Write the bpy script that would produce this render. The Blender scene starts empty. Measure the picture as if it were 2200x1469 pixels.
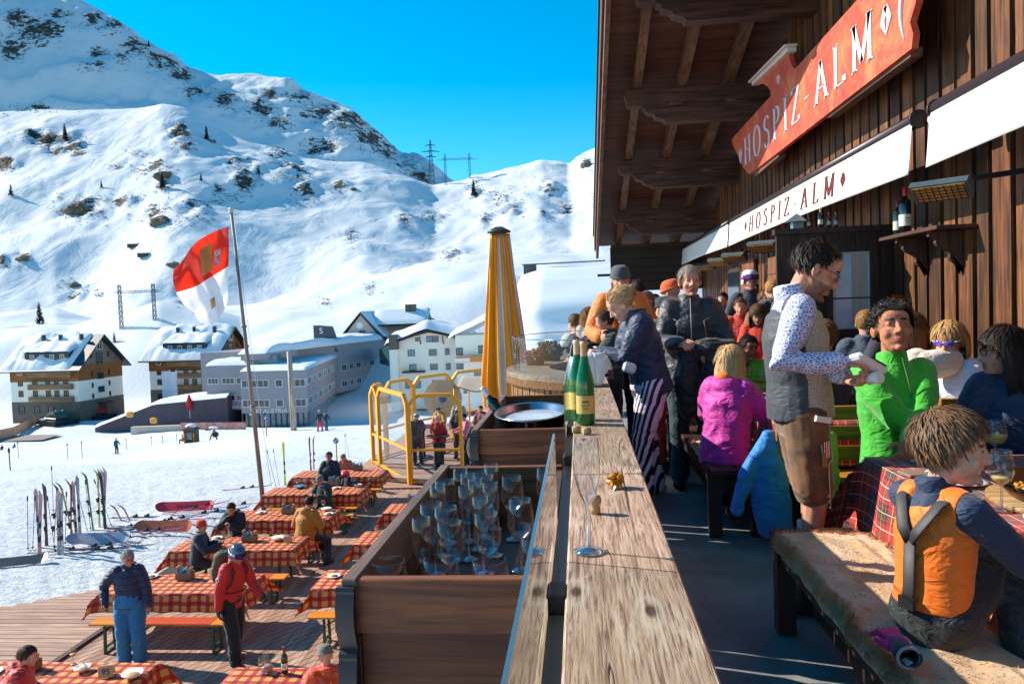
import bpy, bmesh, math, random
import numpy as np
from mathutils import Vector, Matrix, noise
from mathutils.bvhtree import BVHTree
V=Vector; R=math.radians; PI=math.pi
rnd=random.Random(7)
scn=bpy.context.scene; COL=scn.collection
# ---------------------------------------------------------------- camera frame: Y runs along the chalet wall, Z up, terrace floor at z=0
F=1600.0; CX,CY=1100.0,734.5; CAMZ=1.55
Yc=V(((1245-CX)/F,(CY-657)/F,-1)).normalized()
rl=0.037
Zc=V((-math.sin(rl),math.cos(rl),0)); Zc=V((Zc.x,Zc.y,(Zc.x*Yc.x+Zc.y*Yc.y)/-Yc.z)).normalized()
Xc=Yc.cross(Zc).normalized()
# rows: world axes in camera coords -> camera axes in world = transpose
ROT=Matrix((Xc,Yc,Zc))          # world = ROT @ camvec
CAM=V((0,0,CAMZ))
def ray(px,py): return ROT@V(((px-CX)/F,(CY-py)/F,-1))
def P(px,py,d):
    r=ray(px,py); return CAM+r*(d/r.y)
def PZ(px,py,z):
    r=ray(px,py); return CAM+r*((z-CAMZ)/r.z)
def PX(px,py,x):
    r=ray(px,py); return CAM+r*(x/r.x)
# ---------------------------------------------------------------- tagging
def tag(o,label=None,cat=None,group=None,kind=None):
    if label: o['label']=label
    if cat: o['category']=cat
    if group: o['group']=group
    if kind: o['kind']=kind
    return o
def empty(name,loc=(0,0,0),rz=0,label=None,cat=None,group=None):
    o=bpy.data.objects.new(name,None); COL.objects.link(o); o.location=loc; o.rotation_euler=(0,0,rz); o.empty_display_size=.1
    return tag(o,label,cat,group)
def dup(o,parent=None):
    c=o.copy(); COL.objects.link(c)
    if parent is not None: c.parent=parent
    for ch in [q for q in o.children]: dup(ch,c)
    return c
def fx(x,y): return (x,1.003*y+.0902*x)
def shear_tree(root):
    S=Matrix(((1,0,0,0),(.0902,1.003,0,0),(0,0,1,0),(0,0,0,1)))
    for o in root.children_recursive:
        if o.type=='MESH': o.data.transform(S)
def noi(x,y,z=0.0): return noise.noise(V((x,y,z)))
# ---------------------------------------------------------------- mesh collector
class MB:
    def __init__(s): s.v=[]; s.f=[]; s.m=[]; s.sm=[]; s.uv=None
    def add(s,vs,fs,mi=0,smooth=False):
        n=len(s.v); s.v+= [tuple(v) for v in vs]; s.f+=[tuple(i+n for i in f) for f in fs]; s.m+=[mi]*len(fs); s.sm+=[smooth]*len(fs); return s
    def box(s,c,d,rz=0,mi=0,M=None,b=0.0):
        x,y,z=d[0]/2,d[1]/2,d[2]/2
        if b>0:
            b=min(b,x*.9,y*.9,z*.9); vs=[];fs=[]
            for sx in(-1,1):
                for sy in(-1,1):
                    for sz in(-1,1):
                        vs+= [V((sx*(x-b),sy*(y-b),sz*z)),V((sx*(x-b),sy*y,sz*(z-b))),V((sx*x,sy*(y-b),sz*(z-b)))]
            bm=bmesh.new()
            for q in vs: bm.verts.new(q)
            r=bmesh.ops.convex_hull(bm,input=bm.verts)
            bm.verts.index_update(); vv=[q.co.copy() for q in bm.verts]; ff=[[q.index for q in f.verts] for f in bm.faces]; bm.free()
        else:
            vv=[V((sx*x,sy*y,sz*z)) for sx in(-1,1) for sy in(-1,1) for sz in(-1,1)]
            ff=[(0,1,3,2),(4,6,7,5),(0,4,5,1),(2,3,7,6),(0,2,6,4),(1,5,7,3)]
        Rm=M if M is not None else Matrix.Rotation(rz,3,'Z'); c=V(c)
        return s.add([Rm@q+c for q in vv],ff,mi)
    def bar(s,a,b,w,h,mi=0,up=(0,0,1),bev=0):
        a,b=V(a),V(b); d=b-a; L=d.length
        if L<1e-6: return s
        y=d/L; u=V(up)
        if abs(y.dot(u))>.99: u=V((1,0,0))
        x=y.cross(u).normalized(); z=x.cross(y)
        return s.box((a+b)/2,(w,L,h),M=Matrix((x,y,z)).transposed(),mi=mi,b=bev)
    def tube(s,pts,rad,n=10,mi=0,caps=True,side=None,smooth=True,round_=False):
        pts=[V(p) for p in pts]
        if not isinstance(rad,(list,tuple)): rad=[rad]*len(pts)
        rad=[r if isinstance(r,(list,tuple)) else (r,r) for r in rad]
        if round_:   # hemispherical ends
            d0=(pts[0]-pts[1]).normalized(); d1=(pts[-1]-pts[-2]).normalized()
            a0,a1=rad[0],rad[-1]; m0=min(a0);m1=min(a1)
            pre=[(pts[0]+d0*m0*math.sin(t),(a0[0]*math.cos(t),a0[1]*math.cos(t))) for t in (1.45,1.1,.6)]
            post=[(pts[-1]+d1*m1*math.sin(t),(a1[0]*math.cos(t),a1[1]*math.cos(t))) for t in (.6,1.1,1.45)]
            pts=[p for p,_ in pre]+pts+[p for p,_ in post]; rad=[r for _,r in pre]+rad+[r for _,r in post]
        N=len(pts); vs=[]; prev=V(side) if side is not None else None
        for i,p in enumerate(pts):
            t=(pts[min(i+1,N-1)]-pts[max(i-1,0)])
            if t.length<1e-9: t=V((0,0,1))
            t.normalize()
            if prev is None: prev=V((1,0,0)) if abs(t.x)<.9 else V((0,1,0))
            x=(prev-t*prev.dot(t))
            if x.length<1e-4: x=t.orthogonal()
            x.normalize(); y=t.cross(x); prev=x
            for k in range(n):
                a=2*PI*k/n; vs.append(p+x*(rad[i][0]*math.cos(a))+y*(rad[i][1]*math.sin(a)))
        fs=[(i*n+k,i*n+(k+1)%n,(i+1)*n+(k+1)%n,(i+1)*n+k) for i in range(N-1) for k in range(n)]
        s.add(vs,fs,mi,smooth)
        if caps: s.add([],[],mi); n0=len(s.v)-N*n; s.f+=[tuple(n0+k for k in reversed(range(n))),tuple(n0+(N-1)*n+k for k in range(n))]; s.m+=[mi]*2; s.sm+=[False]*2
        return s
    def ell(s,c,r,M=None,n=14,m=9,mi=0,smooth=True):
        c=V(c); M=M or Matrix.Identity(3)
        if not isinstance(r,(list,tuple)): r=(r,r,r)
        vs=[c+M@V((0,0,r[2]))]
        for i in range(1,m):
            a=PI*i/m
            for k in range(n): b=2*PI*k/n; vs.append(c+M@V((r[0]*math.sin(a)*math.cos(b),r[1]*math.sin(a)*math.sin(b),r[2]*math.cos(a))))
        vs.append(c+M@V((0,0,-r[2])))
        fs=[(0,1+k,1+(k+1)%n) for k in range(n)]
        fs+=[(1+i*n+k,1+(i+1)*n+k,1+(i+1)*n+(k+1)%n,1+i*n+(k+1)%n) for i in range(m-2) for k in range(n)]
        L=len(vs)-1; fs+=[(L,1+(m-2)*n+(k+1)%n,1+(m-2)*n+k) for k in range(n)]
        return s.add(vs,fs,mi,smooth)
    def lathe(s,prof,c=(0,0,0),n=24,mi=0,smooth=True,M=None,sx=1,sy=1):
        c=V(c); vs=[]; N=len(prof)
        for r,z in prof:
            for k in range(n):
                a=2*PI*k/n; q=V((r*math.cos(a)*sx,r*math.sin(a)*sy,z)); vs.append((M@q if M else q)+c)
        fs=[(i*n+k,i*n+(k+1)%n,(i+1)*n+(k+1)%n,(i+1)*n+k) for i in range(N-1) for k in range(n)]
        return s.add(vs,fs,mi,smooth)
    def prism(s,poly,ax,depth,o=(0,0,0),M=None,mi=0):
        """poly: 2D outline; ax 'x','y','z' = extrude axis. depth=(a,b)"""
        o=V(o); a,b=depth
        def m(p,t):
            q={'x':V((t,p[0],p[1])),'y':V((p[0],t,p[1])),'z':V((p[0],p[1],t))}[ax]
            return (M@q if M else q)+o
        n=len(poly); vs=[m(p,a) for p in poly]+[m(p,b) for p in poly]
        fs=[tuple(range(n)),tuple(reversed(range(n,2*n)))]+[(i,n+i,n+(i+1)%n,(i+1)%n) for i in range(n)]
        return s.add(vs,fs,mi)
    def grid(s,fn,nu,nv,mi=0,smooth=True):
        vs=[fn(i/(nu-1),j/(nv-1)) for i in range(nu) for j in range(nv)]
        fs=[(i*nv+j,(i+1)*nv+j,(i+1)*nv+j+1,i*nv+j+1) for i in range(nu-1) for j in range(nv-1)]
        return s.add(vs,fs,mi,smooth)
    def mesh(s,name):
        me=bpy.data.meshes.new(name); me.from_pydata(s.v,[],s.f); me.polygons.foreach_set('material_index',s.m); me.polygons.foreach_set('use_smooth',s.sm)
        me.update(); return me
    def build(s,name,mats,parent=None,fix=True,loc=None,bevel=0,**kw):
        me=s.mesh(name)
        if fix and len(s.v)<60000:
            bm=bmesh.new(); bm.from_mesh(me); bmesh.ops.recalc_face_normals(bm,faces=bm.faces); bm.to_mesh(me); bm.free()
        if not isinstance(mats,(list,tuple)): mats=[mats]
        for m in mats: me.materials.append(m)
        if s.uv is not None:
            l=me.uv_layers.new(name='UVMap'); vi=np.zeros(len(me.loops),dtype=np.int32); me.loops.foreach_get('vertex_index',vi)
            l.data.foreach_set('uv',np.array(s.uv,dtype=np.float32)[vi].ravel())
        if loc is not None:
            me.transform(Matrix.Translation(-V(loc)))
        o=bpy.data.objects.new(name,me); COL.objects.link(o)
        if loc is not None: o.location=loc
        if parent is not None: o.parent=parent
        if bevel: b=o.modifiers.new('b','BEVEL'); b.width=bevel; b.segments=2; b.limit_method='ANGLE'
        if kw: tag(o,**kw)
        return o
def remeshed(mb,voxel,smooth=2,wr=0,wf=9.0,disp=None,wdir=None):
    """fuse the closed pieces of mb into one continuous surface"""
    me=mb.mesh('tmp'); bm=bmesh.new(); bm.from_mesh(me); bmesh.ops.recalc_face_normals(bm,faces=bm.faces); bm.to_mesh(me); bm.free()
    o=bpy.data.objects.new('tmp',me); COL.objects.link(o)
    r=o.modifiers.new('r','REMESH'); r.mode='VOXEL'; r.voxel_size=voxel; r.use_smooth_shade=True
    if smooth: q=o.modifiers.new('s','SMOOTH'); q.iterations=smooth; q.factor=.5
    dg=bpy.context.evaluated_depsgraph_get(); ev=o.evaluated_get(dg); m2=bpy.data.meshes.new_from_object(ev)
    bpy.data.objects.remove(o); bpy.data.meshes.remove(me)
    n=len(m2.vertices)
    if wr and n:
        co=np.zeros(n*3); m2.vertices.foreach_get('co',co); no=np.zeros(n*3); m2.vertices.foreach_get('normal',no)
        co=co.reshape(-1,3); no=no.reshape(-1,3)
        off=V((rnd.uniform(0,50),rnd.uniform(0,50),rnd.uniform(0,50)))
        nz=noise.noise; h=np.empty(n)
        for i in range(n):
            p=V((co[i][0]*wf,co[i][1]*wf,co[i][2]*wf*1.5))+off
            w=nz(p*.5)*1.2; a_=abs(nz(p+V((w,w*1.5,-w)))); h[i]=.5-math.sqrt(a_*a_+.012)*1.9+nz(p*.6)*.8
        co+=no*(h*wr)[:,None]; m2.vertices.foreach_set('co',co.ravel()); m2.update()
    m2.polygons.foreach_set('use_smooth',[True]*len(m2.polygons))
    return m2
def meshobj(name,me,mats,parent=None,**kw):
    if not isinstance(mats,(list,tuple)): mats=[mats]
    me.materials.clear()
    for m in mats: me.materials.append(m)
    me.name=name; o=bpy.data.objects.new(name,me); COL.objects.link(o)
    if parent is not None: o.parent=parent
    if kw: tag(o,**kw)
    return o
# ---------------------------------------------------------------- materials
def srgb(c):
    if isinstance(c,str): c=tuple(int(c[i:i+2],16)/255 for i in (0,2,4))
    return tuple(((x/12.92) if x<=.04045 else ((x+.055)/1.055)**2.4) for x in c)+(1,)
class NT:
    def __init__(s,name):
        s.m=bpy.data.materials.new(name); s.m.use_nodes=True; s.t=s.m.node_tree; s.t.nodes.clear()
        s.out=s.n('ShaderNodeOutputMaterial'); s.bs=s.n('ShaderNodeBsdfPrincipled'); s.l(s.bs.outputs[0],s.out.inputs[0])
        s.co=None
    def n(s,t,**k):
        q=s.t.nodes.new(t)
        for a,b in k.items(): setattr(q,a,b)
        return q
    def l(s,a,b): s.t.links.new(a,b)
    def coord(s,stretch=(1,1,1),kind='Object'):
        if s.co is None: s.co=s.n('ShaderNodeTexCoord')
        mp=s.n('ShaderNodeMapping'); mp.inputs['Scale'].default_value=stretch; s.l(s.co.outputs[kind],mp.inputs[0]); return mp.outputs[0]
    def noise(s,scale,stretch=(1,1,1),detail=5,rough=.6,dist=0,kind='Object',vec=None):
        t=s.n('ShaderNodeTexNoise'); t.inputs['Scale'].default_value=scale; t.inputs['Detail'].default_value=detail; t.inputs['Roughness'].default_value=rough; t.inputs['Distortion'].default_value=dist
        s.l(vec if vec is not None else s.coord(stretch,kind),t.inputs['Vector']); return t.outputs['Fac']
    def ramp(s,fac,stops,interp='LINEAR'):
        r=s.n('ShaderNodeValToRGB'); r.color_ramp.interpolation=interp; e=r.color_ramp.elements
        while len(e)<len(stops): e.new(.5)
        for i,(p,c) in enumerate(stops): e[i].position=p; e[i].color=c if len(c)==4 else (*c,1)
        s.l(fac,r.inputs[0]); return r.outputs[0]
    def mix(s,f,a,b,mode='MIX'):
        q=s.n('ShaderNodeMix',data_type='RGBA',blend_type=mode)
        for i,x in ((0,f),(6,a),(7,b)):
            if isinstance(x,(int,float)): q.inputs[i].default_value=x
            elif isinstance(x,tuple): q.inputs[i].default_value=x
            else: s.l(x,q.inputs[i])
        return q.outputs[2]
    def math(s,op,a,b=0.0,c=None):
        q=s.n('ShaderNodeMath',operation=op)
        for i,x in enumerate((a,b,c)):
            if x is None: continue
            if isinstance(x,(int,float)): q.inputs[i].default_value=x
            else: s.l(x,q.inputs[i])
        return q.outputs[0]
    def bump(s,h,strength=.3,dist=.01):
        b=s.n('ShaderNodeBump'); b.inputs['Strength'].default_value=strength; b.inputs['Distance'].default_value=dist
        s.l(h,b.inputs['Height'])
        if s.bs.inputs['Normal'].is_linked: s.l(s.bs.inputs['Normal'].links[0].from_socket,b.inputs['Normal'])
        s.l(b.outputs[0],s.bs.inputs['Normal'])
    def set(s,**k):
        for a,b in k.items():
            i=s.bs.inputs[a.replace('_',' ')]
            if isinstance(b,(int,float,tuple)): i.default_value=b
            else: s.l(b,i)
MC={}
def M(col,rough=.6,var=.25,scale=6,bump=.15,bs=60,bd=.004,stretch=(1,1,1),metal=0,col2=None,name=None,sheen=0,coat=0,spec=.5,detail=5):
    key=(col,rough,var,scale,bump,bs,bd,stretch,metal,col2,sheen,coat,spec)
    if key in MC: return MC[key]
    t=NT(name or 'mat_'+str(col)); c=srgb(col)
    c2=srgb(col2) if col2 else tuple(x*(1-var) for x in c[:3])+(1,)
    n1=t.noise(scale,stretch,detail)
    t.l(t.ramp(n1,[(.3,c2),(.7,c)]),t.bs.inputs['Base Color'])
    if bump: t.bump(t.noise(bs,stretch,4),bump,bd)
    t.set(Roughness=rough,Metallic=metal); t.bs.inputs['Specular IOR Level'].default_value=spec
    if sheen: t.bs.inputs['Sheen Weight'].default_value=sheen; t.bs.inputs['Sheen Roughness'].default_value=.5
    if coat: t.bs.inputs['Coat Weight'].default_value=coat; t.bs.inputs['Coat Roughness'].default_value=.15
    MC[key]=t.m; return t.m
def fabric(col,wr=.35,sc=14,var=.15,rough=.8,sheen=.2,quilt=None,bd=.01):
    """woven cloth with soft creases; quilt=(axis scale) adds puffer seams"""
    key=('fab',col,wr,sc,var,quilt,rough)
    if key in MC: return MC[key]
    t=NT('fabric_'+str(col)); c=srgb(col); c2=tuple(x*(1-var) for x in c[:3])+(1,)
    t.l(t.ramp(t.noise(5),[(.3,c2),(.7,c)]),t.bs.inputs['Base Color'])
    t.bump(t.noise(420,detail=2),.12,.001)
    h=t.noise(sc,(1,1,1.6),3,.45,1.2); r=t.ramp(h,[(.3,(0,0,0,1)),(.5,(1,1,1,1)),(.7,(0,0,0,1))]); t.bump(r,wr,bd)
    if quilt:
        w=t.n('ShaderNodeTexWave',wave_type='BANDS',bands_direction='Z',wave_profile='SIN'); w.inputs['Scale'].default_value=quilt; w.inputs['Distortion'].default_value=1.2; w.inputs['Detail'].default_value=1
        t.l(t.coord(),w.inputs['Vector']); t.bump(t.ramp(w.outputs['Fac'],[(0,(0,0,0,1)),(.35,(1,1,1,1)),(1,(1,1,1,1))]),.8,.02)
    t.set(Roughness=rough); t.bs.inputs['Sheen Weight'].default_value=sheen
    MC[key]=t.m; return t.m
def wood(c1,c2,axis='y',rough=.6,fine=38,bump=.5,dark=None,seed=0,cracks=0,blot=1.6,spec=.4,bd=.004):
    key=('w',c1,c2,axis,rough,fine,bump,dark,seed,cracks,blot)
    if key in MC: return MC[key]
    st={'x':(.06,1,1),'y':(1,.06,1),'z':(1,1,.06)}[axis]
    t=NT('wood_'+axis); a,b=srgb(c1),srgb(c2); d=srgb(dark) if dark else tuple(x*.5 for x in b[:3])+(1,)
    g=t.noise(fine,st,7,.65,.5)
    g2=t.noise(fine*.22,st,4,.5,1.5)
    base=t.mix(g2,a,b)
    base=t.mix(t.ramp(g,[(.36,(1,1,1,1)),(.6,(0,0,0,1))]),base,d)
    base2=t.mix(t.math('MULTIPLY',t.ramp(t.noise(blot,(1,1,1),4,.6),[(.38,(0,0,0,1)),(.7,(1,1,1,1))]),.55),base,d)
    t.l(base2,t.bs.inputs['Base Color']); t.bump(g,bump,bd); t.set(Roughness=rough); t.bs.inputs['Specular IOR Level'].default_value=spec
    MC[key]=t.m; return t.m
def glassmat(tint=(1,1,1,1),rough=0.0,thin=False,name='glass',ior=1.45,power=5.0,f0=.05):
    t=NT(name)
    if thin:   # thin pane: fresnel mirror over clear
        t.t.nodes.remove(t.bs); fr=t.n('ShaderNodeLayerWeight'); fr.inputs[0].default_value=.5; q_=t.math('POWER',fr.outputs['Facing'],power); q_=t.math('ADD',t.math('MULTIPLY',q_,.93-f0),f0)
        tr=t.n('ShaderNodeBsdfTransparent'); tr.inputs[0].default_value=tint; gl=t.n('ShaderNodeBsdfGlossy'); gl.inputs['Roughness'].default_value=rough
        mx=t.n('ShaderNodeMixShader'); t.l(q_,mx.inputs[0]); t.l(tr.outputs[0],mx.inputs[1]); t.l(gl.outputs[0],mx.inputs[2]); t.l(mx.outputs[0],t.out.inputs[0])
    else:
        t.set(Base_Color=tint,Roughness=rough,IOR=ior); t.bs.inputs['Transmission Weight'].default_value=1.0
    return t.m
def plaid(name,stops_u,base,mode='ging'):
    pass
def text_mesh(txt,size,extr=.004,font=None,space=1.0,shear=0):
    cu=bpy.data.curves.new('t','FONT'); cu.body=txt; cu.size=size; cu.extrude=extr; cu.align_x='CENTER'; cu.align_y='CENTER'; cu.space_character=space; cu.shear=shear
    o=bpy.data.objects.new('t',cu); COL.objects.link(o); dg=bpy.context.evaluated_depsgraph_get()
    me=bpy.data.meshes.new_from_object(o.evaluated_get(dg)); bpy.data.objects.remove(o); return me
def text_on(txt,size,M4,mat,parent,name='lettering',extr=.004,space=1.0,sx=1.0,shear=0):
    me=text_mesh(txt,size,extr,space=space,shear=shear); me.transform(Matrix.Scale(sx,4,(1,0,0))); me.transform(M4); return meshobj(name,me,mat,parent)
def frame4(o,x,y):
    """4x4 with local x,y axes in plane, z = normal"""
    x=V(x).normalized(); y=V(y); z=x.cross(y).normalized(); y=z.cross(x); m=Matrix((x,y,z)).transposed().to_4x4(); m.translation=V(o); return m
# ================================================================ world, sun, camera
w=bpy.data.worlds.new("World"); scn.world=w; w.use_nodes=True; nt=w.node_tree; bg=nt.nodes['Background']
SUN_EL=32.0; SUN_AZ=-74.0     # azimuth measured from +Y towards +X
sky=nt.nodes.new('ShaderNodeTexSky'); sky.sky_type='NISHITA'; sky.sun_disc=False; sky.sun_elevation=R(SUN_EL); sky.sun_rotation=R(SUN_AZ); sky.altitude=1800; sky.air_density=1.0; sky.dust_density=.1; sky.ozone_density=2.2
hs=nt.nodes.new('ShaderNodeHueSaturation'); hs.inputs['Saturation'].default_value=1.5; hs.inputs['Hue'].default_value=.482; hs.inputs['Value'].default_value=.98
nt.links.new(sky.outputs[0],hs.inputs['Color']); nt.links.new(hs.outputs[0],bg.inputs[0]); bg.inputs[1].default_value=.15
sd=V((math.sin(R(SUN_AZ))*math.cos(R(SUN_EL)),math.cos(R(SUN_AZ))*math.cos(R(SUN_EL)),math.sin(R(SUN_EL))))
sl=bpy.data.lights.new('sun','SUN'); sl.energy=5.0; sl.angle=R(.5); sl.color=(1,.92,.79); so=bpy.data.objects.new('sun',sl); COL.objects.link(so); so.rotation_euler=sd.to_track_quat('Z','Y').to_euler()
cd=bpy.data.cameras.new('camera'); co=bpy.data.objects.new('camera',cd); COL.objects.link(co); scn.camera=co
cd.sensor_width=36; cd.lens=36*F/2200; cd.clip_start=.05; cd.clip_end=9000
m4=ROT.to_4x4(); m4.translation=CAM; co.matrix_world=m4
scn.view_settings.view_transform='Standard'; scn.view_settings.look='None'; scn.view_settings.exposure=.68; scn.view_settings.gamma=1
scn.cycles.max_bounces=10; scn.cycles.transparent_max_bounces=24; scn.cycles.transmission_bounces=10; scn.cycles.caustics_reflective=False; scn.cycles.caustics_refractive=False; scn.cycles.use_denoising=True
scn.cycles.sample_clamp_indirect=6
# ================================================================ terrain
def curve(pts,d):
    q=[]
    for px,py in pts:
        p=P(px,py,d); q.append((p.x/d,p.z-CAMZ))
    q.sort(); return np.array([a for a,_ in q]),np.array([b for _,b in q])
RG=[(230,curve([(-900,740),(-300,725),(0,705),(150,695),(260,668),(340,648),(430,662),(520,692),(620,668),(760,648),(860,645),(1000,612),(1100,598),(1300,605),(2500,600)],230)),
    (340,curve([(-900,700),(-300,690),(0,676),(120,668),(200,682),(400,664),(560,650),(700,612),(850,582),(930,562),(1080,549),(1290,541),(1500,530),(2500,500)],340)),
    (900,curve([(-900,420),(-300,330),(-100,285),(0,262),(120,246),(220,243),(300,235),(345,228),(400,245),(470,285),(560,320),(650,350),(780,352),(860,375),(930,398),(1000,385),(1090,360),(1160,345),(1225,360),(1240,345),(1290,318),(1500,250),(1800,200),(2500,100)],900)),
    (1700,curve([(-900,-500),(-300,-250),(0,-60),(100,-22),(171,9),(230,41),(284,77),(331,100),(378,127),(408,160),(440,165),(502,171),(567,177),(615,177),(668,210),(715,225),(756,242),(792,278),(827,307),(857,331),(922,355),(969,390),(1100,480),(1500,520),(2500,500)],1700))]
def smooth(t): t=min(max(t,0),1); return t*t*(3-2*t)
def near_z(x,d):
    d=(d-.0902*x)/1.003
    if d<22: return -5.32
    s=smooth((-x/d-.33)/.3)
    return -d*float(np.interp(d,[22,30,40,60,100,130,145,160],[.2418,.213,.19,.157+.033*s,.1550+.012*s,.1535+.004*s,.147,.130]))
def build_cols(NA=520):
    A=np.linspace(-1.35,1.25,NA)
    ridge=[(d,np.interp(A,c[0],c[1])) for d,c in RG]
    D=np.concatenate([np.linspace(3,60,90),np.linspace(61.5,225,90),np.linspace(227,345,90),np.linspace(350,930,170),np.linspace(940,1800,110),np.linspace(1850,3200,12)])
    Z=np.zeros((NA,len(D)))
    for i,a in enumerate(A):
        r1,r2,r3,r4=[r[1][i] for r in ridge]
        e1,e2,e3=r1/230,r2/340,r3/900
        pts=[(155,near_z(a*155,155)),(185,near_z(a*160,160)+2.0),(205,(near_z(a*160,160)+r1)/2+1),(230,r1),(275,r1-3.5+max(0,(r2-r1))*.12),(340,r2),(395,r2-5),(450,min(e2*450-9,r3*.12-8)),(620,e3*620*.42-5+ (e3*620)*.12),(900,r3),(1000,r3-15),(1120,r3-22 if r4>r3 else r3-80),(1700,r4),(1900,r4-60),(3200,r4-700)]
        xs=np.array([p[0] for p in pts]);ys=np.array([p[1] for p in pts])
        # monotone-ish hermite
        m=np.gradient(ys,xs); 
        k=np.clip(np.searchsorted(xs,D)-1,0,len(xs)-2); h=xs[k+1]-xs[k]; t=np.clip((D-xs[k])/h,0,1)
        sl_=(ys[k+1]-ys[k])/h; m0=m[k].copy(); m1=m[k+1].copy()
        m0=np.where(m0*sl_<=0,0,np.sign(sl_)*np.minimum(abs(m0),2.5*abs(sl_))); m1=np.where(m1*sl_<=0,0,np.sign(sl_)*np.minimum(abs(m1),2.5*abs(sl_)))
        zz=(2*t**3-3*t**2+1)*ys[k]+(t**3-2*t**2+t)*h*m0+(-2*t**3+3*t**2)*ys[k+1]+(t**3-t**2)*h*m1
        for j,d in enumerate(D):
            if d<155: zz[j]=near_z(a*d,d)
        Z[i]=zz
    return A,D,Z
A_,D_,Z_=build_cols()
PATCH=[(110,297,75,24),(160,305,38,26),(15,345,30,20),(70,290,30,10),(385,285,32,30),(400,318,28,14),(335,368,48,22),(352,402,20,26),(600,335,38,26),(180,445,60,32),(262,432,42,14),(345,468,54,26),(425,468,46,20),(520,415,34,26),(470,435,24,14),(555,388,12,18),(250,357,30,9),(655,428,38,14),(725,408,24,12),(755,512,12,20),(1020,402,17,22),(1072,422,44,18),(1100,446,30,20),(1042,470,15,15),(1165,460,12,9),(1212,440,24,14),(1262,352,22,17),(1290,420,20,30),(162,613,26,11),(210,633,14,10),(50,557,17,13),(5,570,12,14),(870,480,26,16),(520,360,40,16),(300,330,30,12),(640,385,40,10),(930,465,30,14),(1180,400,20,16),(975,540,30,10),(965,555,20,10),(700,650,14,10),(800,620,14,16),(390,650,10,12),(620,380,60,12)]
FARP=[(90,62,70,32),(130,32,30,14),(205,45,30,26),(245,62,45,26),(300,110,40,22),(350,135,45,26),(390,160,40,24),(18,92,34,30),(215,112,28,16),(262,132,22,16),(200,150,40,14),(420,200,44,18),(480,228,44,26),(560,245,40,22),(600,268,34,18),(640,212,44,16),(700,243,64,24),(742,272,54,32),(792,302,46,28),(832,322,38,26),(870,350,40,20),(690,322,50,24),(60,235,60,10),(30,30,40,20),(580,210,34,14),(500,330,40,20),(900,370,40,14)]
def proj(p):
    c=ROT.transposed()@(p-CAM); return CX+F*c.x/-c.z, CY-F*c.y/-c.z
def ridged(p,o=4):
    s=0;a=1;t=0
    for _ in range(o):
        s+=(1-abs(noise.noise(p))*2)*a; t+=a; a*=.5; p=p*2.1
    return s/t
vs=[];rock=[]
nA,nD=len(A_),len(D_)
XI=np.array([ [proj(V((a*D_[j],D_[j],Z_[i][j]+CAMZ))) for j in range(nD)] for i,a in enumerate(A_)])
RK=np.zeros((nA,nD))
for lst,d0,d1 in ((PATCH,225,960),(FARP,960,1900)):
    msk=(D_>d0)&(D_<=d1)
    for (x,y,rx,ry) in lst:
        q=((XI[:,:,0]-x)/rx)**2+((XI[:,:,1]-y)/ry)**2
        RK=np.maximum(RK,np.where(msk[None,:],np.exp(-q*.9),0))
for i,a in enumerate(A_):
    for j,d in enumerate(D_):
        x=a*d; z=Z_[i][j]+CAMZ; r=RK[i][j]
        if d<60:
            z+=noi(x*.35,d*.35)*.10+noi(x*1.6,d*1.6,3)*.035
            if x<-6 and d>9 : z+=.22*math.exp(-((d-17.5)/5)**2)*smooth((-x-7)/3)+ (abs(noi(x*2.5,d*2.5,5))*.07 if d<26 else 0)
        elif d<150: z+=noi(x*.05,d*.05)*.5+noi(x*.3,d*.3)*.12
        elif d<400:
            k=smooth((d-170)/40); z+=k*(noi(x*.02,d*.03,7)*4.0+noi(x*.07,d*.1,2)*1.1)
        else:
            f=smooth((d-400)/80); amp=min(1,d/1500)
            rd=ridged(V((x*.0062,d*.005,z*.006)),5)
            z+=f*((rd-.55)*(11 if d<960 else 40)*(.5 if abs(d-900)<60 else .35 if abs(d-1700)<110 else 1)+noi(x*.012,d*.012)*9+noi(x*.005,d*.004,9)*13*min(1,abs(d-900)/120)*min(1,abs(d-1700)/160)+noi(x*.07,d*.06,4)*(.5+r*7)+ r*abs(noi(x*.16,d*.12,8))*5)
        vs.append((x,d,z)); rock.append(r)
mb=MB(); fs=[(i*nD+j,(i+1)*nD+j,(i+1)*nD+j+1,i*nD+j+1) for i in range(nA-1) for j in range(nD-1)]
mb.add(vs,fs,0,True)
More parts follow.
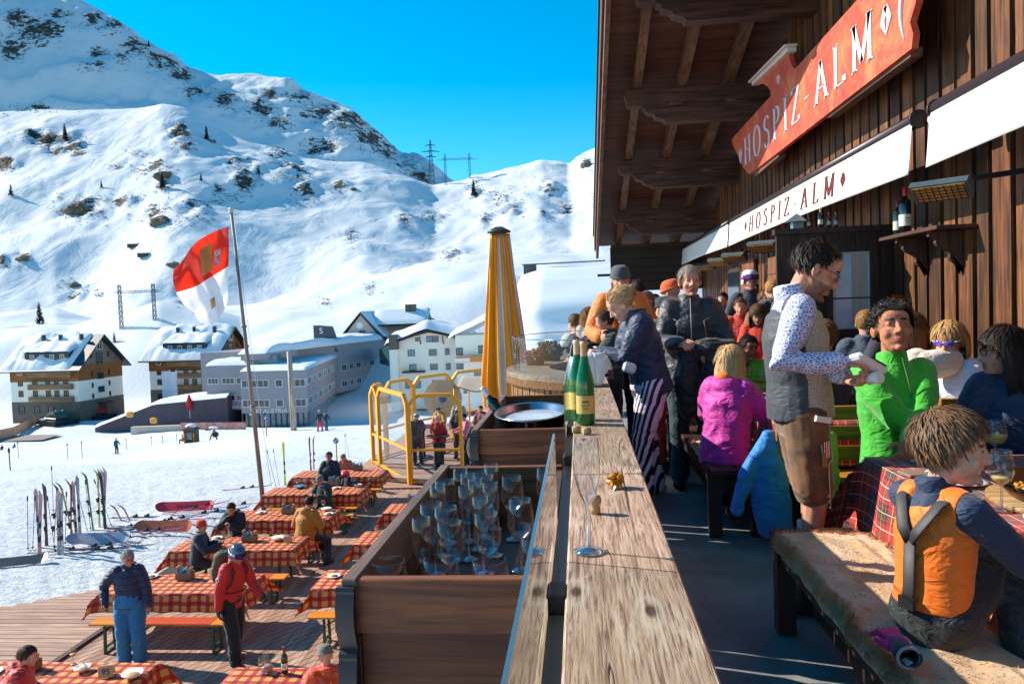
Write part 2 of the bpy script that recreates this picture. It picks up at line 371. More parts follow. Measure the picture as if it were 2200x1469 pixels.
def snowmat():
    t=NT('snow_and_rock'); at=t.n('ShaderNodeAttribute',attribute_name='rock')
    geo=t.n('ShaderNodeNewGeometry'); sep=t.n('ShaderNodeSeparateXYZ'); t.l(geo.outputs['Normal'],sep.inputs[0])
    sp=t.n('ShaderNodeSeparateXYZ'); t.l(geo.outputs['Position'],sp.inputs[0])
    n1=t.noise(.06,(1,1,1.6),12,.72,.4); n2=t.noise(.22,(1,1,2),10,.7)
    far=t.ramp(t.math('DIVIDE',sp.outputs[1],2000.0),[(.17,(0,0,0,1)),(.24,(1,1,1,1))])
    steep=t.math('SUBTRACT',1.0,sep.outputs[2])
    v=t.math('ADD',t.math('MULTIPLY',at.outputs['Fac'],.35),t.math('MULTIPLY',steep,.34))
    v=t.math('ADD',v,t.math('MULTIPLY',n1,1.0)); v=t.math('ADD',v,t.math('MULTIPLY',n2,.55))
    m=t.ramp(t.math('MULTIPLY',v,.5),[(.575,(0,0,0,1)),(.60,(1,1,1,1))]); m=t.math('MULTIPLY',m,far)
    rk=t.ramp(t.noise(.5,detail=8,rough=.75),[(.3,(.018,.02,.018,1)),(.5,(.07,.062,.05,1)),(.72,(.2,.165,.125,1))])
    sn=t.mix(t.noise(.02,detail=3),(.60,.63,.67,1),(.68,.70,.725,1))
    t.l(t.mix(m,sn,rk),t.bs.inputs['Base Color']); t.set(Roughness=.75)
    t.bs.inputs['Specular IOR Level'].default_value=.15
    # footprints and tracks near by, wind ripples farther off
    near=t.ramp(t.math('DIVIDE',sp.outputs[1],100.0),[(.25,(1,1,1,1)),(.9,(0,0,0,1))])
    t.bump(t.math('MULTIPLY',t.noise(3.2,(1,1.6,1),6,.65,1),near),.9,.16)
    t.bump(t.math('MULTIPLY',t.noise(.7,(1,1,1),5,.6),1.0),.35,.35)
    t.bump(t.math('MULTIPLY',t.noise(.035,(1,.6,1),7,.55,.8),far),.42,6.0)
    t.bump(t.math('MULTIPLY',n2,m),.8,5.0)
    return t.m
SNOWT=snowmat()
ter=mb.build('mountain_terrain',SNOWT,fix=False,kind='structure')
at=ter.data.attributes.new('rock','FLOAT','POINT'); at.data.foreach_set('value',np.array(rock,dtype=np.float32))
TB=BVHTree.FromPolygons([V(v) for v in vs],fs)
def hit(px,py,dmin=0):
    r=ray(px,py).normalized(); o=CAM+r*max(dmin,6.0/max(r.y,.1))
    h=TB.ray_cast(o,r,4000); return h[0]
def ground(x,y):
    h=TB.ray_cast(V((x,y,900)),V((0,0,-1)),2000); return h[0].z if h[0] else -5
SNOW=M('dcdfe3',.7,.04,3,.25,7,.05,spec=.2); SNOW.name='snow'
b=MB(); b.box((0,-60,-4.2),(400,130,.1)); b.build('snow_ground',SNOW,kind='structure')
# shrubs on the slopes: dwarf pines and bare bushes in the rocky patches
def clump(mb,p,s,n=9,mi=0,flat=.7):
    for _ in range(n):
        q=p+V((rnd.gauss(0,.5)*s,rnd.gauss(0,.5)*s,abs(rnd.gauss(0,.45))*s*flat)); d=V((rnd.gauss(0,1),rnd.gauss(0,1),rnd.uniform(.2,1.4))).normalized()*s*rnd.uniform(.25,.6); e=V((rnd.gauss(0,1),rnd.gauss(0,1),rnd.gauss(0,.5))).normalized()*s*.28
        mb.add([q-e,q+e,q+d],[(0,1,2)],mi)
DGREEN=M('26302a',.8,.5,2,0); BROWNB=M('54463c',.8,.4,2,0)
sb=MB(); cnt=0
for lst,n0,sz,dm in ((PATCH,26,1.7,0),(FARP,14,3.4,960)):
    for (x,y,rx,ry) in lst:
        for _ in range(int(n0*1.7*(rx*ry/900)**.6)+8):
            h=hit(x+rnd.gauss(0,.55)*rx,y+rnd.gauss(0,.5)*ry,dm)
            if h is None or h.y<170: continue
            s=min(sz,h.y/300*.9)*rnd.uniform(.5,1.25); clump(sb,h,s,rnd.randint(5,11),0 if rnd.random()<.6 else 1)
for _ in range(420):
    h=hit(rnd.uniform(0,1290),rnd.uniform(200,640))
    if h is None or h.y<200 or h.y>1000: continue
    clump(sb,h,rnd.uniform(.5,1.3)*h.y/600,rnd.randint(3,7),rnd.choice((0,1,1)))
sb.build('mountain_shrubs',[DGREEN,BROWNB],fix=False,kind='stuff',label='dwarf pine and bare bushes scattered over the snowy slopes',cat='shrubs')
# boulders
ROCK=M('8a7a68',.9,.6,.6,.8,1.5,.6,col2='3c3a36')
def boulder(px,py,s,label,fl=.7):
    h=hit(px,py)
    if h is None: return
    mb=MB(); seed=rnd.uniform(0,90); vs=[];
    bm=bmesh.new(); bmesh.ops.create_icosphere(bm,subdivisions=3,radius=1)
    for q in bm.verts:
        n=q.co.copy(); k=1+.45*noi(n.x*1.3+seed,n.y*1.3,n.z*1.3)+.2*noi(n.x*3.5+seed,n.y*3.5,n.z*3.5); q.co=V((n.x*k*1.3,n.y*k,n.z*k*fl))*s
    vv=[q.co.copy() for q in bm.verts]; ff=[[q.index for q in f.verts] for f in bm.faces]; bm.free()
    mb.add(vv,ff); mb.build('rock_outcrop',ROCK,label=label,cat='rock',group='rocks on the slope').location=h
for i,(x,y,s,l) in enumerate([(165,452,9,'brown slanting rock outcrop at the lower left of the big rocky slope'),(50,557,3.6,'dark boulder on snow at the left edge below the slope'),(350,378,6,'pale brown rock outcrop high in the middle of the slope'),(345,478,7,'brown rock band among bushes above the flag'),(372,570,3.4,'dark rock right beside the flag tip'),(162,614,3.5,'low dark rock above the snowy hollow behind the left chalet'),(1262,356,5,'rock face near the roof edge on the skyline ridge'),(395,290,5,'dark rock just below the bright crest'),(455,305,3.5,'small brown rock under a lone spruce'),(760,408,3,'small rock right of the rocky slope'),(98,300,5,'rock patch among dwarf pines near the left spruce')]):
    boulder(x,y,s,l)
# huts
HUT=wood('6a5a4a','463a30','x')
for x,y,l in ((286,531,'small dark hay hut, upper one of the pair on the open slope'),(308,551,'small dark hay hut, lower and larger one of the pair on the slope')):
    h=hit(x,y); e=empty('hut',h-V((0,0,.6)),.2,l,'hut','huts on the slope'); b=MB(); b.box((0,0,1.5),(7.5,4,3)); b.build('wall',HUT,e); b=MB(); b.prism([(-2.4,2.95),(2.4,2.95),(0,4.1)],'x',(-4.2,4.2)); b.build('roof',SNOW,e)
# spruces
NEED=M('1d2a22',.85,.5,3,0); BARK=M('3b2e25',.9,.4,4,.3)
def spruce(p,h,label,group='lone spruces on the slopes'):
    e=empty('spruce_tree',p,rnd.uniform(0,6),label,'tree',group)
    t=MB(); t.tube([(0,0,-.5),(0,0,h*.96)],[h*.025,h*.004],6); t.build('trunk',BARK,e)
    c=MB(); L=int(14+h)
    for k in range(L):
        f=k/L; z=h*(.1+.88*f); rr=h*.21*(1-f)**.85*rnd.uniform(.75,1.2)+.05*h*.2
        for _ in range(9):
            a=rnd.uniform(0,2*PI); r=rr*rnd.uniform(.6,1.1); d=V((math.cos(a),math.sin(a),0)); s=V((-d.y,d.x,0))*h*.035
            c.add([d*r*.1+V((0,0,z)),d*r*.75+s+V((0,0,z-r*.3)),d*r+V((0,0,z-r*.5)),d*r*.75-s+V((0,0,z-r*.3))],[(0,1,2,3)])
            if rnd.random()<.5: c.add([d*r*.8-s*1.3+V((0,0,z-r*.35)),d*r*.8+s*1.3+V((0,0,z-r*.35)),d*r*1.05+V((0,0,z-r*.9))],[(0,1,2)])
    c.build('crown',NEED,e,fix=False)
SPR=[(140,300,268,'tall dark spruce at the upper left of the slope under the crest'),(444,300,272,'spruce just below the bright crest in the middle'),(349,404,372,'thin spruce on the rock ledge in the middle of the slope'),(24,420,396,'spruce at the left edge halfway up the slope'),(218,403,387,'small lone spruce left of the rock ledge'),(1018,420,388,'round dark spruce on the slope under the double pylon'),(86,696,650,'lone spruce on the snowy hump behind the left chalet'),(246,735,712,'spruce right beside the gable of the left chalet'),(432,388,372,'tiny spruce right of the rock ledge'),(640,383,370,'tiny spruce below the far ridge'),(320,100,86,'dark spruce on the skyline of the high mountain')]
for x,y,y2,l in SPR:
    h=hit(x,y)
    if h: spruce(h,abs((y-y2)/F*h.y)*1.15,l)
# pylons
STEEL=M('5d6f7c',.55,.2,4,0,metal=.6)
def lattice(mb,base,top,wb,wt,n,r):
    for k in range(n):
        f0,f1=k/n,(k+1)/n; z0=base.z+(top.z-base.z)*f0; z1=base.z+(top.z-base.z)*f1; w0=wb+(wt-wb)*f0; w1=wb+(wt-wb)*f1
        c0=[base+V((sx*w0,sy*w0,z0-base.z)) for sx,sy in((-1,-1),(1,-1),(1,1),(-1,1))]; c1=[base+V((sx*w1,sy*w1,z1-base.z)) for sx,sy in((-1,-1),(1,-1),(1,1),(-1,1))]
        for i in range(4): mb.bar(c0[i],c1[i],r,r); mb.bar(c0[i],c1[(i+1)%4],r*.7,r*.7); mb.bar(c0[i],c0[(i+1)%4],r*.7,r*.7)
def pylon(px,py,py2,label,kind):
    h=hit(px,py); H=(py-py2)/F*h.y; e=empty('power_pylon',h,.15,label,'pylon','power pylons'); r=H*.012
    if kind=='mast':
        b=MB(); lattice(b,V((0,0,-2)),V((0,0,H)),H*.07,H*.008,9,r); b.build('mast',STEEL,e)
        b=MB()
        for z,w in((.62,.13),(.74,.2),(.88,.12)):
            for s in(-1,1): b.bar((0,0,H*z+r),(s*H*w,0,H*z),r*1.2,r*1.2); b.bar((0,0,H*z+H*.03),(s*H*w,0,H*z),r*.8,r*.8)
        b.build('crossarm',STEEL,e)
    else:
        s=H*.42
        for k in(-1,1): b=MB(); lattice(b,V((k*s,0,-2)),V((k*s,0,H)),H*.035,H*.03,9,r*.9); b.build('mast',STEEL,e)
        b=MB(); lb=[V((-s*1.7,0,H*.78)),V((s*1.7,0,H*.78))]; up=V((0,0,H*.05))
        b.bar(*lb,r,r); b.bar(lb[0]+V((s*.4,0,0))+up,lb[1]-V((s*.4,0,0))+up,r,r)
        for k in range(12): x=-s*1.3+k*s*2.6/12; b.bar((x,0,H*.78),(x+s*.11,0,H*.83),r*.7,r*.7); b.bar((x+s*.11,0,H*.83),(x+s*.22,0,H*.78),r*.7,r*.7)
        b.build('crossarm',STEEL,e)
pylon(928,397,302,'tall single lattice pylon with three crossarms on the skyline','mast')
pylon(984,392,330,'twin mast pylon with one crossbeam on the skyline','twin')
pylon(297,694,606,'twin mast pylon with one crossbeam on the slope behind the chalets','twin')
# ================================================================ far buildings
SHN=('hotel_building','terrace_wall','garage_building','white_hotel','guest_house','gabled_house')
GLASSD=M('31404c',.12,.5,.35,0,metal=.0,col2='11161c',spec=.9); WHITEF=M('e8e6e2',.5,.05,2,0)
PLW=M('f4ead9',.8,.06,.5,.1,8,.01); ORW=wood('b4702c','8f531d','x',fine=3,bump=.2,blot=.3,dark='6b3c16'); GRW=wood('a08a78','7c6a5c','x',fine=3,bump=.2,blot=.3)
BALC=wood('b48d66','957050','x',fine=3,bump=.2,blot=.3); ROOFD=M('20343c',.45,.2,1,.1,3,.02); BASE=M('6f6458',.85,.2,.6,.2,4,.02); BRN=M('4d2f22',.7,.3,1,.1)
def windows(parent,rects,frame=WHITEF,glass=GLASSD,M4=None,fr=.09,mull=1,name='window'):
    """rects (x,z,w,h) on local plane y=0 (outside = -y)"""
    for x,z,w,h in rects:
        b=MB(); d=.10
        b.box((x,-d/2,z+h/2-fr/2),(w,d,fr)).box((x,-d/2,z-h/2+fr/2),(w,d,fr)).box((x-w/2+fr/2,-d/2,z),(fr,d,h-2*fr)).box((x+w/2-fr/2,-d/2,z),(fr,d,h-2*fr))
        for k in range(1,mull+1): b.box((x-w/2+w*k/(mull+1),-d*.35,z),(fr*.7,d*.6,h-2*fr))
        if M4: b.v=[tuple(M4@V(v)) for v in b.v]
        o=b.build(name,frame,parent); g=MB(); g.box((x,-.015,z),(w-2*fr,.03,h-2*fr))
        if M4: g.v=[tuple(M4@V(v)) for v in g.v]
        g.build('pane',glass,o)
def chalet(C,rz,label,zb,variant=0):
    e=empty('chalet',(C[0],C[1],C[2]),rz,label,'chalet','timber topped chalets in the valley'); L,W=17.6,13.0; Hh=11.7; ap=6.2
    b=MB(); b.box((-L/2,W/2,1.2),(L+.1,W+.1,5.4)); b.build('basement_wall',BASE,e)
    b=MB(); b.box((-L/2,W/2,(3.9+8.3)/2),(L,W,4.6)); b.build('wall',PLW,e)
    b=MB(); b.box((-L/2,W/2,(8.2+Hh)/2+.05),(L+.12,W+.12,Hh-8.3)); b.build('timber_wall',ORW,e)
    b=MB(); b.prism([(-.05,Hh),(W+.05,Hh),(W/2,Hh+ap-.3)],'x',(-L,.06)); b.build('gable',GRW if variant==0 else ORW,e)
    # roof slab with overhang
    ov=1.3; sl=ap/(W/2)
    def rf(t0,t1,x0,x1,ins=0):
        return [(-ov,Hh-ov*sl+t0),(W/2,Hh+ap+t0),(W+ov,Hh-ov*sl+t0),(W+ov,Hh-ov*sl+t1),(W/2,Hh+ap+t1),(-ov,Hh-ov*sl+t1)],'x',(x0,x1)
    b=MB(); b.prism(*rf(0,.28,-L-2,1.6)); r=b.build('roof',ROOFD,e)
    # dormer shed
    b=MB(); b.prism([(.6,Hh+.9),(.6,Hh+2.9),(4.2,Hh+4.4),(4.2,Hh+3)],'x',(-L*.8,-2.6)); dm=b.build('dormer',ROOFD,r)
    M4=Matrix.Translation((0,.6,0)); windows(dm,[(-L*.8+2+k*2.6,Hh+1.9,1.1,1.1) for k in range(4)],M4=M4)
    # snow on the roof: thick uneven sheet
    def sn(x0,x1,v0,v1,seed,th=.9):
        def fn(u,v):
            x=x0+(x1-x0)*u; t=v0+(v1-v0)*v; s=W/2-abs(t)*(W/2+ov); y=W/2+ (t)*(W/2+ov) ; zz=Hh+ap+.28-abs(t)*(ap+ov*sl)
            edge=min(1,8*u,8*(1-u),9*v,9*(1-v)); k=th*(.75+.9*noi(x*.25+seed,y*.3)+.4*noi(x*.8,y*.8,seed))*math.sqrt(max(0,edge))
            return V((x,y,zz+max(0,k)))
        q=MB(); q.grid(fn,40,26); return q
    s=sn(-L-1.95,1.2-(2.5 if variant==0 else 0),-.98,.5,C[0],1.1 if variant else 1.0); s.build('roof_snow',SNOW,e,fix=False)
    def fd(u,v):
        x=-L*.8-.3+(L*.8-2.6+.6)*u; y=.35+4.2*v; z=Hh+2.9+(y-.6)*.42; ed=min(1,7*u,7*(1-u),5*v+.2)
        return V((x,y,z+(.75+.4*noi(x*.4,y*.4,3))*math.sqrt(max(0,ed))))
    q=MB(); q.grid(fd,30,12); q.build('roof_snow',SNOW,e,fix=False)
    for x in (-3.0,-8.5,-13): b=MB(); b.box((x,W/2-1.6,Hh+ap-.6),(.6,.6,2.2)); b.build('chimney',ROOFD,r)
    # balconies
    for z in (4.0,6.7,9.4):
        b=MB(); b.box((-L*.42+.6,-.75,z+.55),(11.2,.12,1.15)).box((-L*.42+.6,-.4,z),(11.2,.8,.14)).box((-L*.42+.6-5.55,-.4,z+.55),(.1,.75,1.1)).box((-L*.42+.6+5.55,-.4,z+.55),(.1,.75,1.1)); b.build('balcony',BALC,e)
    dk=MB()
    for z in (5.7,8.4-.35): windows(e,[(x,z,1.2,1.35) for x in (-15,-11.2,-7.8,-5.6,-3.2)],frame=BRN)
    windows(e,[(x,10.4,1.2,1.25) for x in (-15,-11.2,-7.8,-5.6,-3.2)],M4=Matrix.Translation((0,-.06,0)))
    windows(e,[(x,2.2,1.4,1.6) for x in (-15,-11,-7.4)],frame=BRN,M4=Matrix.Translation((0,-.06,0)))
    Mg=Matrix.Translation((.06,0,0))@Matrix.Rotation(PI/2,4,'Z')
    windows(e,[(6.5,Hh+ap-2.4,1.7,1.5)],M4=Mg); windows(e,[(6.3,Hh+1.2,1.7,2.4),(3.9,Hh+1.9,.5,1.2),(8.9,Hh+1.9,.5,1.2),(3.9,9.5,.5,1.3),(8.9,9.5,.5,1.3),(6.3,8.9,1.8,1.4)],frame=BRN,M4=Mg)
    windows(e,[(3.9,7,.45,1.1),(8.9,7,.45,1.1),(6.4,5.9,1.8,1.3),(3.9,4.6,.45,1.1),(8.9,4.6,.45,1.1)],frame=BRN,M4=Matrix.Translation((.01,0,0))@Matrix.Rotation(PI/2,4,'Z'))
    b=MB(); b.box((.8,6.5,2.9),(1.6,3.2,.25)).box((.05,6.5,1.3),(.2,2,2.6)); b.build('porch',BRN,e)
    return e
C1=V((-108,160,-20.5+CAMZ)); C1=V((*fx(C1.x,C1.y),C1.z)); chalet(C1,R(-7.5),'timber topped chalet with grey brown gable at the far left',0,0)
C2=V((-84.3,172,-20+CAMZ)); C2=V((*fx(C2.x,C2.y),C2.z)); chalet(C2,R(-7.5),'timber topped chalet half hidden behind the grey modern building',0,1)
# grey modern building -------------------------------------------------
GREYC=M('938d93',.6,.1,.4,.25,1.2,.02,stretch=(1,1,6)); GREYD=M('504d55',.6,.2,.4,.1); CONC=M('a29a90',.85,.12,1,.2,6,.02)
CURT=M('7d98a0',.15,.5,.6,0,col2='3a474e',spec=.8)
e=empty('hotel_building',(0,0,0),0,'grey clad modern hotel building with SKI AUSTRIA on its front','building')
def poly(mb,pts,z0,z1): return mb.prism([(p[0],p[1]) for p in pts],'z',(z0+CAMZ,z1+CAMZ))
K=V((-52,141));LB=V((-58.9,180.8)); U=V((-63.6,157)); UE=V((-53,211)); KL=V((-65.5,143))
b=MB(); poly(b,[KL,K,LB,(-70,184)],-18.3,-10.2); b.build('front_block',GREYC,e)
b=MB(); poly(b,[U,UE,(-70,216),(-82,161)],-19,-7.1); b.build('rear_block',GREYC,e)
LW=[V((-75.5,150)),V((-65.6,148)),V((-64,165)),V((-74,167))]
b=MB(); poly(b,LW,-18.2,-9.3); b.build('left_block',GREYC,e)
b=MB(); poly(b,[(KL[0]+.5,KL[1]+.4),(K[0]-.4,K[1]+.4),(-58.9,178),(-66,178)],-22.5,-18.3); b.build('ground_floor',CURT,e)
for k in range(13):
    p=KL.lerp(K,k/12); b=MB(); b.box((p[0],p[1]+.25,-20.2+CAMZ),(.14,.2,4.2)); b.build('mullion',GREYD,e)
def facade(A,B,z,out=0):
    """matrix: local x from A to B, y inward, z up"""
    x=(V((B[0],B[1],0))-V((A[0],A[1],0))).normalized(); y=V((-x.y,x.x,0)); m=Matrix((x,y,V((0,0,1)))).transposed().to_4x4(); m.translation=V((A[0],A[1],z+CAMZ)); return m
fm=facade(KL,K,0)
for z in(-12.6,-16.4):
    windows(e,[(3.1,z,5.6,1.45)],M4=fm,mull=4); windows(e,[(8.0,z,1.5,1.45)],M4=fm,mull=0); windows(e,[(11.8,z,3.2,1.45)],M4=fm,mull=2)
fs2=facade(K,LB,0)
for z in(-12.4,-16.2): windows(e,[(2.2+k*6.0,z,(4.2,3,3.6,3)[k%4],1.45) for k in range(6)],M4=fs2,mull=2)
fl=facade(LW[0],LW[1],0)
for z in(-12.4,-15.8): windows(e,[(1.6,z,2.4,1.25),(5.0,z,2.8,1.25),(8.2,z,2.8,1.25)],M4=fl,mull=2)
fu=facade(U,UE,0)
for z in(-13.0,-17.0): windows(e,[(27+k*3.7,z,(2.6,1.9)[k%2],1.5) for k in range(8)],M4=fu,mull=1)
# recessed glazed top floor terrace
b=MB(); poly(b,[(-66.5,149.5),(-61,149.5),(-61.5,158),(-66.5,158)],-10.2,-7.6); b.build('glazed_room',CURT,e)
b=MB(); poly(b,[(-67.5,148.2),(-62.2,148.2),(-60,158),(-67.5,158)],-8.4,-7.1); b.build('roof_fascia',GREYC,e)
# glass bridge and links
b=MB(); poly(b,[(-52.9,196),(-41,170),(-40,172),(-52,198)],-13.2,-9.3); b.build('glass_bridge',M('3f6a60',.2,.4,.8,0,col2='1e3a36'),e)
def snowslab(name,pts,z,th,parent,seed=0,n=36):
    """thick rounded snow over a quad roof (4 points)"""
    a,b_,c,d=[V((p[0],p[1],0)) for p in pts]
    def fn(u,v):
        p=a.lerp(b_,u).lerp(d.lerp(c,u),v); ed=min(1,9*u,9*(1-u),9*v,9*(1-v)); return V((p.x,p.y,z+CAMZ+th*math.sqrt(max(0,ed))*(1+.35*noi(p.x*.12+seed,p.y*.12)+.12*noi(p.x*.5,p.y*.5,seed))-.05))
    q=MB(); q.grid(fn,n,n); return q.build(name,SNOW,parent,fix=False)
snowslab('roof_snow',[KL,K,LB,(-70,184)],-10.2,1.0,e,3); snowslab('roof_snow',[(-68,148),U+V((1.4,-9)),UE,(-70,216)],-7.1,1.7,e,5); snowslab('roof_snow',LW,-9.3,1.2,e,9)
# lettering
for s,x,z,sc,sx in(('SKI AUSTRIA',4.4,-18.9,1.5,.85),):
    pass
text_on('S',2.5,fm@Matrix.Translation((2.0,-.12,-19.0+1.1-CAMZ+CAMZ))@Matrix.Rotation(PI/2,4,'X'),WHITEF,e,extr=.05,shear=.3)
text_on('KI AUSTRIA',1.25,fm@Matrix.Translation((6.2,-.12,-18.0+.1))@Matrix.Rotation(PI/2,4,'X'),WHITEF,e,extr=.05,shear=.2)
text_on('TERRASSE  BAR',.6,fl@Matrix.Translation((6.6,-.12,-17.7))@Matrix.Rotation(PI/2,4,'X'),WHITEF,e,extr=.05)
# terrace retaining wall & red seats
ew=empty('terrace_wall',(0,0,0),0,'concrete terrace wall with striped windbreak in front of the grey building','wall')
b=MB(); b.bar((-76,138.5,-21.3+CAMZ),(-56,135.5,-21.6+CAMZ),.5,1.5); b.build('concrete_wall',CONC,ew)
b=MB(); b.bar((-75,138.7,-19.7+CAMZ),(-62,136.7,-19.8+CAMZ),.1,1.3); b.build('windbreak',M('d8a894',.7,.5,1.2,0,col2='b8554a'),ew)
# low dark wing with snow roof
e2=empty('garage_building',(0,0,0),0,'low dark sloping wing with a snow roof left of the grey building','building')
A0=P(283,885,150);
b=MB(); x0,x1=-87.5,-70; y=147
b.prism([(x0-9,-20.6+CAMZ),(x0-9,-21.5+CAMZ),(x1,-21.5+CAMZ),(x1,-15.5+CAMZ),(x0+3,-16.4+CAMZ)],'y',(y,y+12)); b.build('wall',M('5a4d56',.7,.2,.5,.1),e2)
def fn(u,v):
    x=x0-9+(x1-x0+9)*u; zz=np.interp(x,[x0-9,x0+3,x1],[-20.6,-16.4,-15.5]); return V((x,y-.4+13*v,zz+CAMZ+.8*math.sqrt(min(1,6*v,6*(1-v)) if 0<v<1 else 0)*(1+.3*noi(x*.3,v*3))+.02))
q=MB(); q.grid(fn,30,14); q.build('roof_snow',SNOW,e2,fix=False)
text_on('TIROLER ALPE',.7,Matrix.Translation((x1-5,y-.06,-18+CAMZ))@Matrix.Rotation(PI/2,4,'X'),WHITEF,e2,extr=.03) if False else None
b=MB(); b.box((x1-8,y-6,-20.6+CAMZ),(15,1,1.6)); q_=b.build('terrace_parapet',M('cdb9a6',.8,.1,1,.1)); q_.data.transform(Matrix(((1,0,0,0),(.0902,1.003,0,0),(0,0,1,0),(0,0,0,1)))); tag(q_,'pale parapet of the sun terrace before the dark wing','wall')
# white hotel ------------------------------------------------------------
e=empty('white_hotel',(0,0,0),0,'white four storey hotel with a shallow snowy gable roof','building'); d0=157
def X(px,d=d0): return (px-1245-3)/F*d
def Zp(px,py,d=d0): return -(py-(657+.037*(1245-px)))/F*d+CAMZ
xa,xb=X(851),X(980); zt=Zp(864,733); zap=Zp(925,712); zg=-20.5+CAMZ; xm=X(922)
b=MB(); b.prism([(xa,zg),(xb,zg),(xb,zt+.5),(xm,zap-.2),(xa,zt)],'y',(d0,d0+16)); b.build('wall',PLW,e)
b=MB(); b.box(((X(843)+X(860))/2,d0-.8,(zg+Zp(850,750))/2),(X(860)-X(843),2.4,Zp(850,750)-zg)); b.build('stair_tower',PLW,e)
b=MB(); b.box(((X(843)+X(859))/2,d0-.8,(Zp(850,718)+Zp(850,750))/2),(1.7,2.3,Zp(850,718)-Zp(850,750))); b.build('chimney',BASE,e)
def rfn(u,v):
    x=xa-2+(xb-xa+4.5)*u; zz=np.interp(x,[xa-2,xm,xb+2.5],[zt-.9,zap+.2,zt-.2]); return V((x,d0-1.6+19*v,zz+ (2.2*math.sqrt(max(0,min(1,10*u,10*(1-u),8*v+.05,8*(1-v))))*(1+.3*noi(x*.25,v*4)))))
q=MB(); q.grid(rfn,40,20); q.build('roof_snow',SNOW,e,fix=False)
b=MB(); b.prism([(xa-2,zt-1.0),(xm,zap+.05),(xb+2.5,zt-.3),(xb+2.5,zt+.05),(xm,zap+.4),(xa-2,zt-.65)],'y',(d0-1.5,d0+17)); b.build('roof',BRN,e)
ws=[(925,728,1.3,1.3),(938,728,1.3,1.3),(885,758,1.5,1.4),(931,757,1.6,1.4),(962,755,1.0,1.4),(887,789,1.5,1.4),(932,788,1.6,1.3),(963,787,1.0,1.4),(877,826,1.5,1.6),(895,826,1.5,1.6),(936,824,1.7,1.5),(962,818,1.0,1.2),(988,757,1.5,1.5),(898,729,.7,.8),(966,726,.7,.8)]
windows(e,[(X(px),Zp(px,py),w_,h_) for px,py,w_,h_ in ws if px<980],frame=GREYD,M4=Matrix.Translation((0,d0,0)),glass=CURT)
b=MB(); b.box((X(890),d0-.7,Zp(890,798)),(4.6,1.4,.35)); b.build('canopy',BRN,e)
for a_ in (906,955): b=MB(); b.bar((X(a_),d0-.15,Zp(a_,738)),(X(a_),d0-1.2,Zp(a_,722)),.2,.2); b.build('bracket',BRN,e)
# right part with orange balcony
e=empty('guest_house',(0,0,0),0,'cream guest house with orange banner balcony under a thick snow roof','building'); d1=150
xa,xb=X(980,d1),X(1060,d1)
b=MB(); b.box(((xa+xb)/2,d1+7,(zg+Zp(1000,720,d1))/2),(xb-xa,14,Zp(1000,720,d1)-zg)); b.build('wall',PLW,e)
def rfn2(u,v):
    x=xa-1.5+(xb-xa+6)*u; zz=np.interp(x,[xa-1.5,X(1075,d1)],[Zp(975,724,d1),Zp(1045,672,d1)]); return V((x,d1-1.5+17*v,zz+1.6*math.sqrt(max(0,min(1,6*u,6*(1-u),7*v+.05,7*(1-v))))*(1+.25*noi(x*.3,v*4,4))-.6))
q=MB(); q.grid(rfn2,36,18); q.build('roof_snow',SNOW,e,fix=False)
b=MB(); b.box(((xa+xb)/2,d1-.8,Zp(1010,770,d1)),(xb-xa-.4,1.5,1.2)); bl=b.build('balcony',M('e08a3c',.6,.15,1,0),e)
b=MB(); b.box((X(996,d1),d1-1.6,Zp(1000,772,d1)),(3.1,.1,.75)); b.build('banner',WHITEF,bl)
windows(e,[(X(988,d1),Zp(988,755,d1),1.4,1.5),(X(1035,d1),Zp(1035,750,d1),1.2,1.6),(X(988,d1),Zp(988,787,d1),1.4,1.2),(X(1025,d1),Zp(1025,800,d1),1.4,1.4),(X(1000,d1),Zp(1000,835,d1),1.2,1.9)],frame=GREYD,M4=Matrix.Translation((0,d1,0)),glass=CURT)
# beige house behind
e=empty('gabled_house',(0,0,0),0,'beige gabled house with round attic window behind the grey building','house'); d2=205
xa,xb,xm=X(733,d2),X(826,d2),X(780,d2); zt=Zp(735,728,d2); za=Zp(780,674,d2)
b=MB(); b.prism([(xa+1,-19),(xb-1,-19),(xb-1,zt+.4),(xm,za-.3),(xa+1,zt+.4)],'y',(d2,d2+14)); b.build('wall',M('cdb4a4',.8,.08,.4,.1),e)
RH=V((X(870,d2+14)-xm,16,0))
b=MB(); b.prism([(xa-.6,zt-.8),(xm,za),(xb+.6,zt-.8),(xb+.6,zt-.35),(xm,za+.45),(xa-.6,zt-.35)],'y',(d2-.7,d2+15)); rf_=b.build('roof',ROOFD,e)
q=MB(); q.grid(lambda u,v:V((xm+(xb-xm+.4)*v,d2-.2+15*u,za+.45+(zt-.35-za-.45)*v+.5*math.sqrt(max(0,min(1,6*u,6*(1-u),5*v+.3,8*(1-v)))))),16,14); q.build('roof_snow',SNOW,e,fix=False)
q=MB(); q.grid(lambda u,v:V((xm-(xm-xa+.4)*v,d2-.2+15*u,za+.45+(zt-.35-za-.45)*v+.5*math.sqrt(max(0,min(1,6*u,6*(1-u),5*v+.3,8*(1-v)))))),16,14); q.build('roof_snow',SNOW,e,fix=False)
b=MB(); b.prism([(d2+3.5,za-3.6),(d2+14,za-3.6),(d2+9,za+.35)],'x',(xm+2,xm+17)); b.build('rear_roof',ROOFD,e)
q=MB(); q.grid(lambda u,v:V((xm+1.6+15.8*u,d2+3.2+6*v,za-3.4+4.2*v+.6*math.sqrt(max(0,min(1,6*u,6*(1-u),5*v+.1,9*(1-v)+.3))))),24,12); q.build('roof_snow',SNOW,e,fix=False)
for px in(868,880): b=MB(); b.box((X(px,d2),d2+8,za+.9),(1.4,1.4,2.6)); b.build('chimney',BASE,rf_)
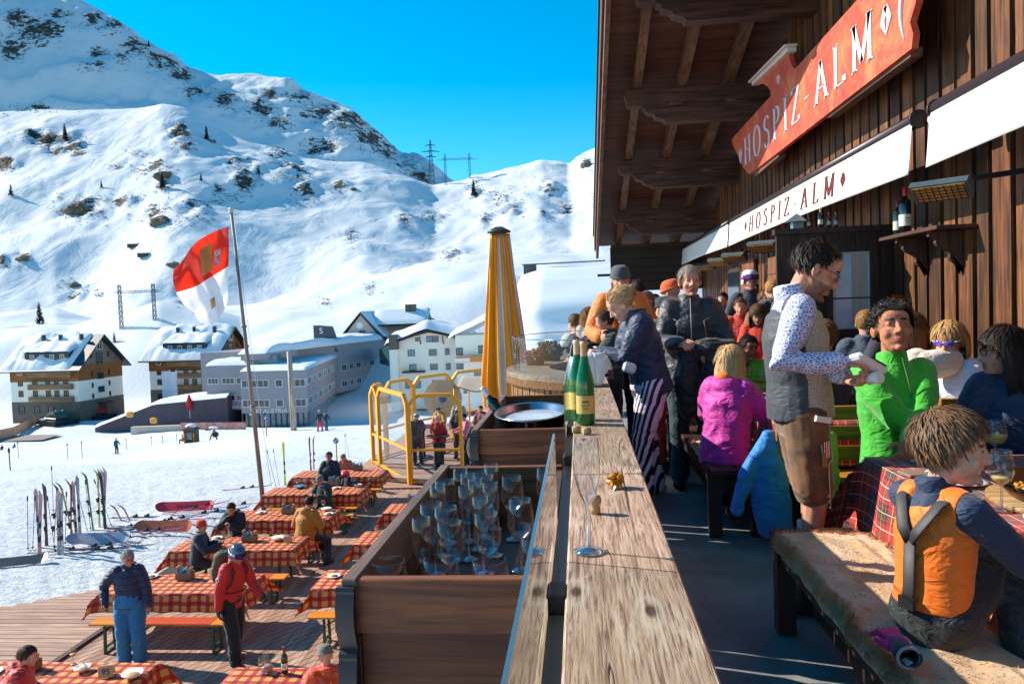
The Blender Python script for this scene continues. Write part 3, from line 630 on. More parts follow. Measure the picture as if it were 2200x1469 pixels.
windows(e,[(X(782,d2),Zp(782,718,d2),1.6,2.2),(X(797,d2),Zp(797,722,d2),1.6,2)],frame=GREYD,M4=Matrix.Translation((0,d2,0)))
b=MB(); b.tube([(X(777,d2),d2-.1,Zp(777,699,d2)),(X(777,d2),d2-.02,Zp(777,699,d2))],.9,16); b.build('round_window',WHITEF,e)
# snow covered low houses between, church spire
e=empty('church',(0,0,0),0,'slim green church spire beside the striped parasol','church'); p=P(1032,690,260)
b=MB(); b.box((p.x,p.y,p.z-6),(4,4,14)); b.build('tower',PLW,e)
b=MB(); b.lathe([(2.6,0),(1.4,2.2),(.05,10.5)],(p.x,p.y,p.z+1),8,smooth=False); b.build('spire',M('4b6b60',.6,.2,1,0),e)
for px,py,wd,l in((905,690,12,'low snow covered roof behind the white hotel chimneys'),(1000,682,16,'long snow covered roof just left of the striped parasol')):
    p=P(px,py,225); e=empty('snowy_house',p,0,l,'house'); b=MB(); b.box((0,4,-5),(wd,10,8)); b.build('wall',CONC,e)
    q=MB(); q.grid(lambda u,v:V((-wd*.6+wd*1.2*u,-1.5+11*v,-1+2.4*math.sqrt(max(0,min(1,4*u,4*(1-u),4*v+.02,5*(1-v)))))),24,16); q.build('roof_snow',SNOW,e,fix=False)
# box shed on the grey roof
p=P(690,712,175); e=empty('roof_cabin',p,0,'small dark cabin with a white mark behind the grey roof','cabin'); b=MB(); b.prism([(-1.9,-5),(3.6,-5),(1.6,1.1),(-1.9,1.5)],'y',(0,4)); b.build('wall',GREYD,e); text_on('S',2,Matrix.Translation((0,-.05,.1))@Matrix.Rotation(PI/2,4,'X'),WHITEF,e,extr=.02)
# near snow-laden roof to the right of the parasol
e=empty('snowy_lodge',(0,0,0),0,'lodge buried under a huge rounded snow roof behind the round bar','lodge')
d3=62; xa=P(1112,600,d3).x; xb=P(1330,600,d3).x+6
tp=P(1180,563,d3).z; bt=P(1180,745,d3).z
def lf(u,v):
    x=xa+(xb-xa)*u; t=v*1.25
    prof=[(0,bt-3),(.25,bt+1.2),(.5,bt+3.2),(.8,tp-1.2),(1.0,tp-.15),(1.25,tp)]
    z=np.interp(t,[a for a,_ in prof],[b for _,b in prof]); k=min(1,6*u)
    y=d3-4+10*t+ (1-math.sqrt(max(0,1-(1-k)**2)))*3
    if t<.8: y+=-1.4*math.exp(-((t-.55)/.18)**2)
    return V((x-(.8*math.sin(t*2.6))*(1-u),y,z-(1-k)*0.6+.35*noi(x*.2,t*3)))
q=MB(); q.grid(lf,50,50); q.build('roof_snow',SNOW,e,fix=False)
b=MB(); q0=P(1122,569,d3+8); q1=P(1300,560,d3+8); b.bar(q0,q1,.4,.10); b.box(q0+V((.7,.3,-1.5)),(1.2,.4,3)); b.build('eave_board',GREYD,e)
b=MB(); b.box(((xa+xb)/2+3,d3+9,bt-1),(xb-xa-6,8,8)); b.build('wall',CONC,e)

for n_ in SHN: shear_tree(bpy.data.objects[n_])
# ================================================================ upper terrace
DKW=dict(rough=.6)
def wset(c1,c2,ax,**k): return wood(c1,c2,ax,**k)
FLOORM=M('a3a19e',.55,.3,2.2,.5,22,.006,col2='6c6b6c',detail=9)
b=MB(); b.box((1.4,7.5,-.12),(2.92+.06,23,.24)); b.build('terrace_floor',FLOORM,kind='structure')
b=MB(); b.box((1.4,7.5,-1.9),(2.7,22.8,3.2)); tag(b.build('terrace_plinth',M('6b5a4c',.8,.2,1,.2)),'plinth carrying the upper terrace','wall')
# --- weathered rail with broad ledge
def ledgemat():
    t=NT('weathered_ledge'); st=(1,.07,1)
    g=t.noise(190,(1,.035,1),9,.75,.6); g2=t.noise(18,(1,.12,1),5,.6,2.0); bl=t.noise(3.2,(1,.5,1),5,.65,.3)
    base=t.ramp(g2,[(.25,srgb('a6846f')),(.5,srgb('cba890')),(.75,srgb('e0c4b0'))])
    base=t.mix(t.ramp(g,[(.40,(1,1,1,1)),(.54,(0,0,0,1))]),base,srgb('6e5142'))
    base=t.mix(t.math('MULTIPLY',t.ramp(bl,[(.42,(0,0,0,1)),(.7,(1,1,1,1))]),.6),base,srgb('a8866a'))
    v=t.n('ShaderNodeTexVoronoi'); v.voronoi_dimensions='2D'; v.inputs['Scale'].default_value=1; 
    mp=t.coord((5.2,1.9,1)); n=t.n('ShaderNodeTexNoise'); n.inputs['Scale'].default_value=2; t.l(mp,n.inputs['Vector'])
    t.l(t.mix(.06,mp,n.outputs['Color'],'ADD'),v.inputs['Vector'])
    kn=t.ramp(v.outputs['Distance'],[(.03,(1,1,1,1)),(.06,(0,0,0,1))]); ring=t.ramp(v.outputs['Distance'],[(.06,(0,0,0,1)),(.11,(1,1,1,1)),(.15,(0,0,0,1))])
    base=t.mix(t.math('MULTIPLY',kn,.85),base,srgb('3a2618')); base=t.mix(t.math('MULTIPLY',ring,.5),base,srgb('d0c0ae'))
    cr=t.noise(1.5,(6,.28,1),2,.5,.5); cm=t.math('MULTIPLY',t.ramp(cr,[(.494,(0,0,0,1)),(.5,(1,1,1,1)),(.506,(0,0,0,1))]),t.ramp(t.noise(2.2,detail=2),[(.5,(0,0,0,1)),(.56,(1,1,1,1))]))
    base=t.mix(t.math('MULTIPLY',cm,.8),base,srgb('33261d'))
    t.l(base,t.bs.inputs['Base Color']); t.set(Roughness=.62); t.bs.inputs['Specular IOR Level'].default_value=.35
    t.bump(g,.55,.002); t.bump(t.math('SUBTRACT',1.0,cm),.8,.004); t.bump(g2,.35,.006); t.bump(kn,.4,.004)
    return t.m
LEDG=ledgemat()
e=empty('terrace_railing',(0,0,0),0,'weathered wooden terrace railing with a broad ledge running away from the viewer','railing')
b=MB()
for y0,y1,dz in ((-1.2,2.195,0),(2.2,5.75,.002)): b.box((.0645,(y0+y1)/2,1.03+dz),(.211,y1-y0,.04),b=.004)
b.build('ledge',LEDG,e)
b=MB()
y=-1.2; gl=.020
while y<5.6:
    w_=.135; y1=y+w_; n_=.02 if int(y*10)%3 else 0.0
    pl=[(y,0.06),(y1,0.06),(y1,.50),(y1-.022,.55),(y1,.60),(y1,1.008),(y,1.008),(y,.60),(y+.022,.55),(y,.50)]
    b.prism(pl,'x',(-.005,.018)); y=y1+gl+rnd.uniform(0,.01)
b.build('balustrade_board',wood('5a4030','3d2a20','z'),e)
b=MB(); b.box((.05,2.2,.95),(.07,6.8,.07)); b.build('top_rail',wood('5a4030','3d2a20','y'),e)
b=MB(); b.box((.032,2.2,.16),(.025,6.8,.06)); b.build('bottom_rail',wood('5a4030','3d2a20','y'),e)
BLKM=M('1c1c1e',.5,.3,6,.1,metal=.3)
b=MB(); b.box((-.056,2.2,1.005),(.028,6.9,.03)); b.build('channel',BLKM,e)
for y in (.62,1.30,2.5,3.1,4.2,4.9): b=MB(); b.box((-.056,y,1.035),(.03,.07,.035),b=.003); b.build('clamp',BLKM,e)
for y in(-.4,1.5,3.4,5.3): b=MB(); b.box((.062,y,.48),(.07,.07,.96)); b.build('post',wood('5a4030','3d2a20','z'),e)
PANE=glassmat((.90,.96,.94,1),0,name='pane_glass'); PANE_T=glassmat((.93,.97,.95,1),0,True,name='thin_glass'); EDGE=M('4a626e',.15,.1,3,0,spec=.8)
for i,(y0,y1,l) in enumerate(((.16,1.446,'nearest glass wind screen panel on the ledge reflecting the weathered board'),(2.35,3.6,'glass wind screen panel beside the green bottles'),(3.7,5.3,'farthest glass wind screen panel of the ledge by the white helmet'))):
    b=MB(); b.box((-.058,(y0+y1)/2,1.165),(.0035,y1-y0,.27)); o=b.build('glass_panel',PANE_T,label=l,cat='glass panel',group='glass panels along the ledge')
    g=MB(); g.box((-.058,(y0+y1)/2,1.3015),(.004,y1-y0,.003)).box((-.058,y1+.0015,1.165),(.004,.003,.27)); g.build('edge',EDGE,o)
# --- planter boxes outside the rail
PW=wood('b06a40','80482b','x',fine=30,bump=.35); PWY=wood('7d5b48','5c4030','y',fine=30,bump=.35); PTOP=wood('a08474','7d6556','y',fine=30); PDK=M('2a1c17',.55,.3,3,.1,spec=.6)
def planter(x0,x1,y0,y1,zt,label):
    e=empty('planter_box',(0,0,0),0,label,'planter box','planter boxes hung outside the railing')
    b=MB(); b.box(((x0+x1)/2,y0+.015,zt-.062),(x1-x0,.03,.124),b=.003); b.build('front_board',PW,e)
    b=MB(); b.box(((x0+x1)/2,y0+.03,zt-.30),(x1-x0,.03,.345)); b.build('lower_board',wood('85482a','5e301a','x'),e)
    b=MB(); b.box(((x0+x1)/2,y1-.015,zt-.062),(x1-x0,.03,.124),b=.003).box(((x0+x1)/2,y1-.02,zt-.3),(x1-x0,.03,.345)); b.build('back_board',PW,e)
    b=MB(); b.box((x0-.004,(y0+y1)/2,zt-.06),(.035,y1-y0+.02,.13),b=.003); b.build('side_board',PTOP,e)
    b=MB(); b.box((x0+.0,(y0+y1)/2,zt-.31),(.03,y1-y0,.36)).box((x1-.01,(y0+y1)/2,zt-.24),(.02,y1-y0-.06,.45)); b.build('side_board',PWY,e)
    prof=[]
    for k in range(60):
        z=zt-.01-k*.008; prof.append((y0-.012-.022*abs(math.sin((zt-z)*PI/.155))-.006*(1 if (zt-z)%.155<.02 else 0),z))
    b=MB(); b.prism([(y0+.0,zt-.012)]+prof+[(y0+.0,prof[-1][1])],'x',(x0-.03,x0+.012)); b.build('scalloped_end',M('39302e',.5,.3,8,.2),e)
    b=MB()
    for k in range(4): b.box((x0+(x1-x0)*(k+.5)/4,(y0+y1)/2,zt-.2),((x1-x0)/4-.006,y1-y0-.07,.02))
    b.build('bottom_board',PDK,e); return e
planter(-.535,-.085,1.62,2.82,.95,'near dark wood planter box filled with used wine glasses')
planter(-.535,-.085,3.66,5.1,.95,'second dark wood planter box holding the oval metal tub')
BZ=.765
# --- glassware
GL=glassmat((.99,.995,.995,1),0.01,True,'clear_glass',power=3.2,f0=.05)
GLS=glassmat((.97,.98,.99,1),0.03,True,'glass_stem',power=1.0,f0=.22)
def wineglass(x,y,z,kind,label,group,tilt=0,fill=None):
    if kind=='flute': H=.232;o=[(.0325,.0),(.033,.002),(.012,.006),(.0045,.012),(.004,.085),(.006,.098),(.016,.115),(.0255,.15),(.0275,.18),(.024,.232)]
    elif kind=='wine': H=.215;o=[(.034,.0),(.034,.002),(.012,.006),(.0045,.012),(.004,.082),(.008,.092),(.030,.108),(.0405,.135),(.040,.16),(.0325,.215)]
    else: H=.185;o=[(.038,.0),(.038,.002),(.012,.006),(.005,.012),(.0045,.055),(.010,.064),(.040,.082),(.052,.108),(.0515,.13),(.0405,.185)]
    th=.0011; ins=[(max(r-th,.0008),zz) for r,zz in reversed(o[5:])]; ins.append((.0006,o[5][1]+.001))
    prof=[(.0005,0)]+o+[(o[-1][0]-th*.5,H+.0006)]+ins
    b=MB(); b.lathe(prof,(0,0,0),28); nr=len(prof)-1
    for k_ in range(len(b.f)):
        r_=k_//28; b.m[k_]=1 if (r_<7 or abs(r_-(1+len(o)-1))<=0) else 0
    # close poles
    ob=b.build('wine_glass' if kind!='flute' else 'champagne_flute',[GL,GLS],label=label,cat='wine glass' if kind!='flute' else 'champagne flute',group=group)
    ob.location=(x,y,z); ob.rotation_euler=(tilt,tilt*.6,rnd.uniform(0,6))
    if fill:
        q=MB(); hz,col=fill; r=np.interp(hz,[a[1] for a in o[5:]],[a[0] for a in o[5:]])-th*2
        zs=np.linspace(o[5][1]+.004,hz,7); q.lathe([(.0005,zs[0])]+[(max(.001,np.interp(zz,[a[1] for a in o[5:]],[a[0] for a in o[5:]])-th*2),zz) for zz in zs]+[(.0005,hz)],(0,0,0),20); q.build('drink',M(col,.1,.1,4,0,spec=.6),ob)
    return ob
G='used glasses in the near planter box'
for x,y,k,l in [(-.30,2.34,'flute','champagne flute farthest right in the planter box standing clear of the others'),(-.375,2.30,'flute','champagne flute directly left of the lone right flute'),(-.345,2.52,'wine','tall wine glass rising at the back of the cluster of glasses'),(-.47,2.33,'flute','champagne flute at the left of the glass cluster beside the side board'),(-.43,2.55,'flute','champagne flute at the far left back of the cluster'),(-.405,2.12,'wine','wine glass in the middle of the cluster in front of the flutes'),(-.37,1.97,'wine','wine glass standing between the front balloon glasses and the cluster'),(-.455,2.16,'wine','wine glass at the left front of the cluster'),(-.31,2.17,'flute','champagne flute just in front of the lone right flute'),(-.485,1.745,'big','front balloon glass in the left corner of the planter box'),(-.36,1.76,'big','front balloon glass in the middle behind the front board'),(-.235,1.75,'big','front balloon glass on the right with a crumpled purple napkin inside'),(-.13,1.92,'big','balloon glass half hidden behind the glass panel at the right'),(-.44,1.95,'flute','champagne flute behind the left front balloon glass'),(-.28,2.05,'wine','wine glass behind the right front balloon glass'),(-.36,2.40,'flute','champagne flute in the very middle of the cluster'),(-.33,2.62,'flute','tall champagne flute at the back of the cluster'),(-.25,2.50,'wine','wine glass behind the lone right flute'),(-.47,2.46,'wine','wine glass squeezed against the side board in the cluster'),(-.40,2.48,'flute','champagne flute rising over the back left of the cluster'),(-.20,2.20,'wine','wine glass between the lone right flute and the glass panel'),(-.40,2.72,'big','balloon glass at the very back left of the planter box'),(-.14,2.62,'wine','wine glass at the back right of the planter near the panel')]:
    wineglass(x,y,BZ,k,l,G,rnd.uniform(-.02,.02))
wineglass(.004,1.50,1.052,'flute','empty champagne flute standing on the ledge at the end of the near glass panel','flutes on the ledge')
# purple / yellow napkin in the glass
def crumple(x,y,z,r,col,name,label,cat,fl=.6,seed=0,parent=None,rough=.8,sub=4,amp=.6,metal=0):
    bm=bmesh.new(); bmesh.ops.create_icosphere(bm,subdivisions=sub,radius=1)
    for q in bm.verts:
        n=q.co.copy(); k=1+amp*(abs(noi(n.x*2+seed,n.y*2,n.z*2))*2-.6)+amp*.4*noi(n.x*5+seed,n.y*5,n.z*5); q.co=V((n.x*k,n.y*k,n.z*k*fl))*r
    vv=[q.co.copy() for q in bm.verts]; ff=[[q.index for q in f.verts] for f in bm.faces]; bm.free()
    b=MB(); b.add(vv,ff,0,False); o=b.build(name,M(col,rough,.35,40,.3,120,.002,metal=metal),parent)
    o.location=(x,y,z)
    if label: tag(o,label,cat)
    return o
crumple(-.235,1.75,BZ+.105,.028,'9a2f63','napkin','crumpled purple napkin inside the front right balloon glass','napkin',.5,4)
crumple(-.30,1.86,BZ+.035,.035,'c98a2a','lemon_peel','yellow orange peel lying among the glasses on the planter floor','food scrap',.5,9)
crumple(.083,2.03,1.052+.02,.021,'c8861c','crumpled_foil','crumpled golden lump of foil on the ledge','foil',.9,2,rough=.3,sub=3,amp=1.0)
b=MB(); b.lathe([(.0005,0),(.011,0),(.0115,.012),(.010,.022),(.0145,.026),(.0155,.034),(.013,.042),(.0005,.045)],(0,0,0),16); o=b.build('champagne_cork',M('c89a6a',.8,.3,60,.4,160,.002),label='champagne cork standing behind the flute on the ledge',cat='cork'); o.location=(.022,1.78,1.051)
for x,y,l in((-.028,2.92,'small champagne cork left of the green bottles'),(.012,2.88,'small champagne cork right before the green bottles')):
    b=MB(); b.tube([(0,-.016,0),(0,.016,0)],[.012,.014],14); o=b.build('wine_cork',M('c8ab7c',.8,.3,60,.4,160,.002),label=l,cat='cork'); o.location=(x,y,1.066); o.rotation_euler=(0,0,rnd.uniform(0,2))
def bottle(x,y,z,kind,col,label,group,cap='b08a4a',lab='e0b860',s=1,cat='wine bottle'):
    if kind=='flute': pr=[(.0005,0),(.034,.002),(.0385,.008),(.0385,.17),(.034,.20),(.022,.25),(.0145,.29),(.0135,.335),(.0155,.336),(.0155,.345),(.012,.35),(.0005,.35)]
    else: pr=[(.0005,0),(.034,.002),(.0375,.008),(.0375,.19),(.034,.21),(.018,.232),(.0145,.25),(.0135,.30),(.0155,.301),(.0155,.31),(.0005,.312)]
    if kind=='dark': kind='bord'
    b=MB(); b.lathe([(r*s,zz*s) for r,zz in pr],(0,0,0),28)
    g=M(col,.06,.1,3,0,spec=.9); g=bottmat(col); o=b.build('wine_bottle',g,label=label,cat=cat,group=group); o.location=(x,y,z)
    H=(.35 if kind=='flute' else .312)*s
    b=MB(); r=.0385*s if kind=='flute' else .0375*s; b.lathe([(r+.0006,.05*s),(r+.0006,.125*s)],(0,0,0),28); b.build('label',M(lab,.6,.08,6,0),o)
    b=MB(); b.lathe([(.0152*s,H-.085*s),(.0145*s,H-.02*s),(.0165*s,H-.016*s),(.0165*s,H),(.0005,H+.001)],(0,0,0),20); b.build('capsule',M(cap,.45,.1,8,0),o)
    q=MB(); q.box((0,-(r+.001),.10*s),(.028*s,.0008,.006*s)).box((0,-(r+.001),.085*s),(.036*s,.0008,.003*s)).box((0,-(r+.001),.072*s),(.022*s,.0008,.003*s)); q.build('lettering',M('5b4630',.6,.1,8,0),o)
    return o
def bottmat(col):
    k=('bot',col)
    if k not in MC:
        t=NT('bottle_glass'); t.set(Base_Color=srgb(col),Roughness=.03,IOR=1.5); t.bs.inputs['Transmission Weight'].default_value=.55; t.bs.inputs['Coat Weight'].default_value=.5; MC[k]=t.m
    return MC[k]
bottle(.012,3.12,1.052,'flute','1f8a3a','front one of the two tall green wine bottles on the ledge','green bottles on the ledge',cap='c9a070')
bottle(-.018,3.25,1.052,'flute','1f8a3a','rear one of the two tall green wine bottles with a pale cork in its neck','green bottles on the ledge',cap='d9b890')
# tub + champagne
MET=M('b9bcc2',.22,.1,2,.05,metal=1.0)
e=empty('ice_tub',(-.285,4.08,.79),0,'oval shiny metal ice tub in the second planter box','ice tub')
b=MB(); b.lathe([(.17,0),(.30,.02),(.345,.18),(.36,.185),(.36,.195),(.34,.19),(.29,.05),(.0005,.04)],(0,0,0),48,sx=.56,sy=1.0); b.build('bowl',MET,e)
b=MB(); b.lathe([(.0005,.15),(.20,.16),(.325,.155)],(0,0,0),32,sx=.56,sy=1.0); b.build('water',M('cfd6dc',.15,.15,3,.4,9,.01,spec=.8),e)
o=bottle(-.41,4.30,.84,'bord','101a14','champagne bottle with silver foil neck leaning in the ice tub','bottles in the tub',cap='c9c9cc'); o.rotation_euler=(-.15,-.62,0)
# scroll
b=MB(); pts=[V((-.60+.035*math.cos(t)*(1-t/16),3.3+t*.004,.80+.035*math.sin(t)*(1-t/16))) for t in np.linspace(0,7.5,30)]; b.tube(pts,[(.004,.012)]*30,8,side=(0,1,0)); tag(b.build('iron_scroll',M('8a8a8c',.3,.2,4,0,metal=.9)),'curled iron scroll at the corner before the second planter box','scroll')
# --- round bar -----------------------------------------------------------
RBX,RBY,RBR=.63,6.5,1.25
e=empty('round_bar',(RBX,RBY,0),0,'round stave clad standing bar with a curved glass screen','bar')
STV=wood('c08a4e','8f5f30','z',fine=26,bump=.5,blot=2.5,dark='4c2d14')
b=MB(); n=42
for k in range(n):
    a=PI*.62+k*(PI*.72)/n; a0=a+.004;a1=a+PI*.72/n-.004; r0=RBR-.03;r1=RBR-rnd.uniform(0,.008)
    vs_=[(math.cos(a0)*r0,math.sin(a0)*r0),(math.cos(a0)*r1,math.sin(a0)*r1),(math.cos(a1)*r1,math.sin(a1)*r1),(math.cos(a1)*r0,math.sin(a1)*r0)]
    b.prism(vs_,'z',(-.6,.98))
b.build('stave_wall',STV,e)
b=MB(); aa=np.linspace(PI*.62,PI*1.34,60)
def ring(r0,r1,z0,z1,mb):
    for i in range(len(aa)-1):
        a,c=aa[i],aa[i+1]; mb.prism([(math.cos(a)*r0,math.sin(a)*r0),(math.cos(a)*r1,math.sin(a)*r1),(math.cos(c)*r1,math.sin(c)*r1),(math.cos(c)*r0,math.sin(c)*r0)],'z',(z0,z1))
ring(RBR-.34,RBR+.03,.985,1.03,b); b.build('counter_top',wood('b09a84','8d7866','x'),e)
b=MB(); ring(RBR+.0,RBR+.035,.93,.983,b); b.build('rim_band',wood('a5713c','7d5128','x'),e)
b=MB(); b.grid(lambda u,v:V((math.cos(PI*.6+u*PI*.72)*(RBR-.03),math.sin(PI*.6+u*PI*.72)*(RBR-.03),1.03+.27*v)),50,2); b.build('glass_screen',PANE_T,e,fix=False)
b=MB(); b.tube([V((math.cos(PI*.6+u*PI*.72)*(RBR-.03),math.sin(PI*.6+u*PI*.72)*(RBR-.03),1.30)) for u in np.linspace(0,1,50)],.004,6); b.build('edge',EDGE,e)
b=MB(); b.lathe([(.0005,-.1),(1.2,-.1),(1.2,-.006),(.0005,-.006)],(0,0,0),40); b.build('platform',FLOORM,e)
# --- chalet ------------------------------------------------------------
WX=2.85
e=empty('alpine_chalet',(0,0,0),0,'dark timber mountain inn with carved beams under a wide eave','chalet')
WA=wood('93592f','633618','z',fine=30,bump=.7,dark='20120b'); WB=wood('ad7240','78431f','z',fine=30,bump=.7,dark='2a170d'); WC=wood('784a2a','4e2c16','z',fine=30,bump=.7,dark='190e08')
bs=[MB(),MB(),MB()]; y=-3.0
while y<17.6:
    w_=rnd.uniform(.15,.23); top=7.9-.28*y
    i=rnd.choice((0,0,1,1,2)); bs[i].box((WX+.012+rnd.uniform(-.004,.004),y+w_/2,top/2),(.03,w_-.004,top)); 
    y+=w_+ .052
for i,m in enumerate((WA,WB,WC)): bs[i].build('wall_board',m,e)
b=MB(); b.prism([(-3,0),(17.7,0),(17.7,7.9-.28*17.7),(-3,8.8)],'x',(WX+.036,WX+.2)); b.build('backing_wall',wood('2b1b13','1d120c','z'),e)
# roof
BM=wood('744a36','4e3225','x',fine=20,bump=.4,dark='1a100b'); BMY=wood('8f6c52','664a36','y',fine=20,bump=.4); SOF=wood('70412a','4c2a1a','x',fine=14,bump=.4)
zb=lambda y:7.4-.28*y
sl_=math.atan(.28)
def sloped(mb,x0,x1,y0,y1,dz0,dz1):
    mb.prism([(y0,zb(y0)+dz0),(y1,zb(y1)+dz0),(y1,zb(y1)+dz1),(y0,zb(y0)+dz1)],'x',(x0,x1))
b=MB()
yy=2.0
while yy<18.2: sloped(b,.52,WX+2,yy,min(yy+.19,18.3),.70,.725); yy+=.195
b.build('soffit_board',SOF,e)
b=MB()
for x in (.96,1.62,2.3): sloped(b,x-.06,x+.06,2,18.25,.50,.70)
b.build('rafter',BMY,e)
b=MB(); sloped(b,.44,.50,2,18.35,.42,.92); b.build('barge_board',BMY,e)
b=MB(); sloped(b,.405,.437,2,18.4,.62,1.0); b.build('verge_board',wood('7a4a2a','5a3520','y'),e)
b=MB(); sloped(b,.38,WX+2,2,18.45,1.0,1.06); b.build('roof_cover',M('2b2a2c',.6,.2,2,.1),e)
def carved(x0,x1,z0,z1,y,w_,mb):
    h=z1-z0; pts=[(x1,z0),(x1,z1),(x0,z1)]
    for k in range(13):
        t=k/12; pts.append((x0+.36*t**1.15+.028*math.sin(t*PI*5.5),z1-h*(.12+.88*t)))
    mb.prism([(p[0],p[1]) for p in pts],'y',(y-w_/2,y+w_/2))
for y in (6.9,9.15,11.4,13.6,15.8,17.7):
    z=zb(y); b=MB(); carved(1.02,WX+.03,z,z+.255,y,.2,b); b.build('bracket_beam',BM,e)
    b=MB(); b.prism([(.80,z+.262),(WX+.03,z+.262),(WX+.03,z+.5),(.78,z+.5),(.76,z+.42),(.79,z+.34)],'y',(y-.1,y+.1)); b.build('purlin',BM,e)
    for x in(1.5,2.3): b=MB(); b.box((x,y-.105,z+.262),(.16,.02,.035)); b.build('peg',BMY,e)
b=MB(); b.box((1.9,8.5,5.05),(1.8,.16,.16),b=.02); b.build('tie_beam',BM,e)
b=MB(); b.box((1.95,17.57,2.35),(2.4,.05,1.0))
for k in range(5): b.box((1.95,17.53,1.98+k*.17),(2.4,.03,.155))
b.build('eave_panel',wood('3f2a20','2a1a13','x'),e)
b=MB(); b.bar((.46,18.3,2.27),(.85,18.3,2.27),.10,.06); b.build('gutter',M('3a3c40',.4,.2,4,0,metal=.7),e)
# --- main sign -------------------------------------------------------------
def serif(txt,h,sp,mb,Mx,wf=.55,thick=.11,thin=.035,depth=.006):
    """hand drawn roman capitals: nib strokes wide on verticals, thin on horizontals, with serifs"""
    A=lambda cx,cy,rx,ry,a0,a1,n=18:[(cx+rx*math.cos(R(a0+(a1-a0)*i/n)),cy+ry*math.sin(R(a0+(a1-a0)*i/n))) for i in range(n+1)]
    Gy={'H':(.75,[[(.14,0),(.14,1)],[(.61,0),(.61,1)],[(.14,.52),(.61,.52)]],[(.14,0),(.14,1),(.61,0),(.61,1)]),
    'O':(.78,[A(.39,.5,.31,.5,0,360,30)],[]),
    'S':(.6,[[(.50,.86)]+A(.31,.75,.2,.24,40,200,12)+A(.31,.26,.21,.26,60,-150,14)+[(.08,.16)]],[]),
    'P':(.62,[[(.14,0),(.14,1)],[(.14,.98)]+A(.28,.74,.23,.24,90,-90,12)+[(.14,.5)]],[(.14,0),(.14,1)]),
    'I':(.3,[[(.15,0),(.15,1)]],[(.15,0),(.15,1)]),
    'Z':(.62,[[(.07,.98),(.55,.98)],[(.53,.98),(.08,.03)],[(.06,.02),(.56,.02)],[(.07,.98),(.07,.86)],[(.56,.02),(.56,.15)]],[]),
    '-':(.4,[[(.06,.42),(.34,.42)]],[]),
    'A':(.74,[[(.37,1),(.08,0)],[(.36,1),(.66,0)],[(.18,.34),(.57,.34)]],[(.08,0),(.66,0)]),
    'L':(.6,[[(.14,0),(.14,1)],[(.14,.02),(.54,.02)],[(.54,.02),(.54,.16)]],[(.14,1)]),
    'M':(.9,[[(.14,0),(.14,1)],[(.14,1),(.45,.1)],[(.45,.1),(.76,1)],[(.76,0),(.76,1)]],[(.14,0),(.76,0),(.14,1),(.76,1)]),
    '*':(.4,[[(.2,.78),(.32,.5),(.2,.22),(.08,.5),(.2,.78)]],[]),' ':(.3,[],[])}
    tot=sum(Gy[c][0] for c in txt)*wf*h+sp*h*(len(txt)-1); x0=-tot/2
    def rib(p):
        p=[(x0+a*wf*h,b*h-h/2) for a,b in p]; N=len(p); L=[];Rr=[]
        for i in range(N):
            a=p[max(i-1,0)];c=p[min(i+1,N-1)]; dx,dy=c[0]-a[0],c[1]-a[1]; l=math.hypot(dx,dy) or 1; w_=(thin+(thick-thin)*abs(dy/l)**1.5)*h/2
            nx,ny=-dy/l,dx/l; L.append((p[i][0]+nx*w_,p[i][1]+ny*w_)); Rr.append((p[i][0]-nx*w_,p[i][1]-ny*w_))
        for i in range(N-1):
            q=[L[i],L[i+1],Rr[i+1],Rr[i]]; vs_=[Mx@V((a,b,0)) for a,b in q]+[Mx@V((a,b,depth)) for a,b in q]
            mb.add(vs_,[(4,5,6,7),(0,3,2,1),(0,1,5,4),(1,2,6,5),(2,3,7,6),(3,0,4,7)])
    for c in txt:
        w_,st,sf=Gy[c]
        for s_ in st: rib(s_)
        for a,b_ in sf: rib([(a-.13,b_+(.012 if b_==0 else -.012)),(a+.13,b_+(.012 if b_==0 else -.012))])
        x0+=(w_*wf+sp)*h
def signmat():
    t=NT('sign_paint'); n=t.noise(2.4,(1,1,1),6,.65,.6)
    base=t.ramp(n,[(.3,srgb('a8352a')),(.5,srgb('c84a35')),(.68,srgb('dd7a4a'))]); n2=t.noise(14,(1,1,1),6,.7); base=t.mix(t.math('MULTIPLY',t.ramp(n2,[(.5,(0,0,0,1)),(.75,(1,1,1,1))]),.35),base,srgb('e6a060'))
    t.l(base,t.bs.inputs['Base Color']); t.set(Roughness=.6); t.bump(n2,.15,.004); return t.m
SG=signmat(); SX=2.50
zp=lambda x,y:(1250+x/2.316,y/2.316)
out=[(835,868),(818,852),(800,830),(792,800),(775,770),(762,745),(750,722),(747,692),(940,478),(936,450),(925,432),(905,420),(878,415),(1030,262),(1036,300),(1046,328),(1060,345)]
pts=[PX(*zp(*q),SX) for q in out]; ptsn=[(p.y,p.z) for p in pts]
# top edge line through far part, continued to the near end
a_,b_=PX(*zp(747,692),SX),PX(*zp(940,478),SX); ms=(b_.z-a_.z)/(b_.y-a_.y)
lo,hi=PX(*zp(835,868),SX),PX(*zp(1655,232),SX)
zt_=lambda y:a_.z+ms*(y-a_.y)
yn=hi.y
ptsn=[(y,z) for y,z in ptsn]+[(yn+.22,zt_(yn+.22)),(yn+.03,zt_(yn)-.02),(yn+.06,zt_(yn)-.14),(yn-.02,zt_(yn)-.26),(yn-.03,hi.z+.3),(yn+.07,hi.z+.2),(yn+.02,hi.z+.1),(yn+.05,hi.z)]
e=empty('hospiz_sign',(0,0,0),0,'big red painted wooden sign reading HOSPIZ-ALM on the timber wall','sign')
b=MB(); b.prism(ptsn,'x',(SX,SX+.05)); b.build('sign_board',SG,e)
cl,cr=PX(*zp(868,413),SX),PX(*zp(1040,252),SX)
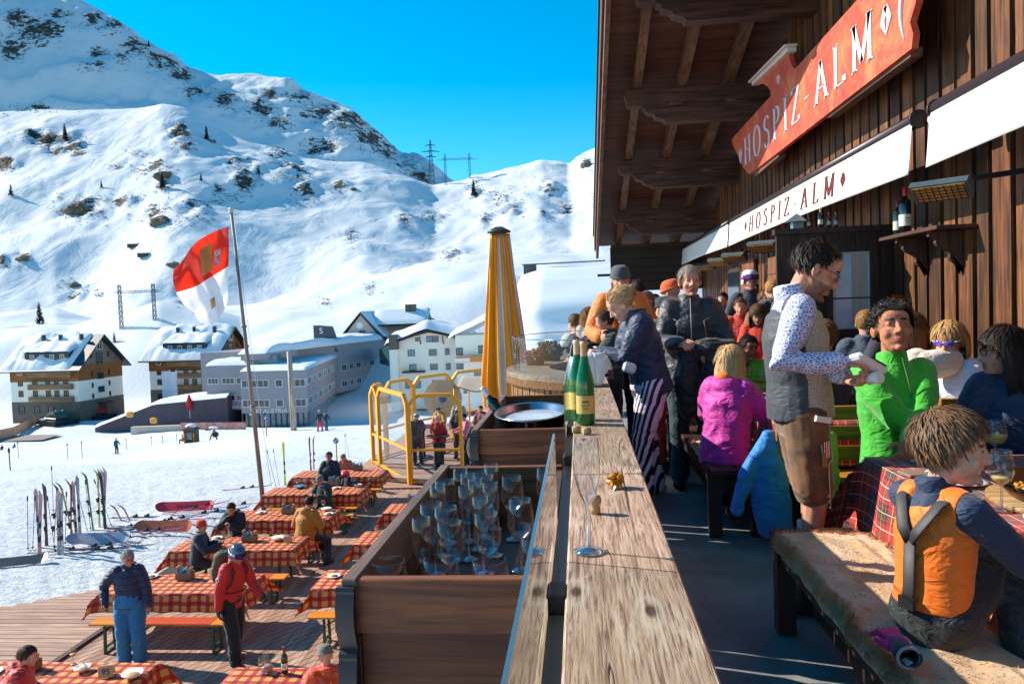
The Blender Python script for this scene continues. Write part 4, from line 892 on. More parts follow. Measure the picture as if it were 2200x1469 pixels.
b=MB(); b.bar((SX+.0,cl.y+.04,cl.z),(SX+.0,cr.y-.04,cr.z),.10,.05); b.bar((SX-.02,cl.y+.08,cl.z+.035),(SX-.02,cr.y-.08,cr.z+.035),.14,.025); b.build('cap_moulding',M('d9c8bc',.6,.1,4,0),e)
for q0,q1 in(((870,850),(990,745)),((1240,545),(1655,225))):
    p0,p1=PX(*zp(*q0),SX+.06),PX(*zp(*q1),SX+.06); b=MB(); b.bar((SX+.075,p0.y,p0.z-.05),(SX+.075,p1.y,p1.z-.05),.09,.07); b.build('support_batten',BMY,e)
LET=M('d8cdd0',.6,.15,10,0)
yl,yr=PX(*zp(783,750),SX).y,PX(*zp(1545,100),SX).y; ym=(yl+yr)/2
zm=(lo.z+hi.z)/2+.34
mz=(hi.z-lo.z)/(hi.y-lo.y)
fm_=frame4((SX-.002,ym,lo.z+mz*(ym-lo.y)+.37),(0,-1,-mz),(0,0,1)); 
b=MB(); serif('*HOSPIZ-ALM*',.40,.19,b,fm_,wf=.74); 
tot=max(v[1] for v in b.v)-min(v[1] for v in b.v); k=(yl-yr)/tot
b.v=[(v[0],ym+(v[1]-ym)*k,v[2]) for v in b.v]
b.build('lettering',LET,e)
h=PX(*zp(980,395),SX); b=MB(); 
hp=[V((SX-.004,h.y-.05*16*math.sin(t)**3/16,h.z+.05*(13*math.cos(t)-5*math.cos(2*t)-2*math.cos(3*t)-math.cos(4*t))/16)) for t in np.linspace(0,2*PI,30)]; b.tube(hp,.009,6); b.build('heart',LET,e)
b=MB(); sp_=[V((SX-.004,yn+.16+.05*math.sin(t*5),hi.z+.1+.62*t)) for t in np.linspace(0,1,20)]; b.tube(sp_,[.004+.02*math.sin(PI*t) for t in np.linspace(0,1,20)],6); b.build('flourish',LET,e)
# --- awnings ----------------------------------------------------------------
AX=2.45; AZ=2.79; CANV=M('dedad5',.75,.03,2,.15,300,.001); CANV.name='canvas'; TUB=M('3c2f33',.4,.15,4,0,metal=.4)
def awning(y0,y1,label,txt=None):
    e=empty('awning',(0,0,0),0,label,'awning','folded awnings on the timber wall')
    b=MB(); b.tube([(AX,y0,AZ),(AX,y1,AZ)],.055,16); b.build('roller_tube',TUB,e)
    for y in (y0,y1): b=MB(); b.tube([(AX,y-.012,AZ),(AX,y+.012,AZ)],.066,18); b.build('end_cap',M('151416',.5,.1,4,0),e)
    n=int((y1-y0)*14)
    b=MB(); b.grid(lambda u,v:V((AX-.045-.03*v+.010*math.sin(u*(y1-y0)*2.1+y0)*max(0,v-.8)*5*.3,y0+(y1-y0)*u,AZ-.02-(.37-.02*math.sin(u*PI))*v)),n,8); o=b.build('valance',CANV,e,fix=False)
    so_=o.modifiers.new('s','SOLIDIFY'); so_.thickness=.002
    for y in (y0+.3,y1-.3): b=MB(); b.bar((AX,y,AZ),(WX,y,AZ+.1),.05,.05); b.build('arm',TUB,e)
    if txt:
        ya,yb=PX(1597,475,AX-.08).y,PX(1812,395,AX-.08).y; ym=(ya+yb)/2; q=MB(); serif('*'+txt+'*',.21,.45,q,frame4((AX-.0625,ym,AZ-.20),(0,-1,0),(.081,0,1)),wf=.9,thick=.12); 
        tot=max(v[1] for v in q.v)-min(v[1] for v in q.v); k=(ya-yb)/tot; q.v=[(v[0],ym+(v[1]-ym)*k,v[2]) for v in q.v]; q.build('lettering',M('6a1216',.7,.2,20,0),e)
    return e
awning(12.2,17.6,'farthest white awning valance, half in shadow without writing')
awning(5.62,12.1,'middle white awning valance with dark red HOSPIZ-ALM lettering','HOSPIZ-ALM')
awning(1.2,5.35,'nearest white awning valance without writing at the right edge')
b=MB(); b.tube([(AX+.1,5.40,AZ-.02),(AX+.1,5.58,AZ-.02)],.06,14); tag(b.build('rolled_banner',M('c03030',.7,.6,9,0,col2='e8e0dc')),'short red and white roll between two awnings','roll')
# --- infrared heaters --------------------------------------------------------
HG=M('54626c',.4,.15,5,0,metal=.3); GLOW=NT('heater_glow_tint'); GLOW.l(GLOW.ramp(GLOW.noise(9),[(.3,srgb('b07a3c')),(.7,srgb('f0c070'))]),GLOW.bs.inputs['Base Color']); GLOW.set(Roughness=.35,Metallic=.6); GLOW=GLOW.m  # orange heat glow put into the reflector's base colour, nothing emits
def heater(px,py,d,s,label):
    p=P(px,py,d); e=empty('patio_heater',p,0,label,'heater','infrared heaters under the awning')
    # long axis along Y, tilted towards the guests (-x, down)
    T=Matrix.Rotation(R(48),3,'Z')@Matrix.Rotation(R(36),3,'Y')
    b=MB(); b.prism([(-.10,-.03),(.10,-.03),(.085,.04),(.03,.075),(-.05,.07),(-.09,.03)],'y',(-.21,.21)); b.v=[tuple(T@V(v)*s) for v in b.v]; b.build('housing',HG,e)
    b=MB(); b.box((0,0,-.034),(.17,.38,.01)); b.v=[tuple(T@V(v)*s) for v in b.v]; r=b.build('reflector',GLOW,e)
    b=MB()
    for k in range(9): b.box((0,-.18+k*.045,-.043),(.175,.004,.006))
    for k in range(5): b.box((-.07+k*.035,0,-.047),(.004,.38,.005))
    b.v=[tuple(T@V(v)*s) for v in b.v]; b.build('grille',BLKM,r)
    b=MB(); b.bar((0,0,.05*s),(WX-p.x,0,.12),.035,.03); b.box((WX-p.x-.02,0,.12),(.03,.12,.16)); b.build('wall_arm',BLKM,e)
heater(2022,408,4.5,.72,'nearest grey wall heater with glow-coloured orange reflector beside the wine shelf')
heater(1640,530,9.6,.9,'second wall heater right under the lettered awning')
heater(1578,553,11.8,.9,'third wall heater counted from the wine shelf'); heater(1545,563,13.3,.9,'fourth wall heater counted from the wine shelf'); heater(1515,573,15,.9,'farthest wall heater at the end of the wall')
# --- wine shelf ---------------------------------------------------------------
e=empty('wall_shelf',(0,0,0),0,'dark wooden wall shelf on two carved brackets','shelf')
SHZ=PX(1980,497,2.6).z; ys0,ys1=PX(2062,490,2.6).y+.25,PX(1898,503,2.6).y
b=MB(); b.box((2.70,(ys0+ys1)/2,SHZ),(.28,ys1-ys0,.03),b=.004); b.build('shelf_board',wood('6a4a3c','4a3026','y'),e)
for y in(ys0+.22,ys1-.25):
    pr=[(2.835,SHZ-.016),(2.60,SHZ-.016)]+[(2.60+.22*t+.02*math.sin(t*14),SHZ-.05-.24*t**1.2) for t in np.linspace(0,1,12)]+[(2.835,SHZ-.34)]
    b=MB(); b.prism(pr,'y',(y-.02,y+.02)); b.build('bracket',wood('6a4a3c','4a3026','z'),e)
bottle(2.66,PX(1929,495,2.66).y,SHZ+.016,'bord','1d3d2c','smaller green wine bottle standing left on the wall shelf','bottles on the wall shelf',cap='8c2020',lab='cfcabd',s=.95)
bottle(2.64,PX(1945,495,2.64).y,SHZ+.016,'bord','16222c','large dark wine bottle with a red capsule on the wall shelf','bottles on the wall shelf',cap='b02028',lab='e6e0cc',s=1.22)
# --- draught screen with window --------------------------------------------------
VY=7.05; DKP=wood('4f372c','35241d','z',fine=24,bump=.4,dark='17100d')
e=empty('draught_screen',(0,0,0),0,'dark plank partition with a window jutting from the wall behind the waiter','partition')
wx0,wx1=P(1786,600,VY).x,P(1868,600,VY).x; wz0,wz1=P(1830,706,VY).z,P(1830,541,VY).z; sx0=P(1668,600,VY).x; TS=P(1790,500,VY).z
b=MB()
def planks(x0,x1,z0,z1):
    x=x0
    while x<x1-.01: w_=min(.135,x1-x); b.box((x+w_/2,VY,(z0+z1)/2),(w_-.005,.04,z1-z0)); x+=w_
planks(sx0,wx0-.06,0,TS); planks(wx0-.06,wx1+.06,0,wz0-.06); planks(wx0-.06,wx1+.06,wz1+.06,TS); planks(wx1+.06,WX,0,TS); b.build('plank_wall',DKP,e)
b=MB(); b.box(((sx0+WX)/2,VY,TS+.025),(WX-sx0+.04,.09,.05)); b.build('top_rail',DKP,e)
b=MB(); b.box((wx0-.03,VY-.005,(wz0+wz1)/2),(.06,.07,wz1-wz0+.12)).box((wx1+.03,VY-.005,(wz0+wz1)/2),(.06,.07,wz1-wz0+.12)).box(((wx0+wx1)/2,VY-.005,wz1+.03),(wx1-wx0,.07,.06)).box(((wx0+wx1)/2,VY-.005,wz0-.03),(wx1-wx0,.07,.06)); wf_=b.build('window_frame',DKP,e)
b=MB(); b.box(((wx0+wx1)/2,VY,(wz0+wz1)/2),(wx1-wx0,.006,wz1-wz0)); b.build('pane',M('d3dce6',.04,.3,2.5,0,spec=1.0,col2='9fb0c2',coat=1),wf_)  # bluish white snow reflection put into the pane's base colour
b=MB(); b.grid(lambda u,v:V((wx1-.16+.14*u,VY-.006-.002*math.sin(u*40),wz0+.02+(wz1-wz0-.04)*v)),24,2); b.build('curtain',M('b8a898',.8,.2,30,0,stretch=(3,1,.1)),wf_,fix=False)
b=MB(); b.box(((wx0+wx1)/2,VY-.008,wz0+.28),(wx1-wx0,.01,.012)); b.build('glazing_bar',DKP,wf_)
# bottles behind the screen + lantern
for px,s,c,l in((1737,1,'7a1f22','first small red topped bottle on the screen beside the lantern'),(1763,1.35,'1f2a20','tall gold topped bottle in the middle on the screen'),(1781,1,'7a1f22','third red topped bottle on the screen'),(1796,1,'8c2a2a','rightmost red topped bottle on the screen')):
    p=P(px,490,VY); bottle(p.x,VY,TS+.051,'bord','182018',l,'bottles on top of the draught screen',cap=c if s==1 else 'c0a060',s=.42*s,lab='bfb9a8')
p=P(1712,492,VY); e=empty('roof_lantern',(p.x,VY,TS+.051),0,'small grey lantern with a pointed roof on the screen','lantern'); b=MB(); b.box((0,0,.03),(.09,.09,.06)); b.build('glass_body',CURT,e); b=MB(); b.lathe([(.11,.06),(.0005,.14)],(0,0,0),4,smooth=False); b.build('roof',HG,e)
# shutters further down the wall
SHT=wood('a8683a','7e4826','z',fine=20,bump=.3)
for i,(ya,yb,z0,z1,l) in enumerate(((9.1,9.75,.9,2.15,'orange brown wooden shutter nearest the screen'),(10.6,11.3,.9,2.15,'orange brown wooden shutter in the middle'),(12.2,13.2,.3,2.2,'farthest orange brown shutter beside the dark door'))):
    b=MB(); b.box((WX-.05,(ya+yb)/2,(z0+z1)/2),(.04,yb-ya,z1-z0)).box((WX-.075,(ya+yb)/2,z1-.2),(.02,yb-ya-.06,.09)).box((WX-.075,(ya+yb)/2,z0+.25),(.02,yb-ya-.06,.09)); tag(b.build('shutter',SHT),l,'shutter','window shutters on the chalet wall')
for ya,yb,l in((9.8,10.55,'dark window between the two near shutters'),(13.3,14.4,'dark glazed door near the end of the wall')):
    e=empty('wall_window',(WX-.03,(ya+yb)/2,1.5),0,l,'window'); b=MB(); b.box((0,0,0),(.05,yb-ya,1.25)); b.build('frame',DKP,e); b=MB(); b.box((-.03,0,0),(.01,yb-ya-.14,1.1)); b.build('pane',GLASSD,e)
# --- benches and tartan tables ----------------------------------------------------
BR=wood('5a3028','3c1f1a','y',fine=30,bump=.3); BRL=M('2a1a18',.55,.3,5,.2)
def bench(x0,x1,y0,y1,label,z=.46):
    e=empty('wooden_bench',(0,0,0),0,label,'bench','dark benches on the upper terrace'); n=2; w_=(x1-x0)/n
    for k in range(n): b=MB(); b.box((x0+w_*(k+.5),(y0+y1)/2,z-.02),(w_-.008,y1-y0,.04),b=.004); b.build('seat_plank',BR,e)
    for y in(y0+.1,y1-.1):
        for x in(x0+.045,x1-.045): b=MB(); b.box((x,y,(z-.04)/2),(.08,.08,z-.041)); b.build('leg',BRL,e)
        b=MB(); b.box(((x0+x1)/2,y,z-.09),(x1-x0-.17,.05,.09)); b.build('crossbar',BRL,e)
    b=MB(); b.box((x0+.045,(y0+y1)/2,z-.085),(.04,y1-y0-.28,.08)).box((x1-.045,(y0+y1)/2,z-.085),(.04,y1-y0-.28,.08)).box(((x0+x1)/2,(y0+y1)/2,.12),(.07,y1-y0-.28,.05)); b.build('apron',BRL,e)
bench(.86,1.25,1.1,3.6,'near dark wooden bench carrying the sheepskin')
bench(.80,1.16,4.85,7.3,'far dark wooden bench under the girl in pink')
bench(2.36,2.70,1.2,4.2,'dark wooden bench along the wall at the right')
def tartan():
    t=NT('tartan_cloth'); uv=t.n('ShaderNodeUVMap'); sep=t.n('ShaderNodeSeparateXYZ'); t.l(uv.outputs[0],sep.inputs[0])
    R_=srgb('b3221f');N_=srgb('141a33');G_=srgb('15402f');Y_=srgb('d8b84a');W_=srgb('e6ded0')
    def ax(o):
        f=t.math('FRACT',t.math('MULTIPLY',o,1/.19)); st=[(0,R_),(.30,N_),(.37,R_),(.40,G_),(.50,N_),(.60,G_),(.66,R_),(.69,N_),(.76,R_)]
        th=t.ramp(f,[(0,(0,0,0,1)),(.14,(1,1,1,1)),(.16,(0,0,0,1)),(.535,(1,1,1,1)),(.55,(0,0,0,1)),(.88,(1,1,1,1)),(.895,(0,0,0,1))],'CONSTANT')
        return t.ramp(f,st,'CONSTANT'),th
    a,ta=ax(sep.outputs[0]); c,tc=ax(sep.outputs[1])
    m=t.mix(.5,a,c); m=t.mix(t.math('MULTIPLY',ta,.8),m,W_); m=t.mix(t.math('MULTIPLY',tc,.8),m,Y_)
    t.l(m,t.bs.inputs['Base Color']); t.set(Roughness=.75); t.bump(t.noise(8,detail=3),.3,.01); t.bs.inputs['Sheen Weight'].default_value=.2; return t.m
TART=tartan()
def cloth(cx,cy,L,W,z,drop,rz,mat,label,group,seed=0,wave=.02,name='tablecloth',flare=.06,res=.045):
    """L along local x, W along local y. one sheet draped over the table; uv in metres"""
    hx,hy=L/2,W/2; EX,EY=hx+drop,hy+drop; nu=max(10,int(2*EX/res)); nv=max(10,int(2*EY/res)); us=[-EX+2*EX*i/(nu-1) for i in range(nu)]; vs_=[-EY+2*EY*j/(nv-1) for j in range(nv)]
    def snap(a,h):
        i=min(range(len(a)),key=lambda k:abs(a[k]-h)); a[i]=h
    for a,h in((us,hx),(us,-hx),(vs_,hy),(vs_,-hy)): snap(a,h)
    b=MB(); V_=[];UV=[]
    for u in us:
        for v in vs_:
            ox=max(0,abs(u)-hx); oy=max(0,abs(v)-hy); sx=1 if u>0 else -1; sy=1 if v>0 else -1
            r=max(ox,oy); k=r+.35*min(ox,oy)
            dx=dy=0
            if r>0:
                w_=wave*math.sin((u if oy>ox else v)*16+seed)+wave*.8*noi(u*5+seed,v*5)
                fl=flare*(r/drop)+w_*min(1,r/.1)
                dx=sx*(fl if ox>0 else 0)+sx*min(ox,oy)*.55; dy=sy*(fl if oy>0 else 0)+sy*min(ox,oy)*.55
                if ox==0: dx=0
                if oy==0: dy=0
            X=max(-hx,min(hx,u))+dx; Y=max(-hy,min(hy,v))+dy; Z=-math.sqrt(max(0,1-.0))*0-(k*.97 if r>0 else 0)+ (.003*noi(u*4+seed,v*4) if r==0 else .004)
            V_.append((X,Y,Z)); UV.append((u,v))
    n=nv; F_=[(i*n+j,(i+1)*n+j,(i+1)*n+j+1,i*n+j+1) for i in range(nu-1) for j in range(n-1)]
    b.add(V_,F_,0,True); b.uv=UV; o=b.build(name,mat,fix=False,label=label,cat='tablecloth',group=group); o.location=(cx,cy,z); o.rotation_euler=(0,0,rz); return o
def table(cx,cy,L,W,z,label,rz=0,group='tables under tartan cloths',lm=None,tm=None):
    e=empty('dining_table',(cx,cy,z-.76),rz,label,'table',group); b=MB(); b.box((0,0,.735),(L,W,.035)); b.build('tabletop',tm or BR,e)
    for sx in(-1,1):
        for sy in(-1,1): b=MB(); b.box((sx*(L/2-.12),sy*(W/2-.1),.355),(.07,.07,.715)); b.build('leg',lm or BRL,e)
    return e
TZ=.757
table(1.83,3.14,.92,1.22,TZ,'near table in front of the man in green'); cloth(1.83,3.14,.93,1.23,TZ+.003,.40,0,TART,'red tartan tablecloth on the near table','tartan tablecloths',3,.014)
table(1.62,6.05,.74,2.3,TZ,'far table behind the waiter'); cloth(1.62,6.0,.75,2.3,TZ+.003,.28,0,TART,'red tartan tablecloth on the far table with many glasses','tartan tablecloths',8)
table(1.75,10.5,.75,3.2,TZ,'farthest terrace table by the shutters'); cloth(1.75,10.5,.75,3.2,TZ+.003,.3,0,TART,'tartan tablecloth on the farthest terrace table','tartan tablecloths',5)
# --- sheepskin -------------------------------------------------------------------
def sheepskin():
    t=NT('sheepskin'); n=t.noise(7,detail=5); t.l(t.ramp(n,[(.25,srgb('d08850')),(.5,srgb('eab078')),(.75,srgb('f8d4ac'))]),t.bs.inputs['Base Color']); t.bump(t.noise(70,detail=6,rough=.7),.6,.012); t.bump(t.noise(240,detail=3),.4,.004); t.set(Roughness=.95); t.bs.inputs['Sheen Weight'].default_value=.5; return t.m
FUR=sheepskin()
def skin(cx,cy,L,W,z,label,seed,nh=26000):
    def top(x,y):
        a=x/(W/2); c=y/(L/2); ed=1-max(abs(a)**5,abs(c)**9); return .045*math.sqrt(max(0,min(1,ed*2.2)))*(1+.35*noi(x*9+seed,y*9)+.2*noi(x*25,y*25,seed))
    def shape(u,v):
        x=(u-.5)*W*(1+.08*noi(v*5+seed,1)+.05*noi(v*14,seed)); y=(v-.5)*L*(1+.02*noi(u*6,seed)); return x,y
    b=MB()
    def fn(u,v):
        x,y=shape(u,v); lx=0
        z_=z+top((u-.5)*W,y*.98)+.003
        o=max(0,abs(x)-.185); 
        return V((cx+x,cy+y,z_-o*1.2))
    b.grid(fn,26,90); base=list(b.v); b.build('tmp',FUR) if False else None
    o=b.build('sheepskin',FUR,fix=False,label=label,cat='sheepskin')
    h=MB(); rr=random.Random(seed)
    nh=int(nh*.9)
    for _ in range(nh):
        u,v=rr.random(),rr.random(); 
        if rr.random()<.4: u=rr.choice((rr.uniform(0,.06),rr.uniform(.94,1)))
        p=fn(u,v); L_=rr.uniform(.008,.018)*(1.9 if min(u,1-u)<.07 or min(v,1-v)<.02 else 1); ang=noi(p.x*9,p.y*9,seed)*4; ed_=min(u,1-u)<.07 or min(v,1-v)<.02
        if not ed_ and rr.random()<.6: continue
        d=V((math.cos(ang)*.8+(u-.5)*1.6,math.sin(ang)*.8+(v-.5)*.8,.75)).normalized()*L_; s_=V((-d.y,d.x,0)).normalized()*.0013
        p=p-V((0,0,.004)); m=p+d*.6; h.add([p-s_,p+s_,m+s_*.7,p+d*1.0+V((0,0,-.004)),m-s_*.7],[(0,1,2,3,4)])
    h.build('fleece',FUR,o,fix=False); return o
skin(1.045,2.28,2.25,.42,.462,'long cream sheepskin covering the near bench',3)
skin(.97,5.5,.6,.34,.462,'small cream sheepskin on the far bench under the girl in pink',11,4000)
# --- food and tableware on the near table ------------------------------------------
CH=M('f2f0ec',.25,.03,3,0,spec=.6); PANM=M('3a2c26',.35,.3,6,.1,metal=.8); TT=TZ+.009
e=empty('serving_pan',(1.80,2.86,TT),0,'large round copper pan with a golden potato dish on the near table','pan')
b=MB(); b.lathe([(.0005,.022),(.22,.022),(.265,.075),(.272,.075),(.225,.018),(.0005,.016)],(0,0,0),48); b.build('pan_body',M('6b4632',.3,.35,5,.1,metal=.9),e)
b=MB(); b.tube([(0,-.25,.07),(0,-.31,.09),(.0,-.42,.10)],.011,8); b.tube([(-.26,-.05,.07),(-.30,-.03,.085),(-.30,.03,.085),(-.26,.05,.07)],.007,8); b.build('handle',PANM,e)
b=MB()
for _ in range(260):
    a=rnd.uniform(0,6.3); r=math.sqrt(rnd.random())*.2; b.box((r*math.cos(a),r*math.sin(a),.035+rnd.uniform(0,.018)),(rnd.uniform(.012,.03),rnd.uniform(.01,.022),rnd.uniform(.008,.018)),M=Matrix.Rotation(rnd.uniform(0,3),3,V((rnd.random(),rnd.random(),1)).normalized()),b=.003,mi=rnd.choice((0,0,1,2)))
b.build('golden_food',[M('d8952e',.5,.4,30,.2),M('b86a1e',.5,.4,30,.2),M('e8c070',.5,.3,30,.2)],e)
b=MB(); b.lathe([(.0005,-.006),(.30,-.006),(.30,.014),(.0005,.014)],(1.80,2.86,TT+.0),40); tag(b.build('serving_board',wood('c09a6a','a07a4c','x',fine=40)),'round wooden board under the copper pan','board')
for nm,x,y,sx,sy,l,c in(('plate',1.64,2.62,.17,.10,'white plate with leftover potatoes and cutlery at the near edge','d89a3a'),('plate',2.02,3.30,.16,.10,'oval white plate with pink cabbage salad at the far side of the pan','c06a9a')):
    e=empty(nm,(x,y,TT),0,l,'plate','plates on the near table'); b=MB(); b.lathe([(.0005,.004),(.62,.004),(.98,.016),(1,.018),(1,.014),(.65,.0),(.0005,.0)],(0,0,0),40); b.v=[(v[0]*sx,v[1]*sy,v[2]) for v in b.v]; b.build('dish',CH,e)
    b=MB()
    for _ in range(90 if 'pink' in l else 45): a=rnd.uniform(0,6.3); r=math.sqrt(rnd.random())*.55; b.box((r*math.cos(a)*sx,r*math.sin(a)*sy,.012+rnd.uniform(0,.018)),(rnd.uniform(.008,.025),rnd.uniform(.005,.014),.008),rz=rnd.uniform(0,3))
    b.build('food',M(c,.6,.4,40,.2),e)
e=empty('cutlery',(1.69,2.60,TT+.024),.4,'fork and knife lying across the near plate','cutlery'); b=MB(); b.bar((-.09,0,0),(.06,.01,0),.007,.003).bar((.06,.01,0),(.10,.012,0),.02,.002); b.build('fork',MET,e); b=MB(); b.bar((-.09,-.03,0),(.1,-.022,0),.012,.003); b.build('knife',MET,e)
e=empty('menu_card',(1.50,3.35,TT),.15,'brown menu folder lying at the far left corner of the near table','menu'); b=MB(); b.box((0,0,.006),(.26,.10,.012),b=.002); b.build('cover',M('9a8070',.5,.2,9,.1),e); b=MB(); b.tube([(-.03,0,.0125),(.03,0,.0125)],.006,8); b.build('emblem',CH,e)
e=empty('bread_plate',(1.55,3.18,TT),0,'small white plate with dark olives beside the menu folder','plate'); b=MB(); b.lathe([(.0005,.003),(.06,.003),(.09,.012),(.09,.009),(.06,0),(.0005,0)],(0,0,0),30); b.build('dish',CH,e)
b=MB()
for _ in range(7): b.ell((rnd.uniform(-.05,.05),rnd.uniform(-.04,.04),.012),.009,n=8,m=6)
b.build('olive',M('2a2024',.4,.2,9,0),e)
for x,y,l in((2.01,3.50,'left one of two empty wine glasses behind the boy'),(2.05,3.40,'right one of two empty wine glasses behind the boy'),(2.22,3.62,'wine glass at the far right of the near table')): wineglass(x,y,TT,'big' if 'right one' in l else 'wine',l,'wine glasses on the near table')
b=MB(); b.lathe([(.0005,0),(.035,0),(.04,.03),(.038,.09),(.036,.09),(.037,.03),(.0005,.006)],(2.24,3.2,TT),20); tag(b.build('egg_cup',CH),'small white cup at the right edge of the near table','cup')
for i in range(11):
    x=rnd.uniform(1.4,1.9); y=5.1+i*.19; wineglass(x,y,TT,('wine','big')[i%2],'wine glass standing on the tartan cloth of the far table','glasses on the far table',fill=(.125,('e8c060','b03028','e08a30')[i%3]) if i%3!=1 else None)
for i in range(8): wineglass(rnd.uniform(1.5,2.0),9.1+i*.3,TT,'wine','wine glass on the farthest terrace table','glasses on the farthest table')
bottle(1.52,9.2,TT,'bord','9fb8c0','clear blue water bottle on the farthest terrace table','table bottles',cap='4a90b0',lab='e0e8ea')
# wooden chair backs behind the green man
YEL=wood('d89a3c','a86c22','x',fine=24,bump=.3)
for x,y,l in((1.52,4.55,'yellow wooden bench back left behind the man in green'),(2.55,4.75,'orange wooden bench back right behind the man in green')):
    e=empty('bench_back',(x,y,0),0,l,'bench','yellow bench backs'); 
    for z in(.62,.74,.86): b=MB(); b.box((0,0,z),(.75,.025,.085),b=.004); b.build('slat',YEL,e)
    for s in(-1,1): b=MB(); b.box((s*.34,.03,.45),(.05,.04,.9)); b.build('post',YEL,e)
    b=MB(); b.box((0,.2,.45),(.75,.35,.035)); b.build('seat',YEL,e)
# ================================================================ lower sun deck
DZ=CAMZ-5.1
def deckmat(ax):
    t=NT('deck_'+ax); g=t.noise(30,{'y':(1,.05,1),'x':(.05,1,1)}[ax],6,.6); n=t.noise(.9,detail=5)
    sep=t.n('ShaderNodeSeparateXYZ'); t.l(t.coord(),sep.inputs[0]); bi=t.math('FLOOR',t.math('MULTIPLY',sep.outputs[0 if ax=='y' else 1],1/.148)); wn=t.n('ShaderNodeTexWhiteNoise',noise_dimensions='1D'); t.l(bi,wn.inputs['W'])
    base=t.ramp(wn.outputs['Value'],[(0,srgb('a87f69')),(.5,srgb('c29a82')),(1,srgb('d4b098'))]); base=t.mix(t.ramp(g,[(.35,(1,1,1,1)),(.6,(0,0,0,1))]),base,srgb('8f6a56')); base=t.mix(t.math('MULTIPLY',n,.35),base,srgb('8a6a5a'))
    t.l(base,t.bs.inputs['Base Color']); t.set(Roughness=.75); t.bump(g,.3,.003); return t.m
DKX=deckmat('x'); DKY=deckmat('y')
e=empty('sun_deck',(0,0,0),0,'lower wooden sun deck of reddish boards','deck')
b=MB()
# main deck boards run diagonally, left wing runs across
rz=R(-38); u=V((math.cos(rz+PI/2),math.sin(rz+PI/2),0)); s=V((math.cos(rz),math.sin(rz),0)); mbm=MB()
def clipboard(mb,c0,u,s,w_,x0,x1,y0,y1,z):
    # segment of the board centre line inside the rectangle
    t0,t1=-60,60
    for k,(lo,hi) in ((0,(x0,x1)),(1,(y0,y1))):
        if abs(u[k])<1e-9: 
            if not lo<=c0[k]<=hi: return
            continue
        a,c=(lo-c0[k])/u[k],(hi-c0[k])/u[k]; a,c=min(a,c),max(a,c); t0=max(t0,a); t1=min(t1,c)
    if t1-t0<.1: return
    a=c0+u*t0; c=c0+u*t1; mb.bar((a.x,a.y,z),(c.x,c.y,z),w_,.03)
cc=V((-3,12,0))
for k in range(-150,190): clipboard(mbm,cc+s*(k*.148),u,s,.132,-8.12,3.2,6.5,20.9,DZ-.015)
dm=mbm.build('deck_board',None or deckmat('y'),e)
b=MB()
yy=7.0
while yy<13.4:
    xl=np.interp(yy,[7,10.5,12.0,13.4],[-15,-13,-11.2,-9.0]); b.box(((xl-8.12)/2,yy+.069,DZ+.008),(abs(xl+8.12),.133,.03)); yy+=.148
b.build('wing_board',DKX,e)
b=MB(); b.box((-8.08,10.2,DZ+.012),(.09,6.4,.05)); b.build('step_edge',wood('7c5c4a','5a4234','y'),e)
b=MB(); b.box((-3,14,DZ-.09),(11.5,15,.1)); b.build('substructure',M('3a2c24',.9,.2,2,0),e)
# spare boards heap by the windbreak
FRZ=DZ
def gingham():
    t=NT('gingham_cloth'); uv=t.n('ShaderNodeUVMap'); sep=t.n('ShaderNodeSeparateXYZ'); t.l(uv.outputs[0],sep.inputs[0])
    def ax(o):
        f=t.math('FRACT',t.math('MULTIPLY',o,1/.155)); return t.ramp(f,[(0,(1,1,1,1)),(.42,(0,0,0,1)),(.48,(.5,.5,.5,1)),(.52,(0,0,0,1)),(.9,(0,0,0,1)),(.93,(.6,.6,.6,1)),(.96,(0,0,0,1))],'CONSTANT')
    a,c=ax(sep.outputs[0]),ax(sep.outputs[1]); m=t.math('ADD',a,c); col=t.ramp(t.math('MULTIPLY',m,.5),[(0,srgb('d9a050')),(.3,srgb('c9702c')),(.49,srgb('b8382a')),(.9,srgb('8e1a22'))],'CONSTANT')
    t.l(col,t.bs.inputs['Base Color']); t.set(Roughness=.7); t.bump(t.noise(6,detail=3),.35,.015); return t.m
GING=gingham(); GRN=M('2f5a3f',.45,.2,4,0,metal=.2); ORB=M('e2871f',.5,.12,2,.1); REDB=M('cf4a1e',.5,.12,2,.1)
def beer_bench(x,y,L,label,cloth_=None):
    x,y=fx(x,y)
    e=empty('beer_bench',(x,y,DZ),0,label,'bench','beer benches on the lower deck')
    b=MB(); b.box((0,0,.455),(L,.26,.03),b=.004); b.build('seat',ORB,e)
    b=MB(); b.box((L*.12,0,.4725),(L*.5,.262,.004)); b.build('painted_panel',REDB,e)
    for s in(-1,1):
        b=MB(); X=s*(L/2-.25)
        for q in(-.1,.1): b.bar((X,q,.44),(X,q*1.25,0),.035,.035)
        b.bar((X,-.12,.1),(X,.12,.1),.03,.03).bar((X,0,.3),(X-s*.28,0,.44),.02,.02).bar((X,-.12,.012),(X,.12,.012),.04,.02); b.build('leg',GRN,e)
